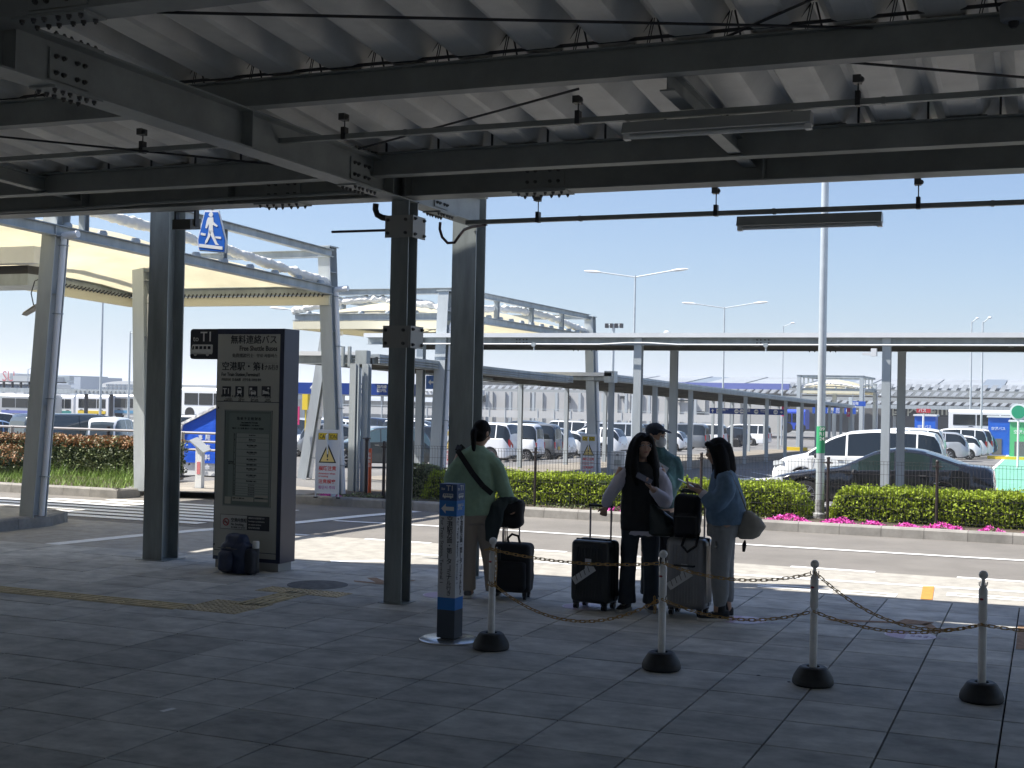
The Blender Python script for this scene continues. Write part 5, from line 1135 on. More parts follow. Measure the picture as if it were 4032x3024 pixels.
# pedestrian crossing sign hanging by the pavement
ps=thing('crossing_sign','blue pedestrian crossing sign with a white walking figure below the roof edge','traffic sign',tuple(at_y(459,547,12.8)))
m_sb=mat('sign blue',(.012,.12,.55),.35); m_sw=mat('sign white',(.78,.80,.82),.4)
def sp_(u,v,y): return at_y(u,v,y)
pen=[(444,455),(474,455),(490,521),(488,547),(430,542),(428,519)]
def flat(name,m,pts,y,parent,th=.004,lab=None):
    b=MB(); P=[at_y(u,v,12.8) for u,v in pts]; b.prism([(p.x,p.z) for p in P],(0,y,0),(1,0,0),(0,0,1),(0,-th,0)); return b.build(name,m,parent)
flat('sign_rim',m_sw,pen,12.806,ps,.02); cx_=459.5;cy_=508
flat('sign_face',m_sb,[(cx_+(u-cx_)*.93,cy_+(v-cy_)*.93) for u,v in pen],12.784,ps)
for pts in (((455,460),(460,458),(463,463),(461,469),(456,469),(453,465)),((452,470),(463,470),(464,480),(468,484),(473,488),(471,491),(462,486),(463,500),(453,500),(454,484),(449,494),(446,493),(449,478)),((453,499),(462,499),(466,512),(472,526),(476,530),(468,529),(461,515),(458,509)),((453,499),(458,503),(456,512),(450,524),(445,528),(446,521),(451,511)),((436,503),(447,505),(446,510),(436,508)),((467,511),(480,512),(480,517),(468,515)),((433,527),(483,533),(483,540),(432,534))):
    flat('walking_figure',m_sw,pts,12.779,ps,.003)
MB().tube([at_y(459,440,12.85),at_y(459,500,12.85)],.02,8).build('sign_bracket',m_galv,ps)
# caution boards
m_cy=mat('caution yellow',(.72,.52,.03),.5); m_cb=mat('board white',(.66,.68,.70),.5); m_cr=mat('caution red',(.60,.06,.05),.5)
def caution(label,x,y,z,rz=0):
    t=thing('caution_board',label,'caution sign',(x,y,z),rz,group='white caution boards at the crossings',w=False)
    W_,H_=.42,1.16
    MB().box(-W_/2+.02,W_/2-.02,-.008,.004,.10,H_-.02).build('board',m_cb,t)
    for s in(-1,1): MB().bar((s*(W_/2-.008),0,0),(s*(W_/2-.008),0,H_),.022,.022,(0,1,0)).build('frame_tube',m_galvw,t)
    for zz in (.09,H_-.01): MB().bar((-W_/2,0,zz),(W_/2,0,zz),.022,.022).build('frame_tube',m_galvw,t)
    MB().bar((0,.02,H_-.05),(0,.40,0),.30,.018,(1,0,0)).build('back_leg',m_galvw,t)
    MB().box(-.165,.165,-.011,-.008,.995,1.10).build('caution_plate',m_cy,t); MB().box(-.170,.170,-.0095,-.0085,.99,1.105).build('caution_rim',m_ink,t); text('CAUTION',.10,m_ink,t,(-.15,-.012,1.012),bold=.012,fit=.30)
    b=MB(); b.prism([(-.155,.60),(.155,.60),(.01,.915),(-.01,.915)],(0,-.0085,0),(1,0,0),(0,0,1),(0,-.002,0)); b.build('triangle_rim',m_ink,t)
    b=MB(); b.prism([(-.125,.618),(.125,.618),(0,.878)],(0,-.0105,0),(1,0,0),(0,0,1),(0,-.002,0)); b.build('warning_triangle',mat('triangle yellow',(.78,.60,.22),.5),t)
    b=MB(); b.prism([(-.009,.69),(.009,.69),(.017,.80),(-.017,.80)],(0,-.0127,0),(1,0,0),(0,0,1),(0,-.001,0)); b.prism([(.014*math.cos(i*math.pi/5),.655+.014*math.sin(i*math.pi/5)) for i in range(10)],(0,-.0127,0),(1,0,0),(0,0,1),(0,-.001,0)); b.build('exclamation_mark',m_ink,t)
    for s_,sz,zz,m,ft in (('横断注意',.085,.475,m_cr,.31),('Attention when',.042,.405,m_cr,.30),('crossing',.042,.36,m_cr,.17),('注意横穿',.078,.255,m_cr,.30),('횡단시 주의',.062,.16,mat('board purple',(.45,.15,.35),.5),.29)):
        text(s_,sz,m,t,(-.155,-.009,zz),bold=.02,fit=ft)
    for s in(-1,1): MB().cb((s*.2,.0,.012),.06,.05,.024).build('foot',m_black,t)
    return t
c=at_z(706,1075,.14); caution('clean white caution board on the kerb nose left of the middle column',c.x,c.y,.13,R_(12))
c=at_g(970,1015,0); caution('caution board partly hidden behind the person in the green sweater',c.x,c.y,c.z,R_(8))
c=at_g(1270,1033,0); caution('caution board by the walkway posts left of the person in the black vest',c.x,c.y,c.z,R_(6))
# white power box on a post near that board
c=at_y(1310,1000,29); t=thing('meter_box','white electric meter box on the fence left of the black vest','utility box',tuple(c))
MB().box(-9.46,-9.14,29,29.16,.28,.70).build('box',m_white,t); MB().box(-9.38,-9.22,28.985,29,.36,.50).build('meter_window',mat('box window',(.4,.42,.4),.4),t); MB().box(-9.33,-9.27,28.985,29,.60,.63).build('lock',m_dark,t)
MB().box(-9.32,-9.28,29.16,29.2,-.2,.5).build('post',m_galv,t)
# orange delineator, black post by walkway
x,y=px(803,20.9),20.9; t=thing('delineator','slim orange delineator post with white lettering near the mesh fence','delineator',(x,y,0))
MB().tube([(x,y,0.0),(x,y,.62),(x,y,.92)],[.034,.03,.03],12).build('post_tube',mat('delineator orange',(.75,.12,.03),.45),t,sm=True); MB().lathe((x,y,.02),[(.09,0),(.08,.04),(.04,.05)],14).build('base',m_black,t)
for i,ch in enumerate('駐輪禁止'): text(ch,.06,m_wprint,t,(x-.028,y-.034,.80-.07*i),bold=.01)
x,y=px(795,20.4),20.4; t=thing('fence_post','black end post of the mesh fence beside the walkway uprights','post',(x,y,0)); MB().tube([(x,y,.05),(x,y,1.08)],.03,10).build('post_tube',m_fp,t,sm=True); MB().ball((x,y,1.10),.04).build('post_cap',m_fp,t,sm=True); MB().tube([(x-.08,y,1.12),(x+.08,y,1.12)],.012,6).build('post_clamp',m_fp,t)
# ---- membrane canopies ----
m_wcol=mat('pale column paint',(.46,.50,.52),.45,metal=.15,nz=(1.5,.14),stretch=(2,2,.4)); m_cream=mat('cream beam',(.72,.68,.52),.6)
def tcol(parent,base,top,B=.24,H=.26,pipe=True,name='column'):
    b=MB(); p=Vector(base);q=Vector(top); rs=[]
    b.hsec(p,q,H,B,.012,.016,(0,1,0)); o=b.build(name,m_wcol,parent)
    for f in (.33,.66,.9): c=p.lerp(q,f); MB().box(c.x-B/2+.01,c.x+B/2-.01,c.y-H/2+.02,c.y+H/2-.02,c.z-.006,c.z+.006).build('stiffener',m_wcol,parent)
    MB().box(q.x-B*.62,q.x+B*.62,q.y-H*.62,q.y+H*.62,q.z,q.z+.02).build('cap_plate',m_wcol,parent)
    if pipe:
        d=Vector((B/2+.045,-.02,0)); s=.5
        b=MB(); b.tube([p+d+Vector((0,0,.02)),p.lerp(q,.82)+d],.042*min(1,B/.2),10); b.build('downpipe',m_pvc,parent,sm=True)
        e=p.lerp(q,.82)+d; MB().tube([e,e+Vector((.0,0,.04)),e+Vector((.24,0,.06))],.05,10).build('pipe_elbow',m_pvc,parent,sm=True)
        for f in (.12,.35,.6,.8): c=p.lerp(q,f)+d; MB().box(c.x-.05,c.x+.06,c.y-.05,c.y+.05,c.z-.006,c.z+.006).build('pipe_clip',m_galv,parent)
def mcanopy(label,x0,x1,y0,y1,zc,zu,cols,skew=0,sc=1,rise=.42,zs=0):
    t=thing('membrane_canopy',label,'canopy',((x0+x1)/2,(y0+y1)/2,0)); X=lambda x,y:x+skew*(y-y1); ZC=lambda y:zc+zs*(y1-y); ZU=lambda y:zu+zs*(y1-y)
    for c in cols: tcol(t,*c[:2],B=.24*sc,H=.26*sc,pipe=c[2] if len(c)>2 else True)
    def hb(p,q,H,B,name='chord'): MB().hsec(p,q,H,B,.01,.012).build(name,m_galv,t)
    for xx,nm in ((x1,'r'),(x0,'l')): hb((X(xx,y0),y0,ZC(y0)),(X(xx,y1),y1,zc),.15*sc,.15*sc); hb((X(xx,y0),y0,ZU(y0)),(X(xx,y1),y1,zu),.13*sc,.12*sc,'top_chord')
    for yy in (y0,y1): hb((X(x0,yy),yy,ZC(yy)),(X(x1,yy),yy,ZC(yy)),.15*sc,.15*sc); hb((X(x0,yy),yy,ZU(yy)),(X(x1,yy),yy,ZU(yy)),.13*sc,.12*sc,'top_chord')
    for xx in (x0,x1):
        for f in (.25,.5,.75): y=y0+(y1-y0)*f; MB().hsec((X(xx,y),y,ZC(y)+.07),(X(xx,y),y,ZU(y)-.06),.10*sc,.10*sc,.008,.01,(0,1,0)).build('post',m_galv,t)
    N=14; v=[];f=[]
    for i in range(N+1):
        for j in range(N+1):
            a=i/N;b_=j/N; y=y0+(y1-y0)*a; x=X(x0+(x1-x0)*b_,y); z=ZC(y)-.02+rise*(1-(2*b_-1)**2)*(.25+.75*(1-(2*a-1)**4))+.10*math.sin(a*math.pi*4)**2; v.append((x,y,z))
    n2=len(v); v+=[(x,y,z+.004) for x,y,z in v]
    for i in range(N):
        for j in range(N): q=i*(N+1)+j; f.append((q,q+N+1,q+N+2,q+1)); f.append((n2+q,n2+q+1,n2+q+N+2,n2+q+N+1))
    b=MB(); b.add(v,f); b.build('membrane',m_memb,t,sm=True)
    for yy in (y0-.02,y1+.0): MB().box(X(x0,yy),X(x1,yy),yy-.05,yy+.05,ZC(yy)-.26*sc,ZC(yy)-.09*sc).build('skirt_beam',m_cream,t)
    b=MB(); b.add([(X(x0,y0)-.05,y0,ZC(y0)-.26*sc),(X(x0,y0)+.05,y0,ZC(y0)-.26*sc),(X(x0,y1)+.05,y1,zc-.26*sc),(X(x0,y1)-.05,y1,zc-.26*sc),(X(x0,y0)-.05,y0,ZC(y0)-.09),(X(x0,y0)+.05,y0,ZC(y0)-.09),(X(x0,y1)+.05,y1,zc-.09),(X(x0,y1)-.05,y1,zc-.09)],[(0,3,2,1),(4,5,6,7),(0,1,5,4),(1,2,6,5),(2,3,7,6),(3,0,4,7)]); b.build('skirt_beam',m_cream,t)
    b=MB()
    for yy in (y1-.08,):
        for i in range(int((x1-x0)/.09)): x=X(x0,yy)+.09*i; b.bar((x,yy,zc-.11),(x+.06,yy-.04,zc-.05),.02,.02)
    for i in range(int((y1-y0)/.09)): y=y0+.09*i; x=X(x0,y)+.08; b.bar((x,y,ZC(y)-.11),(x+.04,y+.06,ZC(y)-.05),.02,.02)
    o=b.build('lacing',m_dark,t); o['kind']='stuff'
    # bundled membrane edge above the chord
    pts=[];rr=[]
    for k_,(p,q) in enumerate(((Vector((X(x1,y0),y0,0)),Vector((X(x1,y1),y1,0))),(Vector((X(x0,y0),y0,0)),Vector((X(x1,y0),y0,0))))):
        n=60; pts=[];rr=[]
        for i in range(n+1): a=i/n; c=p.lerp(q,a); zz=ZC(c.y)+.13*sc+.26*sc*math.sin(a*math.pi)+.03*noise.noise(Vector((a*22,k_,0))); pts.append((c.x-.08,c.y+.03,zz)); rr.append(sc*(.08+.05*noise.noise(Vector((a*55,k_,4)))))
        me=remeshed(MB().tube(pts,rr,10),.03*sc,lambda c:.022*noise.noise(c*13)+.01*noise.noise(c*31),0,[m_foldm]); as_obj('folded_edge',me,t); 
        for o in t.children:
            if o.data==me: o.location=-t.location
        for i in range(int((q-p).length/.62)):
            c=p.lerp(q,(i+.5)/max(1,int((q-p).length/.62))); MB().lathe((c.x+.02,c.y,ZC(c.y)+.075),[(.07*sc,0),(.07*sc,.03*sc),(.05*sc,.06*sc)],10).build('membrane_clamp',m_galv,t,sm=True)
    return t
mcanopy('near white membrane canopy over the zebra crossing at the upper left',-16.2,-11.85,8.5,20.1,3.74,4.40,[((-12.83,13.95,.14),(-12.45,13.9,4.75)),((-11.80,20.35,.10),(-12.0,20.2,4.52)),((-14.95,19.0,.1),(-15.15,19.05,4.3)),((-17.2,9.5,.1),(-16.9,9.5,4.4))],skew=.09,zs=.045)
mcanopy('second white membrane canopy above the walkway junction behind the middle column',-15.45,-11.5,24.7,33.1,3.58,4.12,[((-11.62,24.1,-.05),(-11.72,24.6,4.1)),((-11.3,33.2,-.2),(-11.5,33.2,4.12)),((-16.25,26.55,-.1),(-15.5,26.4,4.0)),((-15.4,33.2,-.2),(-15.45,33.2,4.1),False)])
mcanopy('small distant white membrane canopy in front of the terminal',-15.2,-11.2,86,93,2.9,3.75,[((-15.2,86,-1.0),(-15.2,86,3.8)),((-11.2,86,-1.0),(-11.2,86,3.8)),((-11.2,93,-1.1),(-11.2,93,3.4)),((-13.2,88,-1.0),(-13.2,88,2.8),False)],rise=.6)
# leftmost grey junction box beams of another canopy at the frame edge
a=at_y(0,528,15.5);b_=at_y(83,560,15.5); t=thing('roof_edge_box','pale grey roof edge with a dark gutter end at the far left edge','canopy',tuple(b_))
MB().box(a.x-4,b_.x,15.4,15.6,at_y(83,569,15.5).z,at_y(83,533,15.5).z).build('fascia',m_galvw,t)
MB().box(a.x-4,at_y(60,590,15.5).x,15.5,16.3,at_y(60,616,15.5).z,at_y(60,591,15.5).z).build('gutter_beam',m_galv,t); MB().box(a.x-4,at_y(60,590,15.5).x-.05,15.55,16.2,at_y(60,591,15.5).z,at_y(60,572,15.5).z).build('gutter_box',m_dark,t)
c=at_y(70,672,14.2); t=thing('floodlight','grey floodlight on a bracket left of the slanting leg','floodlight',tuple(c)); b=MB(); b.rings([[(c.x-.10,c.y,c.z-.07),(c.x-.08,c.y-.12,c.z-.06),(c.x+.14,c.y-.10,c.z+.05),(c.x+.12,c.y+.05,c.z+.05)],[(c.x-.10,c.y,c.z-.03),(c.x-.07,c.y-.1,c.z-.02),(c.x+.14,c.y-.10,c.z+.09),(c.x+.12,c.y+.05,c.z+.09)]]); b.build('housing',mat('floodlight grey',(.25,.24,.22),.5),t); MB().tube([(c.x+.1,c.y-.05,c.z+.06),(c.x+.2,c.y-.05,c.z+.09)],.012,6).build('bracket',m_galv,t); MB().tube([(c.x+.02,c.y,c.z+.08),(c.x-.03,c.y,c.z+.25),(c.x+.03,c.y,c.z+.42),(c.x+.12,c.y,c.z+.45)],.008,6).build('cable',m_dark,t)
# ---- steel covered walkway across ----
m_wk=mat('walkway roof underside',(.17,.165,.15),.7,nz=(2,.3))
wk=thing('covered_walkway','long level steel covered walkway crossing behind the hedges','covered walkway',(-2.7,24.4,0))
xa,xb=-13.44,14
MB().box(xa,xb,24.26,27.3,3.145,3.20).build('roof_plate',m_galvw,wk)
MB().box(xa-.01,xb,24.22,24.258,3.12,3.205).build('flashing',m_galvw,wk)
for y,nm in ((24.40,0),(27.0,0)): MB().hsec((xa,y,3.05),(xb,y,3.05),.15,.15,.007,.01).build('edge_beam',m_galv,wk)
for i in range(18): x=xa+.3+1.56*i; MB().hsec((x,24.48,3.06),(x,26.92,3.06),.12,.1,.006,.008).build('rafter',m_wk,wk)
b=MB(); 
for i in range(int((xb-xa)/.25)): x=xa+.25*i; b.box(x,x+.12,24.5,27.2,3.12,3.143)
o=b.build('roof_ribs',m_wk,wk); o['kind']='stuff'
MB().hsec((xa,25.7,2.99),(xb,25.7,2.99),.12,.1,.006,.008).build('rafter',m_wk,wk)
for x in (-12.17,-7.43,-2.74,1.96,6.65):
    for y in (24.40,27.0):
        b=MB(); b.hsec((x,y,gz(x,y)-.05),(x,y,3.12 if y<25 else 2.975),.15,.15,.008,.011,(0,1,0)); b.build('column',m_wcol,wk); MB().box(x-.085,x+.085,y-.085,y+.085,2.965,2.98).build('stiffener',m_wcol,wk)
for x in (-9.9,-5.0,-.3): 
    for dx in (-.11,-.04,.04,.11):
        for dz_ in (.03,-.03): inst('bolt',bolt,wk,(x+dx,24.395,3.05+dz_),(R_(90),0,0))
    for dx in (-.25,-.15,.15,.25): inst('bolt',bolt,wk,(x+.9+dx,25.7,2.93),(R_(180),0,0))
MB().tube([(xa+.5,24.22,2.985),(-8.2,24.22,2.98),(-7.6,24.2,3.01),(-7.2,24.2,3.01),(-6.6,24.22,2.98),(14,24.22,2.985)],.014,8).build('conduit',m_pvc,wk,sm=True)
for x in (-9.55,-4.9,.6): MB().lathe((x,24.16,2.97),[(.045,-.02),(.045,.02)],12,axis='y').build('junction_box',m_galv,wk); MB().tube([(x,24.2,2.97),(x,24.2,2.86)],.018,8).build('lamp_stub',m_galv,wk)
for x in (-6.9,-.35): MB().ball((x,24.5,3.23),.06,.06,.035).build('sensor',m_galvw,wk,sm=True)
c=(-2.95,24.3,2.84); MB().box(c[0]-.05,c[0]+.05,24.2,24.33,2.78,2.92).build('camera_mount',m_galvw,wk); MB().box(c[0]-.20,c[0]-.05,24.2,24.28,2.80,2.84).build('security_camera',m_galvw,wk)
# ---- receding walkway ----
rw=thing('covered_walkway','long covered walkway receding along the car rows towards the terminal','covered walkway',(-13,33,0))
def wseg(parent,x0,x1,ys,zrel,cols=True,sp=4.2,B=.13,th=.13,conduits=True):
    for xx in (x0,x1):
        for a,c in zip(ys[:-1],ys[1:]): MB().hsec((xx,a,gz(xx,a)+zrel-.09),(xx,c,gz(xx,c)+zrel-.09),th,.12,.008,.01).build('edge_beam',m_galv,parent)
    for a,c in zip(ys[:-1],ys[1:]):
        b=MB(); v=[]
        for y in (a,c):
            for x in (x0-.15,x1+.15): v+= [(x,y,gz(x,y)+zrel-.02),(x,y,gz(x,y)+zrel+.035)]
        b.add(v,[(0,4,6,2),(1,3,7,5),(0,1,5,4),(2,6,7,3),(0,2,3,1),(4,5,7,6)]); b.build('roof_plate',m_galv,parent)
        y=a
        while y<c: MB().hsec((x0,y,gz(x0,y)+zrel-.10),(x1,y,gz(x1,y)+zrel-.10),.12,.09,.006,.008).build('rafter',m_wk,parent); y+=sp/2
    if conduits:
        for k_ in range(3): MB().tube([(x1+.14,y,gz(x1,y)+zrel-.02-.05*k_) for y in ys],.022,6).build('conduit',m_galv,parent,sm=True)
    if cols:
        y=ys[0]+.4
        while y<ys[-1]:
            for xx in (x0,x1): MB().hsec((xx,y,gz(xx,y)-.05),(xx,y,gz(xx,y)+zrel-.15),B,B,.007,.01,(0,1,0)).build('column',m_wcol,parent)
            y+=sp
MB().hsec((-15.4,33.1,gz(-15,33)+2.68),(-10.95,33.1,gz(-11,33)+2.68),.15,.15,.008,.01).build('front_beam',m_galv,rw)
MB().box(-15.6,-10.8,33.0,33.04,gz(-13,33)+2.72,gz(-13,33)+2.82).build('flashing',m_galvw,rw)
wseg(rw,-15.3,-10.95,[33.1,42,52,62,72,80],2.75)
MB().box(-11.0,-10.72,33.0,33.3,gz(-11,33)+2.55,gz(-11,33)+2.86).build('junction_box',m_galv,rw)
# walkway stub at the left behind the middle column
lw=thing('covered_walkway','low covered walkway starting at the kerb beside the caution board','covered walkway',(-12.7,21.6,0))
MB().hsec((-13.5,21.6,2.56),(-11.85,21.6,2.56),.17,.13,.008,.01).build('front_beam',m_galv,lw); MB().box(-13.6,-11.8,21.5,21.54,2.63,2.71).build('flashing',m_galvw,lw)
wseg(lw,-13.45,-11.85,[21.7,26,32.5],2.66,sp=5.2,cols=False)
for x,y in ((-11.92,21.15),(-11.70,21.22)): MB().hsec((x,y,.05),(x,y,2.47),.13,.13,.007,.01,(0,1,0)).build('column',m_wcol,lw)
MB().tube([(-11.78,21.1,.05),(-11.78,21.1,2.4)],.035,8).build('downpipe',m_galv,lw,sm=True)
a=at_y(788,768,21.5); MB().box(a.x-.12,a.x+.12,21.35,21.5,a.z-.16,a.z+.09).build('junction_box',m_galv,lw)
for k_ in range(3):
    MB().tube([(at_y(700,790,21.5).x,21.45,2.53+.06*k_),(at_y(790,790,21.5).x,21.45,2.50+.06*k_)],.018,6).build('conduit',m_galv,lw,sm=True)
for u_ in (746,760): x=at_y(u_,780,21.5).x; MB().box(x-.025,x+.025,21.38,21.44,2.42,2.80).build('conduit_hanger',m_galv,lw)
# ---- blue direction signs ----
m_bs1=mat('sign navy',(.018,.055,.28),.4); m_bs2=mat('sign light blue',(.06,.17,.50),.4)
def bsign(label,x0,x1,y,z0,z1,items,m=m_bs1,hang=.5,arrow=None):
    t=thing('direction_board',label,'direction sign',((x0+x1)/2,y,z0)); h=z1-z0
    MB().box(x0,x1,y-.03,y+.03,z0,z1).build('board',m,t)
    for f in (.2,.8): x=x0+(x1-x0)*f; MB().tube([(x,y,z1),(x,y,z1+hang)],.015,6).build('hanger_rod',m_galv,t)
    yy=y-.031
    def R(x,w,z,hh,mm=m_sw,n='pictogram'): return MB().box(x,x+w,yy-.003,yy,z,z+hh).build(n,mm,t)
    for it in items:
        k_=it[0]; x=x0+it[1]
        if k_=='up': b=MB(); b.prism([(-.02,0),(.02,0),(.02,.10),(.055,.065),(.055,.105),(0,.165),(-.055,.105),(-.055,.065),(-.02,.10)],(x,yy,z0+h*.5-.085),(1,0,0),(0,0,1),(0,-.003,0)); b.build('arrow',m_sw,t)
        elif k_=='left': b=MB(); b.prism([(0,0),(.06,.06),(.06,.02),(.13,.02),(.13,-.02),(.06,-.02),(.06,-.06)],(x,yy,z0+h*.5),(1,0,0),(0,0,1),(0,-.003,0)); b.build('arrow',m_sw,t)
        elif k_=='right': b=MB(); b.prism([(.13,0),(.07,.06),(.07,.02),(0,.02),(0,-.02),(.07,-.02),(.07,-.06)],(x,yy,z0+h*.5),(1,0,0),(0,0,1),(0,-.003,0)); b.build('arrow',m_sw,t)
        elif k_=='bus': R(x,h*.68,z0+h*.16,h*.68); bus_icon(t,x+h*.08,z0+h*.36,h*.5,yy-.003,m,m_sw)
        elif k_=='plane':
            b=MB(); b.prism([(h*.38*math.cos(i*math.pi/10),h*.38*math.sin(i*math.pi/10)) for i in range(20)],(x+h*.38,yy,z0+h*.5),(1,0,0),(0,0,1),(0,-.003,0)); b.build('pictogram',m_sw,t)
            b=MB(); b.prism([(-.3,-.02),(-.22,.05),(.3,.02),(.34,-.04),(.2,-.08),(-.2,-.05)],(x+h*.38,yy-.003,z0+h*.5),(h,0,0),(0,0,h),(0,-.002,0)); b.prism([(-.05,.0),(.12,.16),(.18,.14),(.08,0)],(x+h*.38,yy-.003,z0+h*.5),(h,0,0),(0,0,h),(0,-.002,0)); b.build('plane_symbol',m,t)
        elif k_=='bar': R(x,.012,z0+.02,h-.04,n='divider')
        elif k_=='t':
            for i,(s_,sz) in enumerate(it[2]): text(s_,sz,m_sw,t,(x,yy-.001,z1-.02-sum(q[1] for q in it[2][:i+1])*.98),bold=.015)
    return t
bsign('long navy sign board with an up arrow, bus and plane pictograms under the walkway',-16.77,-13.6,27,1.90,2.17,[('up',.42),('bus',.72),('plane',1.66),('t',2.18,[('国内線',.085),('Domestic',.06),('国内航班  국내선',.035)]),('bar',2.85),('up',2.95)])
bsign('blue sign with a left arrow for the international terminal beside the wide dark column',-12.33,-11.05,25,2.05,2.34,[('left',.06),('t',.26,[('国際線 到着',.08),('International Arrivals',.045),('国际到达  국제선 도착',.035)]),('bus',.80),('bus',1.03)],m=m_bs2)
bsign('distant navy sign with plane circles above the receding walkway path',-14.75,-11.2,60,1.37,1.64,[('up',.15),('bus',.33),('t',.62,[('連絡バス',.07),('Shuttle',.05)]),('plane',1.18),('plane',1.42),('t',1.68,[('国内線',.08),('Domestic',.06)]),('plane',2.1),('t',2.4,[('国際線',.08),('International',.06)]),('plane',3.0),('right',3.3)])
a=at_y(1754,880,82);b_=at_y(1846,893,82)
for i,(u0_,u1_,v0_,v1_,l) in enumerate(((1755,1778,879,893,'leftmost small blue sign in the row beneath the far canopy'),(1782,1797,879,893,'second small blue sign in the row beneath the far canopy'),(1800,1818,879,893,'third small blue sign in the row beneath the far canopy'),(1824,1849,880,894,'rightmost small blue sign of the row with a white arrow'),(1835,1870,867,877,'higher blue sign behind the far canopy'))):
    a=at_y(u0_,v1_,82);b_=at_y(u1_,v0_,82); bsign(l,a.x,b_.x,82,a.z,b_.z,[('plane',.1),('right',.7)] if i in(3,) else [('t',.15,[('出発',.2),('Dep.',.15)])],m=mat('sign mid blue',(.02,.09,.45),.4))
# pink P6 sign on the left slanting column
a=at_y(633,917,26.2);b_=at_y(648,878,26.2); t=thing('parking_sign','pink P6 parking sign with a left arrow on the pale slanting column','parking sign',((a.x+b_.x)/2-.1,26.2,a.z))
m_pk=mat('sign pink',(.62,.06,.20),.45); xL=b_.x-.34; MB().box(xL,b_.x,26.18,26.2,a.z,b_.z).build('board',m_pk,t); text('P6',.17,m_sw,t,(b_.x-.26,26.178,b_.z-.18),bold=.02)
b=MB(); b.prism([(0,0),(.07,.06),(.07,.018),(.18,.018),(.18,-.018),(.07,-.018),(.07,-.06)],(b_.x-.22,26.178,a.z+.11),(1,0,0),(0,0,1),(0,-.002,0)); b.build('arrow',m_sw,t)
for u_,v_,l in ((1694,889,'small pink parking sign on a far column left of the lamp band'),(1835,890,'small pink parking sign on the far canopy leg')):
    a=at_y(u_-6,v_+10,80);b_=at_y(u_+6,v_-11,80); t=thing('parking_sign',l,'parking sign',tuple(a),group='far pink parking signs'); MB().box(a.x,b_.x,79.97,80,a.z,b_.z).build('board',m_pk,t); text('P',.22,m_sw,t,(a.x+.06,79.96,a.z+.12),bold=.02); MB().box(a.x+.1,a.x+.3,80.0,80.2,gz(a.x,80),b_.z+.6).build('post',m_wcol,t)
# blue tent with lettering
T0=at_g(719*2212/4032,1025); ty=T0.y
m_tent=mat('blue tent fabric',(.010,.10,.62),.5,bump=(5,.6,.03)); t=thing('tent','bright blue fabric booth with white vertical lettering and a pale curved roof','tent',(T0.x,ty,T0.z))
A=at_y(392,910,ty);B=at_y(468,875,ty);Bl=at_y(392,1000,ty); zlo=Bl.z+.02; x0,x1=A.x,B.x+.12
b=MB(); pr=[(x0,zlo),(x1,zlo),(x1,B.z-.02),(x0+.38,A.z+.05),(x0+.04,A.z-.08),(x0,A.z-.3)]; b.prism(pr,(0,ty,0),(1,0,0),(0,0,1),(0,1.2,0)); b.build('fabric_wall',m_tent,t)
b=MB()
for a_,c_ in (((x0-.03,A.z-.3),(x0+.04,A.z-.06)),((x0+.04,A.z-.06),(x0+.38,A.z+.09)),((x0+.38,A.z+.09),(x1,B.z+.02))): b.bar((a_[0],ty+.6,a_[1]),(c_[0],ty+.6,c_[1]),1.3,.06)
if 1: pass
b.build('roof_edge',m_foldm,t,sm=True)
MB().box(x0+.05,x1,ty+.05,ty+1.1,gz(x0,ty),zlo).build('base_panel',m_white,t)
for i,ch in enumerate('駐車料金'): text(ch,.15,m_sw,t,(x1-.42,ty-.004,A.z-.42-.235*i),bold=.02)
for i,ch in enumerate('事前精算機'): text(ch,.13,m_sw,t,(x1-.62,ty-.004,A.z-.42-.165*i),bold=.02)
# lectern stand
x,y=px(436,20.3),20.3; t=thing('info_stand','slanted information lectern on a white pedestal in front of the blue booth','information stand',(x,y,.08))
MB().box(x-.07,x+.07,y-.05,y+.05,.08,.85).build('pedestal',m_galvw,t); b=MB(); b.bar((x-.15,y-.02,1.0),(x+.17,y-.02,.78),.20,.03,(.5,-.35,.8)); b.build('desk_panel',mat('desk grey',(.42,.45,.48),.3),t); MB().box(x-.03,x+.045,y-.056,y-.05,.35,.58).build('sticker',mat('pink figure',(.6,.2,.22),.5),t); MB().box(x-.1,x+.1,y-.08,y+.08,.07,.09).build('foot',m_black,t)
# ---------------- vehicles ----------------
m_glass=mat('car glass',(.012,.016,.018),.06,spec=.8); m_gl2=mat('pale car glass',(.16,.24,.23),.08,spec=.8); m_tyre=mat('tyre',(.02,.02,.02),.85); m_rim=mat('alloy rim',(.5,.5,.52),.3,metal=.8); m_tail=mat('tail lamp red',(.42,.015,.02),.2); m_hl=mat('headlamp glass',(.55,.58,.60),.12); m_plate=mat('number plate',(.7,.7,.66),.5); m_plate2=mat('yellow number plate',(.62,.45,.06),.5); m_trim=mat('black car trim',(.02,.02,.022),.5); m_chrome=mat('chrome trim',(.6,.6,.6),.15,metal=1)
def paint(n,c,met=0): return mat('car paint '+n,c,.2 if max(c)<.06 else .28,metal=met,coat=.8,spec=.5)
PA=dict(white=paint('white',(.84,.85,.86)),pearl=paint('pearl white',(.80,.81,.80)),silver=paint('silver',(.46,.48,.50),.4),grey=paint('grey',(.16,.17,.18),.3),black=paint('black',(.010,.011,.013)),navy=paint('navy',(.012,.02,.05)),green=paint('dark green grey',(.045,.075,.075)),blue=paint('pale blue',(.22,.32,.48)),red=paint('maroon',(.20,.03,.03)),gun=paint('gunmetal',(.035,.045,.045),.2))
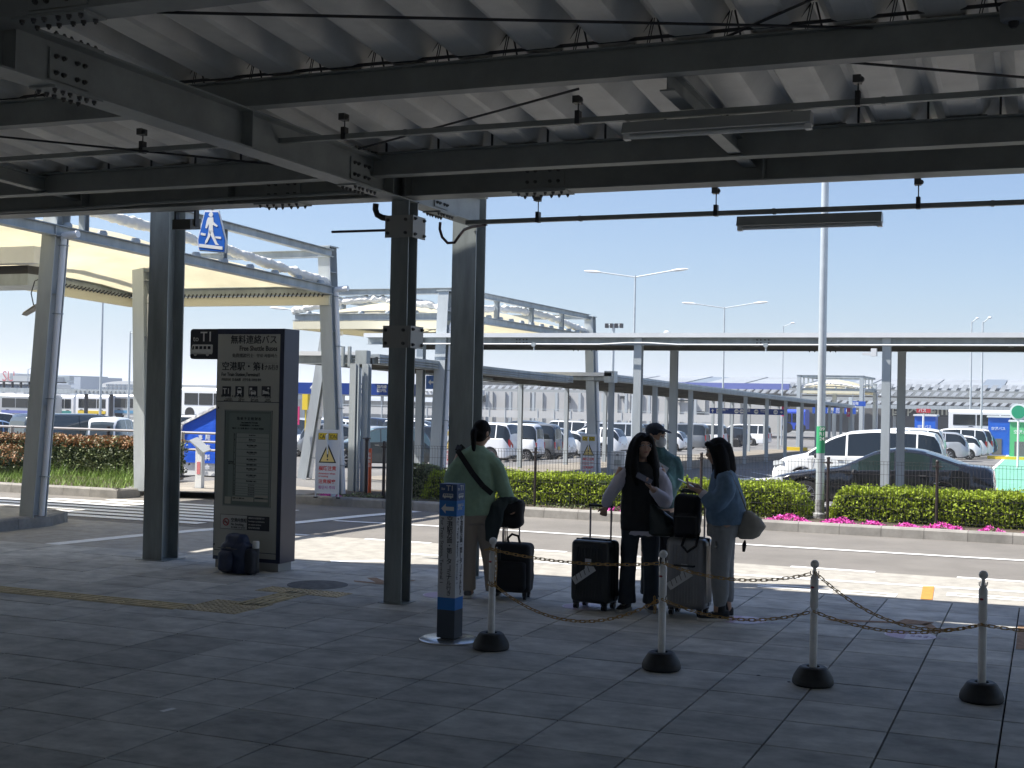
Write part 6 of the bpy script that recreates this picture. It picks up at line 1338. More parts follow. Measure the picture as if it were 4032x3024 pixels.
CAR={
 'sedan':dict(L=4.94,W=1.86,wx=(.86,3.85),r=.345,top=[(0,.60),(.06,.70),(.5,.83),(1.35,.965),(1.62,1.0),(2.38,1.385),(2.9,1.465),(3.35,1.44),(3.75,1.33),(4.35,1.13),(4.82,1.09),(4.91,1.0),(4.94,.72)],belt=[(0,.55),(.5,.76),(1.5,.90),(4.3,1.02),(4.94,.75)],pill=(2.86,3.62),ga=1.62,gb=4.25,wf=1.30,wr=3.5),
 'minivan':dict(L=4.95,W=1.85,wx=(.93,3.93),r=.35,top=[(0,.62),(.05,.85),(.35,1.03),(.95,1.15),(1.75,1.68),(2.25,1.85),(3.0,1.92),(4.3,1.90),(4.72,1.83),(4.86,1.45),(4.93,1.05),(4.95,.6)],belt=[(0,.55),(.4,.95),(1.2,1.08),(4.6,1.16),(4.95,.7)],pill=(2.2,3.35,4.2),ga=.98,gb=4.88,wf=2.2,wr=4.66),
 'suv':dict(L=4.68,W=1.82,wx=(.9,3.58),r=.36,top=[(0,.62),(.06,.86),(.5,1.0),(1.2,1.08),(1.9,1.50),(2.3,1.64),(3.0,1.70),(4.0,1.66),(4.32,1.55),(4.56,1.15),(4.64,.98),(4.68,.6)],belt=[(0,.6),(.5,.92),(1.3,1.02),(4.2,1.12),(4.68,.7)],pill=(2.45,3.4),ga=1.2,gb=4.55,wf=2.2,wr=4.1),
 'hatch':dict(L=4.0,W=1.69,wx=(.76,3.30),r=.31,top=[(0,.58),(.06,.78),(.5,.92),(1.0,1.0),(1.65,1.36),(2.1,1.48),(2.7,1.50),(3.4,1.45),(3.7,1.36),(3.9,1.0),(3.98,.85),(4.0,.5)],belt=[(0,.55),(.5,.84),(1.1,.93),(3.6,1.02),(4.0,.65)],pill=(2.15,3.0),ga=1.0,gb=3.93,wf=1.95,wr=3.5),
 'keivan':dict(L=3.40,W=1.48,wx=(.45,2.90),r=.28,top=[(0,.60),(.04,.95),(.25,1.08),(.70,1.60),(.98,1.80),(1.6,1.88),(2.9,1.88),(3.2,1.84),(3.33,1.6),(3.38,1.0),(3.40,.5)],belt=[(0,.6),(.25,1.0),(.6,1.05),(3.3,1.08),(3.4,.7)],pill=(1.25,2.15),ga=.27,gb=3.37,wf=.95,wr=3.26),
 'van':dict(L=4.70,W=1.70,wx=(.62,3.20),r=.33,top=[(0,.60),(.04,.95),(.3,1.12),(.80,1.66),(1.15,1.92),(1.8,1.98),(4.2,1.98),(4.5,1.94),(4.62,1.7),(4.68,1.0),(4.70,.5)],belt=[(0,.6),(.3,1.02),(.7,1.10),(4.6,1.12),(4.7,.7)],pill=(1.35,2.5,3.7),ga=.32,gb=4.66,wf=1.12,wr=4.55)}
def interp(P,x):
    for (a,b_),(c,d) in zip(P[:-1],P[1:]):
        if x<=c: t=(x-a)/max(1e-6,c-a); return b_+(d-b_)*t
    return P[-1][1]
CM={}
def car_meshes(k):
    if k in CM: return CM[k]
    c=CAR[k]; L,W,r=c['L'],c['W'],c['r']; xs=set([0,.03,.08,.16,L,L-.03,L-.08,L-.16,c['ga'],c['gb'],c['wf'],c['wr']])
    for i in range(1,int(L/.17)): xs.add(i*.17)
    for p in c['pill']: xs|={p-.03,p+.03}
    for w in c['wx']:
        for a in (-1,-.92,-.7,-.38,0,.38,.7,.92,1): xs.add(w+a*(r+.06))
    xs=sorted(x for x in xs if 0<=x<=L); q=[xs[0]]
    for x in xs[1:]:
        if x-q[-1]>.018: q.append(x)
    xs=q; xs[-1]=L; body=MB();parts={n:MB() for n in ('windshield','rear_window','side_window')}
    secs=[]
    for x in xs:
        zt=interp(c['top'],x); zt=(zt+interp(c['top'],max(0,x-.07))+interp(c['top'],min(L,x+.07)))/3 if .1<x<L-.1 else zt
        zb=interp(c['belt'],x); e=min(x,L-x); pl=1-.16*max(0,1-e/.55)**2.2; w=W/2*pl; zs=.22+.16*max(0,1-e/.35)**2; gl=zt-zb>.14
        arch=0
        for wx in c['wx']:
            d=abs(x-wx)
            if d<r+.06: arch=max(arch,r+math.sqrt(max(0,(r+.06)**2-d*d)))
        zl=max(zs,arch); h=max(.02,zt-zb)
        if gl: wi=w-.10-.18*min(1,h/.8)*.62
        P=[(w*.86,zl if arch else zs),(w*.985,max(zl,zs+.04)),(w,max(zl+.02,.42)),(w*1.0,max(zl+.035,.62 if zb>.72 else zb-.05)),(w*.975,zb)]
        if gl: P+=[(w*.955,zb+.02),(wi+.02,zt-.075),(wi-.05,zt-.018),(wi*.55,zt),(0,zt+.012)]
        else: P+=[(w*.96,zb+h*.3),(w*.90,zb+h*.72),(w*.80,zb+h*.93),(w*.5,zt),(0,zt+.012)]
        secs.append((x,P,gl))
    n=10
    rings_=[]
    for x,P,gl in secs: rings_.append([(x,-y,z) for y,z in P]+[(x,y,z) for y,z in reversed(P[:-1])])
    m=len(rings_[0]); grid=[p for r_ in rings_ for p in r_]
    def put(mb,idx): mb.add([grid[i] for i in idx],[tuple(range(len(idx)))])
    bf=[]
    for i in range(len(secs)-1):
        xm=(secs[i][0]+secs[i+1][0])/2; g=secs[i][2] and secs[i+1][2]
        pil=any(abs(xm-p)<.03 for p in c['pill'])
        for j in range(m):
            a,b_,cc,d=i*m+j,i*m+(j+1)%m,(i+1)*m+(j+1)%m,(i+1)*m+j; jj=j if j<9 else 17-j
            t_=None
            if g and jj==5 and not pil and c['ga']+.12<xm<c['gb']-.02: t_='side_window'
            if jj in(7,8) and c['ga']<xm<c['wf']: t_='windshield'
            if jj in(7,8) and c['wr']<xm<c['gb']: t_='rear_window'
            if t_: put(parts[t_],(a,b_,cc,d))
            else: bf.append((a,b_,cc,d))
    o=len(body.v); body.v+=grid; body.f+=bf; body.m+=[0]*len(bf)
    body.add(rings_[0],[tuple(reversed(range(m)))]); body.add(rings_[-1],[tuple(range(m))])
    bm=body.mesh('body',[PA['white']],sm=True,ang=38)
    out=[('body',bm,None)]
    for nme,mb in parts.items():
        if mb.v:
            out.append((nme,mb.mesh(nme,[m_glass],sm=True,ang=38),None))
    ub=MB().box(.25,L-.25,-W/2+.12,W/2-.12,.20,.62); out.append(('underbody',ub.mesh('underbody',[m_trim]),None))
    wm=MB(); wm.lathe((0,0,0),[(r*.66,-.10),(r*.93,-.10),(r,-.07),(r,.07),(r*.93,.10),(r*.66,.10),(r*.66,-.10)],20,axis='y'); wmesh=wm.mesh('tyre',[m_tyre],sm=True,ang=30)
    rm=MB(); rm.lathe((0,0,0),[(r*.67,-.085),(r*.62,-.09),(r*.60,-.05),(.05,-.055)],20,axis='y')
    for i in range(7):
        for e in (-.09,.09):
            a=2*math.pi*i/7+e; rm.bar((0,-.088,0),(r*.63*math.cos(a),-.088,r*.63*math.sin(a)),.022,.02,(0,1,0))
    rmesh=rm.mesh('rim',[m_rim]); hub=MB(); hub.lathe((0,0,0),[(r*.60,-.045),(r*.60,-.03)],16,axis='y'); 
    CM[k]=(out,wmesh,rmesh); return CM[k]
def car(kind,label,x,y,rz,col,plate=m_plate,detail=2,glass=None,tail=None,group='parked cars in the car park',z=None,cat='car',name='parked_car'):
    """front of the car at local x=0, facing -x; (x,y) is the middle"""
    c=CAR[kind]; L,W,r=c['L'],c['W'],c['r']; meshes,wm,rm=car_meshes(kind); z=gz(x,y)-.02 if z is None else z
    t=thing(name,label,cat,(x-math.cos(rz)*L/2,y-math.sin(rz)*L/2,z),rz,group=group,w=False)
    for nm,me,_ in meshes:
        if nm=='underbody' and detail<1: continue
        o=bpy.data.objects.new(nm,me); COL.objects.link(o); o.parent=t
        if nm=='body': o.material_slots[0].link='OBJECT'; o.material_slots[0].material=PA[col]
        elif glass and nm!='underbody': o.material_slots[0].link='OBJECT'; o.material_slots[0].material=glass
    for wx in c['wx']:
        for s in (-1,1):
            o=bpy.data.objects.new('wheel',wm); COL.objects.link(o); o.parent=t; o.location=(wx,s*(W/2-.125),r); 
            if s>0: o.rotation_euler=(0,0,math.pi)
            if detail>0:
                q=bpy.data.objects.new('rim',rm); COL.objects.link(q); q.parent=o; q.location=(0,-.012,0)
    key=('lights',kind)
    if key not in CM:
        zb=interp(c['belt'],.5); h=MB(); h.rings([[(.03,y_,zb-.20),(.03,y_,zb-.06)][::1]+[(.34,y_+.13*(1 if y_>0 else -1),zb-.03),(.34,y_+.13*(1 if y_>0 else -1),zb-.14)] for y_ in (W/2-.42,W/2-.13)])
        hm=h.mesh('headlight',[m_hl]); zt=interp(c['belt'],L-.2); tall=kind in('minivan','keivan','van'); q=MB()
        if kind in ('keivan',): q.box(L-.05,L+.006,W/2-.22,W/2-.12,.62,.95)
        elif kind=='van': q.box(L-.05,L+.006,W/2-.24,W/2-.13,.75,1.15)
        elif kind=='minivan': q.rings([[(L-.07,W/2-.50,zt-.24),(L+.005,W/2-.50,zt-.22),(L+.0,W/2-.50,zt-.08),(L-.07,W/2-.50,zt-.06)],[(L-.10,W/2-.13,zt-.26),(L-.02,W/2-.15,zt-.26),(L-.03,W/2-.15,zt+.16),(L-.12,W/2-.13,zt+.18)]])
        else: q.rings([[(L-.08,W/2-.58,zt-.20),(L-.0,W/2-.58,zt-.20),(L-.02,W/2-.58,zt-.09),(L-.08,W/2-.58,zt-.08)],[(L-.16,W/2-.16,zt-.24),(L-.035,W/2-.17,zt-.24),(L-.06,W/2-.17,zt-.03),(L-.2,W/2-.15,zt-.01)],[(L-.34,W/2-.075,zt-.20),(L-.30,W/2-.045,zt-.20),(L-.32,W/2-.05,zt-.06),(L-.38,W/2-.08,zt-.05)]])
        CM[key]=(hm,q.mesh('tail_light',[m_tail]),MB().box(L-.02,L+.012,-.165,.165,.50 if not tall else .55,.665 if not tall else .715).mesh('number_plate',[m_plate]),MB().box(-.012,.02,-.165,.165,.36,.52).mesh('number_plate',[m_plate]),
            MB().ball((interp([(0,0),(1,1)],.5)*0+c['ga']+.35,W/2+.08,zb+.14),.06,.09,.075,8,6).mesh('mirror',[m_trim],sm=True),MB().box(.005,.03,-W*.30,W*.30,.30,.60).mesh('grille',[m_trim]),MB().box(L-.01,L+.008,-W*.38,W*.38,.27,.36).mesh('bumper_trim',[m_trim]),MB().bar((0,0,0),(.17,0,0),.02,.02).mesh('door_handle',[m_chrome]))
    hm,tm,pm,pf,mm,gm,bt,dh=CM[key]
    for me in (hm,tm,mm):
        for s in (1,-1):
            if detail<1 and me is not tm: continue
            o=bpy.data.objects.new(me.name.split('.')[0],me); COL.objects.link(o); o.parent=t
            if s<0: o.scale=(1,-1,1)
    for me,mt in ((pm,plate),(pf,plate),(gm,None),(bt,None)):
        if detail<1 and me is not pm: continue
        o=bpy.data.objects.new(me.name.split('.')[0],me); COL.objects.link(o); o.parent=t
        if mt: o.material_slots[0].link='OBJECT'; o.material_slots[0].material=mt
    if detail>1:
        for xx in [p-.35 for p in c['pill'][:2]]:
            for s in(-1,1): o=bpy.data.objects.new('door_handle',dh); COL.objects.link(o); o.parent=t; o.location=(xx+.1,s*(W/2-.005),interp(c['belt'],xx)-.10)
        for xx in [c['pill'][0],c['pill'][1]+.02,c['ga']+.25]:
            b=MB()
            for s in(-1,1): b.box(xx-.004,xx+.004,s*W/2-.004,s*W/2+.004,.42,interp(c['belt'],xx)-.03)
            b.build('door_seam',m_trim,t)
    return t
def rack(t,kind,m=m_trim):
    c=CAR[kind]
    for x in (2.2,3.2):
        MB().bar((x,-.62,1.02*c['top'][6][1]+.06),(x,.62,1.02*c['top'][6][1]+.06),.04,.03).build('roof_bar',m,t)
# right hand group: tails towards the green lane
yB=31.25
t=car('sedan','glossy black sedan parked side on just behind the right hedge',(px(3066/1.8228,yB)+px(3936/1.8228,yB))/2-.05,yB,0,'black',z=gz(-3.2,31.25)+.02,glass=mat('bmw glass',(.02,.035,.035),.05,spec=.8))
for p in ((1.65,1.0,2.42,1.41),(2.42,1.41,3.0,1.475),(3.0,1.475,3.6,1.38)): MB().bar((p[0],-.72+.0,p[1]-.02),(p[2],-.66,p[3]-.045),.012,.012).build('chrome_strip',m_chrome,t)
yV=40.2; car('minivan','large white minivan with dark side windows behind the black sedan',(px(3071/1.8228,yV)+px(3725/1.8228,yV))/2,yV,0,'pearl',z=gz(-5,40)-.06)
rowR=[(63.5,-4.4,'minivan','white','white minivan peeping out just behind the large white minivan'),(80.5,-4.3,'suv','silver','silver suv with red tail lamps in the right row'),(85,-3.8,'hatch','white','small white hatchback after the silver suv in the right row'),(88.6,-3.6,'minivan','white','tall white minivan in the middle of the right row'),(92.3,-3.4,'minivan','pearl','second tall white minivan in the middle of the right row'),(98,-3.35,'suv','navy','dark navy suv behind the white minivans of the right row'),(105,-3.2,'van','silver','silver van in the far half of the right row'),(113,-3.2,'minivan','navy','dark blue minivan near the far end of the right row'),(121,-3.2,'van','navy','long dark van at the far end of the right row')]
for i,(y,xt,k,c_,l) in enumerate(rowR): car(k,l,xt-CAR[k]['L']/2,y,0,c_,detail=1 if i<5 else 0)
rowQ=[(34.2,'suv','white','white car with a red tail lamp cut by the right edge of the photo'),(40.5,'minivan','white','white van at the right edge of the photo beyond the first white car'),(46,'suv','red','maroon car glimpsed at the right edge of the photo'),(52,'van','white','second white van at the right edge of the photo')]
for y,k,c_,l in rowQ: car(k,l,-.30-.012*(y-34)+CAR[k]['L']/2,y,math.pi,c_,detail=1)
# left group beyond the receding walkway: tails towards it
rowL=[(58.3,'minivan','white','white minivan with black rear glass behind the green sweater'),(61.4,'keivan','white','tall white micro van left of the grey one with the yellow plate'),(63.7,'keivan','grey','grey micro van with a yellow number plate'),(66.2,'suv','white','white suv with sloping red lamps right of the grey micro van'),(68.9,'hatch','pearl','white hatchback with bright red lamps by the caution board'),(75.5,'suv','white','white estate left of the black vest'),(80,'van','silver','silver box van between the walkway posts'),(85,'minivan','black','black minivan between the walkway posts'),(90,'hatch','white','white hatchback half hidden by the denim shirt'),(96,'van','grey','dark cargo van beyond the denim shirt'),(103,'van','white','white cargo van right above the denim shirt'),(112,'suv','black','black suv beyond the white cargo van'),(121,'van','white','farthest white van of the row beside the walkway')]
for i,(y,k,c_,l) in enumerate(rowL):
    car(k,l,-23.8-CAR[k]['L']/2+random.uniform(-.2,.2),y,0,c_,detail=2 if i<5 else (1 if i<8 else 0),plate=m_plate2 if i==2 else m_plate)
rowM=[(57,'suv','white'),(60.5,'minivan','silver'),(64,'keivan','white'),(68,'hatch','silver'),(73,'minivan','white'),(79,'suv','navy'),(86,'suv','white'),(94,'minivan','black'),(103,'van','white'),(113,'hatch','blue')]
adj=['nearest','second','third','fourth','fifth','sixth','seventh','eighth','ninth','farthest']
KN=dict(minivan="minivan",suv="suv",keivan="micro van",hatch="hatchback",van="van")
for i,(y,k,c_) in enumerate(rowM):
    t=car(k,f'{c_ if c_!="pearl" else "white"} {KN[k]} in the middle row, {adj[i]} to us',-36.5+random.uniform(-.2,.2),y,math.pi,c_,detail=1 if i<4 else 0)
    if i in (0,4): rack(t,k)
rowN=[(64,'suv','black'),(69,'suv','white'),(75,'minivan','white'),(82,'suv','silver'),(90,'minivan','white'),(99,'van','white'),(109,'suv','white'),(120,'minivan','navy')]
for i,(y,k,c_) in enumerate(rowN):
    t=car(k,f'{c_} {KN[k]} in the rear row, {adj[i]} to us',-49+random.uniform(-.3,.3),y,0,c_,detail=0)
    if i in(1,3): rack(t,k)
# cars seen left of the middle column
car('suv','dark green four wheel drive parked side on between the walkway posts and the column',px(812,47.7),47.7,R_(38),'gun',glass=m_gl2,detail=2)
car('sedan','white sports saloon nose on beside the P6 sign',px(667,60.5),60.5,R_(127),'white',detail=2,glass=mat('bluish glass',(.06,.11,.13),.08,spec=.8))
for i,(u_,y,k,c_,rz,l) in enumerate(((752,57,'suv','grey',R_(200),'grey suv beyond the front of the dark green car'),(742,66,'minivan','white',R_(180),'white wagon with a red lamp above the dark green car'),(692,66,'hatch','white',R_(30),'white hatchback right behind the white sports saloon'),(655,76,'suv','silver',R_(20),'silver suv with a roof rack beside the pink P6 sign'),(800,80,'van','navy',R_(180),'dark blue van with a flat roof behind the walkway posts'),(900,56,'suv','black',R_(10),'black car glimpsed between the two big dark columns'),(690,84,'minivan','white',R_(10),'far white minivan in the gap left of the caution board'))):
    t=car(k,l,px(u_,y),y,rz,c_,detail=1)
    if i==3: rack(t,k)
# left field behind the red tipped hedge
car('keivan','white micro van seen from behind over the red tipped hedge',px(247,40.3),40.3,R_(-65),'white',detail=2,glass=mat('grey glass',(.07,.09,.10),.1,spec=.8))
car('van','long dark green van with a sloping rear window at the far left',px(160,39.5),39.5,R_(-108),'gun',detail=2,glass=mat('grey glass',(.07,.09,.10),.1,spec=.8))
for i,(u_,y,k,c_,rz,l) in enumerate(((-12,42,'suv','blue',-100,'pale blue car cut by the left edge of the photo'),(2,56,'minivan','white',-100,'white minivan roof at the left edge of the photo'),(300,58,'suv','white',20,'white car roof peeping out beside the white micro van'),(432,50,'van','white',10,'white van just visible under the blue booth'),(200,64,'suv','navy',10,'dark car roof far behind the white micro van'))): car(k,l,px(u_,y),y,R_(rz),c_,detail=1)
# orange traffic cone
x=px(31,27.5); t=thing('traffic_cone','orange traffic cone by the guard rail at the far left','traffic cone',(x,27.5,gz(x,27.5))); MB().lathe((x,27.5,0),[(.16,0),(.15,.03),(.04,.7)],12).build('cone',mat('cone orange',(.7,.12,.03),.5),t,sm=True,ang=30); MB().box(x-.19,x+.19,27.31,27.69,gz(x,27.5),gz(x,27.5)+.03).build('cone_base',m_black,t)
# wheel stops
ws=MB().box(-.08,.08,-.3,.3,0,.12).mesh('wheel_stop',[m_kerb])
for i in range(12):
    for d in(-.9,.9):
        x,y=-24.1,58.3+2.55*i+d*.8; o=bpy.data.objects.new('wheel_stop',ws); COL.objects.link(o); o.location=(x,y,gz(x,y)-.03); tag(o,'low concrete wheel stop behind the tails of the left car row','wheel stop','concrete wheel stops')
# ---------------- terminal, far buildings, buses ----------------
m_roofp=mat('terminal roof',(.40,.42,.43),.45,metal=.3,nz=(.12,.15)); m_wallp=mat('terminal wall',(.50,.50,.49),.7,nz=(.2,.1)); m_beamg=mat('terminal beam',(.33,.35,.35),.6); m_purp=mat('blue roof band',(.12,.15,.42),.5); m_shade=mat('terminal painted shade',(.14,.14,.14),.8)  # last grey is dark to paint shade into recesses and openings
TY=190
te=thing('terminal_building','long low airport terminal with panelled roof and sawtooth eaves across the background','terminal building',(0,TY,gz(0,TY)))
def fx(u,Y): return px(u,Y)
def fzz(v,u,Y): return at_y(u,v,Y).z
def wbox(name,u0,u1,v0,v1,Y,dep,m,parent,uref=1700):
    x0,x1=fx(u0,Y),fx(u1,Y); z1,z0=fzz(v0,uref,Y),fzz(v1,uref,Y); return MB().box(x0,x1,Y,Y+dep,z0,z1).build(name,m,parent)
# roof, sloped: eave at Y=TY, ridge at TY+22
zr=fzz(816,1700,TY+22)+.0; ze=fzz(834,1700,TY)
xl,xr_=fx(1340,TY),fx(2600,TY)
def pan(x0,x1,y0,z0,y1,z1,m,nm='roof_panel'):
    b=MB(); b.add([(x0,y0,z0),(x1,y0,z0),(x1,y1,z1),(x0,y1,z1),(x0,y0,z0-.3),(x1,y0,z0-.3),(x1,y1,z1-.3),(x0,y1,z1-.3)],[(0,1,2,3),(4,7,6,5),(0,4,5,1),(2,6,7,3),(1,5,6,2),(3,7,4,0)]); return b.build(nm,m,te)
n=26
for i in range(n):
    a=xl+(xr_-xl)*i/n; c=xl+(xr_-xl)*(i+1)/n; pan(a+.05,c-.05,TY,ze+.06*(i%3),TY+22,zr+.06*(i%3),m_roofp if i%7 not in (3,) else mat('terminal roof darker',(.24,.28,.32),.45,metal=.3))
xl2=fx(1000,TY+8)
for i in range(12):
    a=xl2+(xl-xl2)*i/12; c=xl2+(xl-xl2)*(i+1)/12; pan(a+.05,c-.05,TY+2,ze+.3,TY+22,zr+.1,m_roofp)
def saw(u0,u1,v0,v1,Y,m,pitch,nm='sawtooth_eave'):
    x0,x1=fx(u0,Y),fx(u1,Y); z1,z0=fzz(v0,1700,Y),fzz(v1,1700,Y); b=MB(); x=x0
    while x<x1: b.prism([(x,z0),(x+pitch*.55,z0),(x+pitch*.95,z1),(x+pitch*.4,z1)],(0,Y,0),(1,0,0),(0,0,1),(0,1.2,0)); x+=pitch
    o=b.build(nm,m,te); o['kind']='stuff'; return o
m_saw=mat('sawtooth sheet',(.58,.60,.62),.4,metal=.3)
saw(1700,2600,826,838,TY-1,m_saw,1.25)
wbox('fascia',1345,1705,829,842,TY-1.3,.5,m_purp,te); wbox('fascia',1705,2600,838,852,TY-1.3,.6,m_beamg,te); wbox('fascia',1000,1345,828,834,TY-1.3,.5,m_beamg,te)
wbox('rear_wall',1000,2600,834,905,TY+3,18,m_wallp,te)
saw(1000,2600,842,850,TY-8,m_saw,1.15)
for u in range(1000,2600,36):
    pass
wbox('lower_beam',1000,1560,850,856,TY-9,.5,m_beamg,te); wbox('lower_beam',1560,2600,855,862,TY-10,.6,m_beamg,te)
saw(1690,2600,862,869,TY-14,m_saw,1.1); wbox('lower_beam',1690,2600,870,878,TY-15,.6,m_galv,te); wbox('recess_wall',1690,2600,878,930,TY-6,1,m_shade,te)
wbox('painted_canopy_shade',1560,2600,862,871,TY-13,4,m_shade,te)  # dark box standing in for the shade below the lower eaves
for i in range(22):
    u=1010+27*i; wbox('wall_panel_joint',u,u+1.2,857,930,TY-2.2,.3,m_beamg,te)
wbox('wall',1000,1700,856,935,TY-2,2,m_wallp,te)
for u0,u1,v0,v1 in ((1040,1048,866,882),(1340,1350,862,868),(1505,1522,893,902),(1460,1500,868,871),(1225,1232,864,880)): wbox('window',u0,u1,v0,v1,TY-2.4,.3,m_glass,te)
for i in range(19): u=1000+50*i; wbox('column',u,u+5,857,935,TY-9,.5,m_wcol,te) if u<1750 else None
for u in (1690,1765,1840,1930,2080,2180,2290): wbox('column',u,u+6,862,930,TY-10,.6,m_wcol,te)
for u0,u1,t_ in ((1925,1990,'国内線'),(1980,2060,'Domestic')):
    a=at_y(u0,890,TY-12); text(t_,1.9,mat('sign cream',(.6,.6,.5),.5),te,(a.x,TY-12,a.z-.3),bold=.01)
wbox('sign_band',1915,2075,876,893,TY-11.4,.3,mat('sign dark band',(.05,.055,.05),.5),te)
# balustrade in front of the terminal wall
bl=thing('balustrade','long grey balustrade in front of the terminal wall','railing',(fx(1300,165),165,gz(0,165)))
Yb=165; x0,x1=fx(700,Yb),fx(1560,Yb); ztop=fzz(886,1300,Yb); zbot=ztop-1.3
MB().box(x0,x1,Yb,Yb+.08,ztop-.08,ztop).build('top_rail',m_wcol,bl); MB().box(x0,x1,Yb,Yb+.05,zbot,ztop-.3).build('lower_panel',m_wallp,bl)
ps_=MB().box(-.05,.05,0,.08,zbot-2,ztop).mesh('post',[m_wcol])
for i in range(int((x1-x0)/2.4)): inst('post',ps_,bl,(x0+2.4*i,Yb-.05,0))
# lighter link building at left behind the sign
lk_=thing('link_building','pale link building with a perforated gutter left of the terminal','building',(fx(800,175),175,gz(0,175)))
wbox('wall',560,1000,866,935,176,6,m_wallp,lk_,uref=800); wbox('roof_edge',560,1000,838,850,173,8,m_galvw,lk_,uref=800); wbox('fascia',560,1000,850,856,174,.5,m_beamg,lk_,uref=800)
for i in range(40): wbox('gutter_notch',640+9*i,644+9*i,842,845,172.8,.3,m_beamg,lk_,uref=800)
for i in range(9): wbox('column',655+42*i,659+42*i,856,935,174.5,.4,m_wcol,lk_,uref=800)
for i in range(3): wbox('window',(862,882,897)[i],(876,893,906)[i],868,886,175.6,.3,m_glass,lk_,uref=800)
wbox('roof_block',990,1060,806,812,230,6,m_galvw,lk_,uref=1000)
# buses
def bus(label,u0,u1,v0,v1,Y,col,uref,band=None,group='buses far across the car park'):
    x0,x1=fx(u0,Y),fx(u1,Y); z1,z0=fzz(v0,uref,Y),fzz(v1,uref,Y); t=thing('bus',label,'bus',((x0+x1)/2,Y,z0),group=group); H=z1-z0
    b=MB(); b.rings([[(x,Y,z0+.35),(x,Y+2.4,z0+.35),(x,Y+2.4,z1-.2),(x,Y+2.2,z1),(x,Y+.2,z1),(x,Y,z1-.2)] for x in (x0,x0+.15,x1-.15,x1)]); b.build('body',col,t,sm=True,ang=30)
    n=max(3,int((x1-x0)/1.6)); w=(x1-x0-.6)/n
    for i in range(n): MB().box(x0+.3+w*i+.05,x0+.3+w*(i+1)-.05,Y-.02,Y+.01,z0+H*.45,z0+H*.83).build('window',m_glass,t)
    MB().box(x0-.02,x0+.02,Y+.2,Y+2.2,z0+H*.35,z0+H*.9).build('windshield',m_glass,t)
    if band: MB().box(x0+.3,x1-.3,Y-.03,Y+.0,z0+H*.22,z0+H*.34).build('side_band',band,t)
    for f in (.18,.78): x=x0+(x1-x0)*f; MB().lathe((x,Y+.15,z0+.48),[(.48,-.17),(.48,.15)],14,axis='y').build('wheel',m_tyre,t)
    return t
m_bw=PA['white']
bus('white coach with dark windows behind the right hand car rows',2050,2330,886,948,110,m_bw,2150,band=m_gb2)
bus('silver coach seen through the dark leg at the far left',0,100,852,905,105,PA['silver'],60,band=m_purp)
bus('white and green tram like bus left of the lamp poles',105,160,853,905,108,m_bw,130,band=mat('teal band',(.05,.3,.3),.5))
bus('white bus with a yellow destination patch between the dark posts',165,235,853,905,106,m_bw,200,band=m_cy)
bus('glassy airport bus right of the yellow patched bus',243,330,852,905,107,PA['silver'],290,band=mat('sky band',(.1,.3,.5),.5))
bus('white bus roof above the blue booth',392,500,838,905,90,m_bw,440)
bus('blue airport truck behind the walkway end',1694,1740,884,935,120,mat('truck blue',(.03,.08,.5),.4),1700)
# gate shelter for the buses at left
sh=thing('bus_shelter','long bus shelter roof on dark posts at the far left','shelter',(fx(150,100),100,gz(0,100)))
wbox('roof_edge',-60,430,841,851,99,3,m_galv,sh,uref=200); 
for i in range(26): wbox('roof_notch',160+9.5*i,164+9.5*i,844,847,98.9,.2,m_beamg,sh,uref=200)
for u in (-20,183,237,290,345): wbox('post',u,u+4,851,905,99.5,.3,m_dark,sh,uref=200)
sh=thing('bridge_roof','dark framed upper roof with white vaults at the far left edge','shelter',(fx(60,120),120,gz(0,120))); wbox('roof_edge',-60,118,824,826,120,2,m_dark,sh,uref=60); wbox('roof_edge',-60,118,838,840,120,2,m_dark,sh,uref=60)
for i in range(9): u=-50+18.5*i; wbox('post',u,u+2,826,838,120,.3,m_dark,sh,uref=60)
for i in range(8): u=-46+18.5*i; x=fx(u+6,121); MB().ball((x,121.5,fzz(839,60,121)),1.1,1.2,.55,10,6).build('white_vault',m_galvw,sh,sm=True)
# far buildings
def block(label,u0,u1,v0,v1,Y,m,wins=(),uref=None,dep=20,extra=None):
    uref=uref or (u0+u1)/2; x0,x1=fx(u0,Y),fx(u1,Y); t=thing('far_building',label,'building',((x0+x1)/2,Y,gz(0,Y)))
    MB().box(x0,x1,Y,Y+dep,gz(0,Y)-1,fzz(v0,uref,Y)).build('wall',m,t)
    for (a,c,d,e) in wins: wbox('window',a,c,d,e,Y-.2,.4,mat('far glass',(.16,.20,.25),.3),t,uref=uref)
    return t
m_f1=mat('far wall pale',(.55,.56,.56),.8); m_f2=mat('far wall blue grey',(.36,.41,.48),.8); m_f3=mat('far roof grey',(.38,.40,.41),.8)
block('pale blue grey terminal hall with dark window strip left of the lamp poles',118,174,828,905,330,m_f2,((120,160,837,842),(145,165,822,826)))
t=block('tall blue grey stair tower beside the pale hall',160,174,814,905,328,m_f2)
block('slanted dark glass roof block behind the pale hall',112,150,811,829,360,mat('far glass roof',(.25,.30,.33),.4))
block('small white block with red lettering far left of the domed hall',182,212,828,905,340,m_f1,((184,188,831,835),(196,200,831,835)))
block('white works building with two dark windows at the far left',0,52,828,905,300,m_f1,((30,34,832,838),(31,33,842,848),(2,8,842,845)))
block('grey low building right of the white works building',28,70,812,830,345,m_f3)
block('white sign block with red letters at the far left edge',-10,22,806,826,350,m_f1)
text('SU',5,m_red,None,tuple(at_y(4,823,349.5)))
for o in list(COL.objects):
    if o.name.startswith('lettering') and o.parent is None: tag(o,'red roof letters on the white block at the far left edge','sign')
Yd=310; t=thing('domed_hall','white arched hall with a grid of square windows right of the lamp poles','building',(fx(265,Yd),Yd,gz(0,Yd))); x0,x1=fx(216,Yd),fx(330,Yd); xm=(x0+x1)/2; R0=(x1-x0)/2
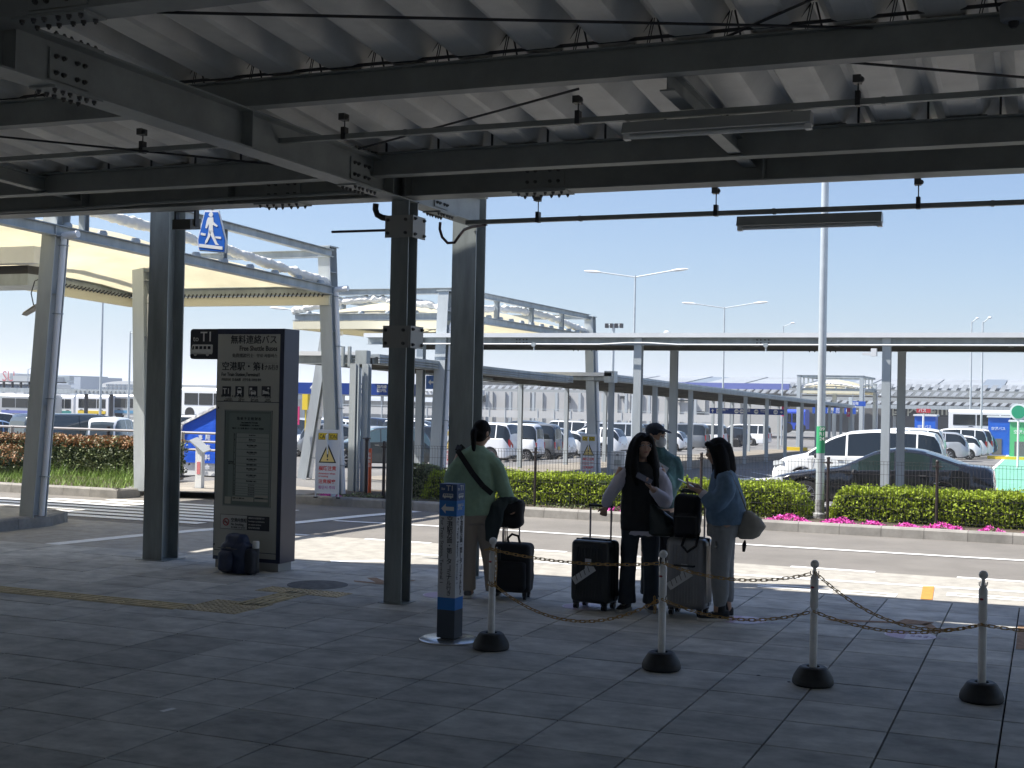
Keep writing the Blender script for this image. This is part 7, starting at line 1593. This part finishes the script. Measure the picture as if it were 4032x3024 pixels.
def zz_(v): return fzz(v,270,Yd)
b=MB(); zb_=gz(0,Yd)-1; pts=[(x0,zb_),(x1,zb_)]+[(xm+R0*math.cos(a*math.pi/12),zz_(835)+(zz_(823)-zz_(835))*math.sin(a*math.pi/12)) for a in range(13)]; b.prism(pts,(0,Yd,0),(1,0,0),(0,0,1),(0,25,0)); b.build('wall',m_f1,t)
for i in range(12):
    for j,(v0,v1) in enumerate(((837,841.5),(830,834.5))):
        u=220+8.8*i
        if j==1 and not 1<=i<=10: continue
        wbox('window',u,u+6.2,v0,v1,Yd-.25,.4,mat('far glass',(.16,.20,.25),.3),t,uref=270)
block('low curved grey roof far beyond the blue booth',392,470,832,905,300,m_f3)
block('grey control block above the link building',560,640,842,905,260,m_f1)
# green booth, blue kiosks, red sign, other street items at the far right
def kiosk(label,u0,u1,v0,v1,Y,m,name='kiosk'):
    x0,x1=fx(u0,Y),fx(u1,Y); z1,z0=fzz(v0,(u0+u1)/2,Y),gz(x0,Y)-.1; t=thing(name,label,'kiosk',((x0+x1)/2,Y,z0),group='small kiosks in front of the terminal'); H=z1-z0
    b=MB(); b.box(x0,x1,Y,Y+2.2,z0,z1); b.build('wall',m,t); MB().box(x0-.1,x1+.1,Y-.1,Y+2.3,z1,z1+.12).build('roof',m_galvw,t); 
    MB().box(x0+(x1-x0)*.18,x0+(x1-x0)*.65,Y-.03,Y,z0+.1,z0+H*.45).build('counter_window',m_shade,t); text('空港バス',(x1-x0)*.17,m_sw,t,(x0+(x1-x0)*.14,Y-.04,z1-H*.32),bold=.01)
m_kb=mat('kiosk blue',(.01,.12,.62),.45)
kiosk('left blue ticket kiosk in front of the terminal at right',1977,2022,899,934,100,m_kb); kiosk('right blue ticket kiosk half hidden by the far vans',2136,2182,902,940,102,m_kb); kiosk('green booth with a white door at the right edge',2183,2240,912,945,98,mat('booth green',(.10,.5,.2),.5))
x=fx(1996,84); t=thing('bus_stop_sign','small red bus stop sign board on a white pole','sign',(x,84,gz(x,84))); MB().tube([(x,84,gz(x,84)),(x,84,fzz(884,1996,84))],.06,8).build('pole',m_white,t,sm=True); MB().box(x-.42,x+.42,83.93,84.02,fzz(892,1996,84),fzz(883,1996,84)).build('board',m_red,t); text('バス',.24,m_sw,t,(x-.30,83.92,fzz(890,1996,84)),bold=.01)
x=fx(2201,70); t=thing('round_sign','round green sign with a white ring on a pale post at the right edge','sign',(x,70,gz(x,70))); MB().tube([(x,70,gz(x,70)),(x,70,fzz(895,2201,70))],.05,8).build('pole',m_white,t,sm=True); MB().lathe((x,70,fzz(890,2201,70)),[(.42,-.03),(.42,.03)],24,axis='y').build('ring',m_sw,t); MB().lathe((x,69.95,fzz(890,2201,70)),[(.33,-.03),(.33,.0)],24,axis='y').build('disc',mat('sign green',(.02,.30,.16),.5),t)
x=px(662,50); t=thing('yellow_beacon','yellow site beacon behind the walkway columns left of the column','beacon',(x,50,gz(x,50))); MB().box(x-.14,x+.14,49.9,50.1,1.2,1.9).build('beacon_body',m_cy,t); MB().tube([(x,50,gz(x,50)),(x,50,1.2)],.04,6).build('pole',m_cy,t)
x=px(2190,86); t=thing('yellow_kerb','yellow painted kerb at the far end of the green lane','kerb',(x,86,gz(x,86))); MB().box(px(2135,88),px(2230,88),88,88.3,gz(-2,88)-.1,gz(-2,88)+.15).build('kerbstone',m_cy,t)
x=px(1712,72); t=thing('yellow_kerb','yellow painted kerb at the end of the walkway','kerb',(x,74,gz(x,74))); MB().box(px(1695,78),px(1745,78),78,78.3,gz(-10,78)-.05,gz(-10,78)+.18).build('kerbstone',m_cy,t)
# hills
b=MB(); xs_=np.linspace(-5200,1500,90); v=[];f=[]
for i,x in enumerate(xs_):
    h=62+55*noise.noise(Vector((x/900,3.3,0)))+28*noise.noise(Vector((x/300,1.3,0))); h*=max(.0,1-max(0,(x+900)/1500)) ; v+=[(x,3600,-60),(x,3600,-52+max(2,h)),(x,4400,-60)]
for i in range(len(xs_)-1): a=3*i; f+=[(a,a+3,a+4,a+1),(a+1,a+4,a+5,a+2)]
b.add(v,f); o=b.build('hills',mat('hill green',(.10,.13,.09),.95,nz=(.004,.3)),sm=True); o['kind']='structure'
# haze
if HAZE:
    hz=MB().box(-6500,6500,-400,5200,-90,62).build('haze',[]); hz['kind']='stuff'; tag(hz,'thin pale spring haze over the airport','haze')
    m=bpy.data.materials.new('haze'); m.use_nodes=True; n=m.node_tree.nodes; n.clear(); pv=n.new('ShaderNodeVolumePrincipled'); ou=n.new('ShaderNodeOutputMaterial'); pv.inputs['Density'].default_value=HAZE; pv.inputs['Color'].default_value=(.86,.91,1,1); pv.inputs['Anisotropy'].default_value=.2
    m.node_tree.links.new(pv.outputs[0],ou.inputs['Volume']); hz.data.materials.append(m)
    S.cycles.volume_bounces=1
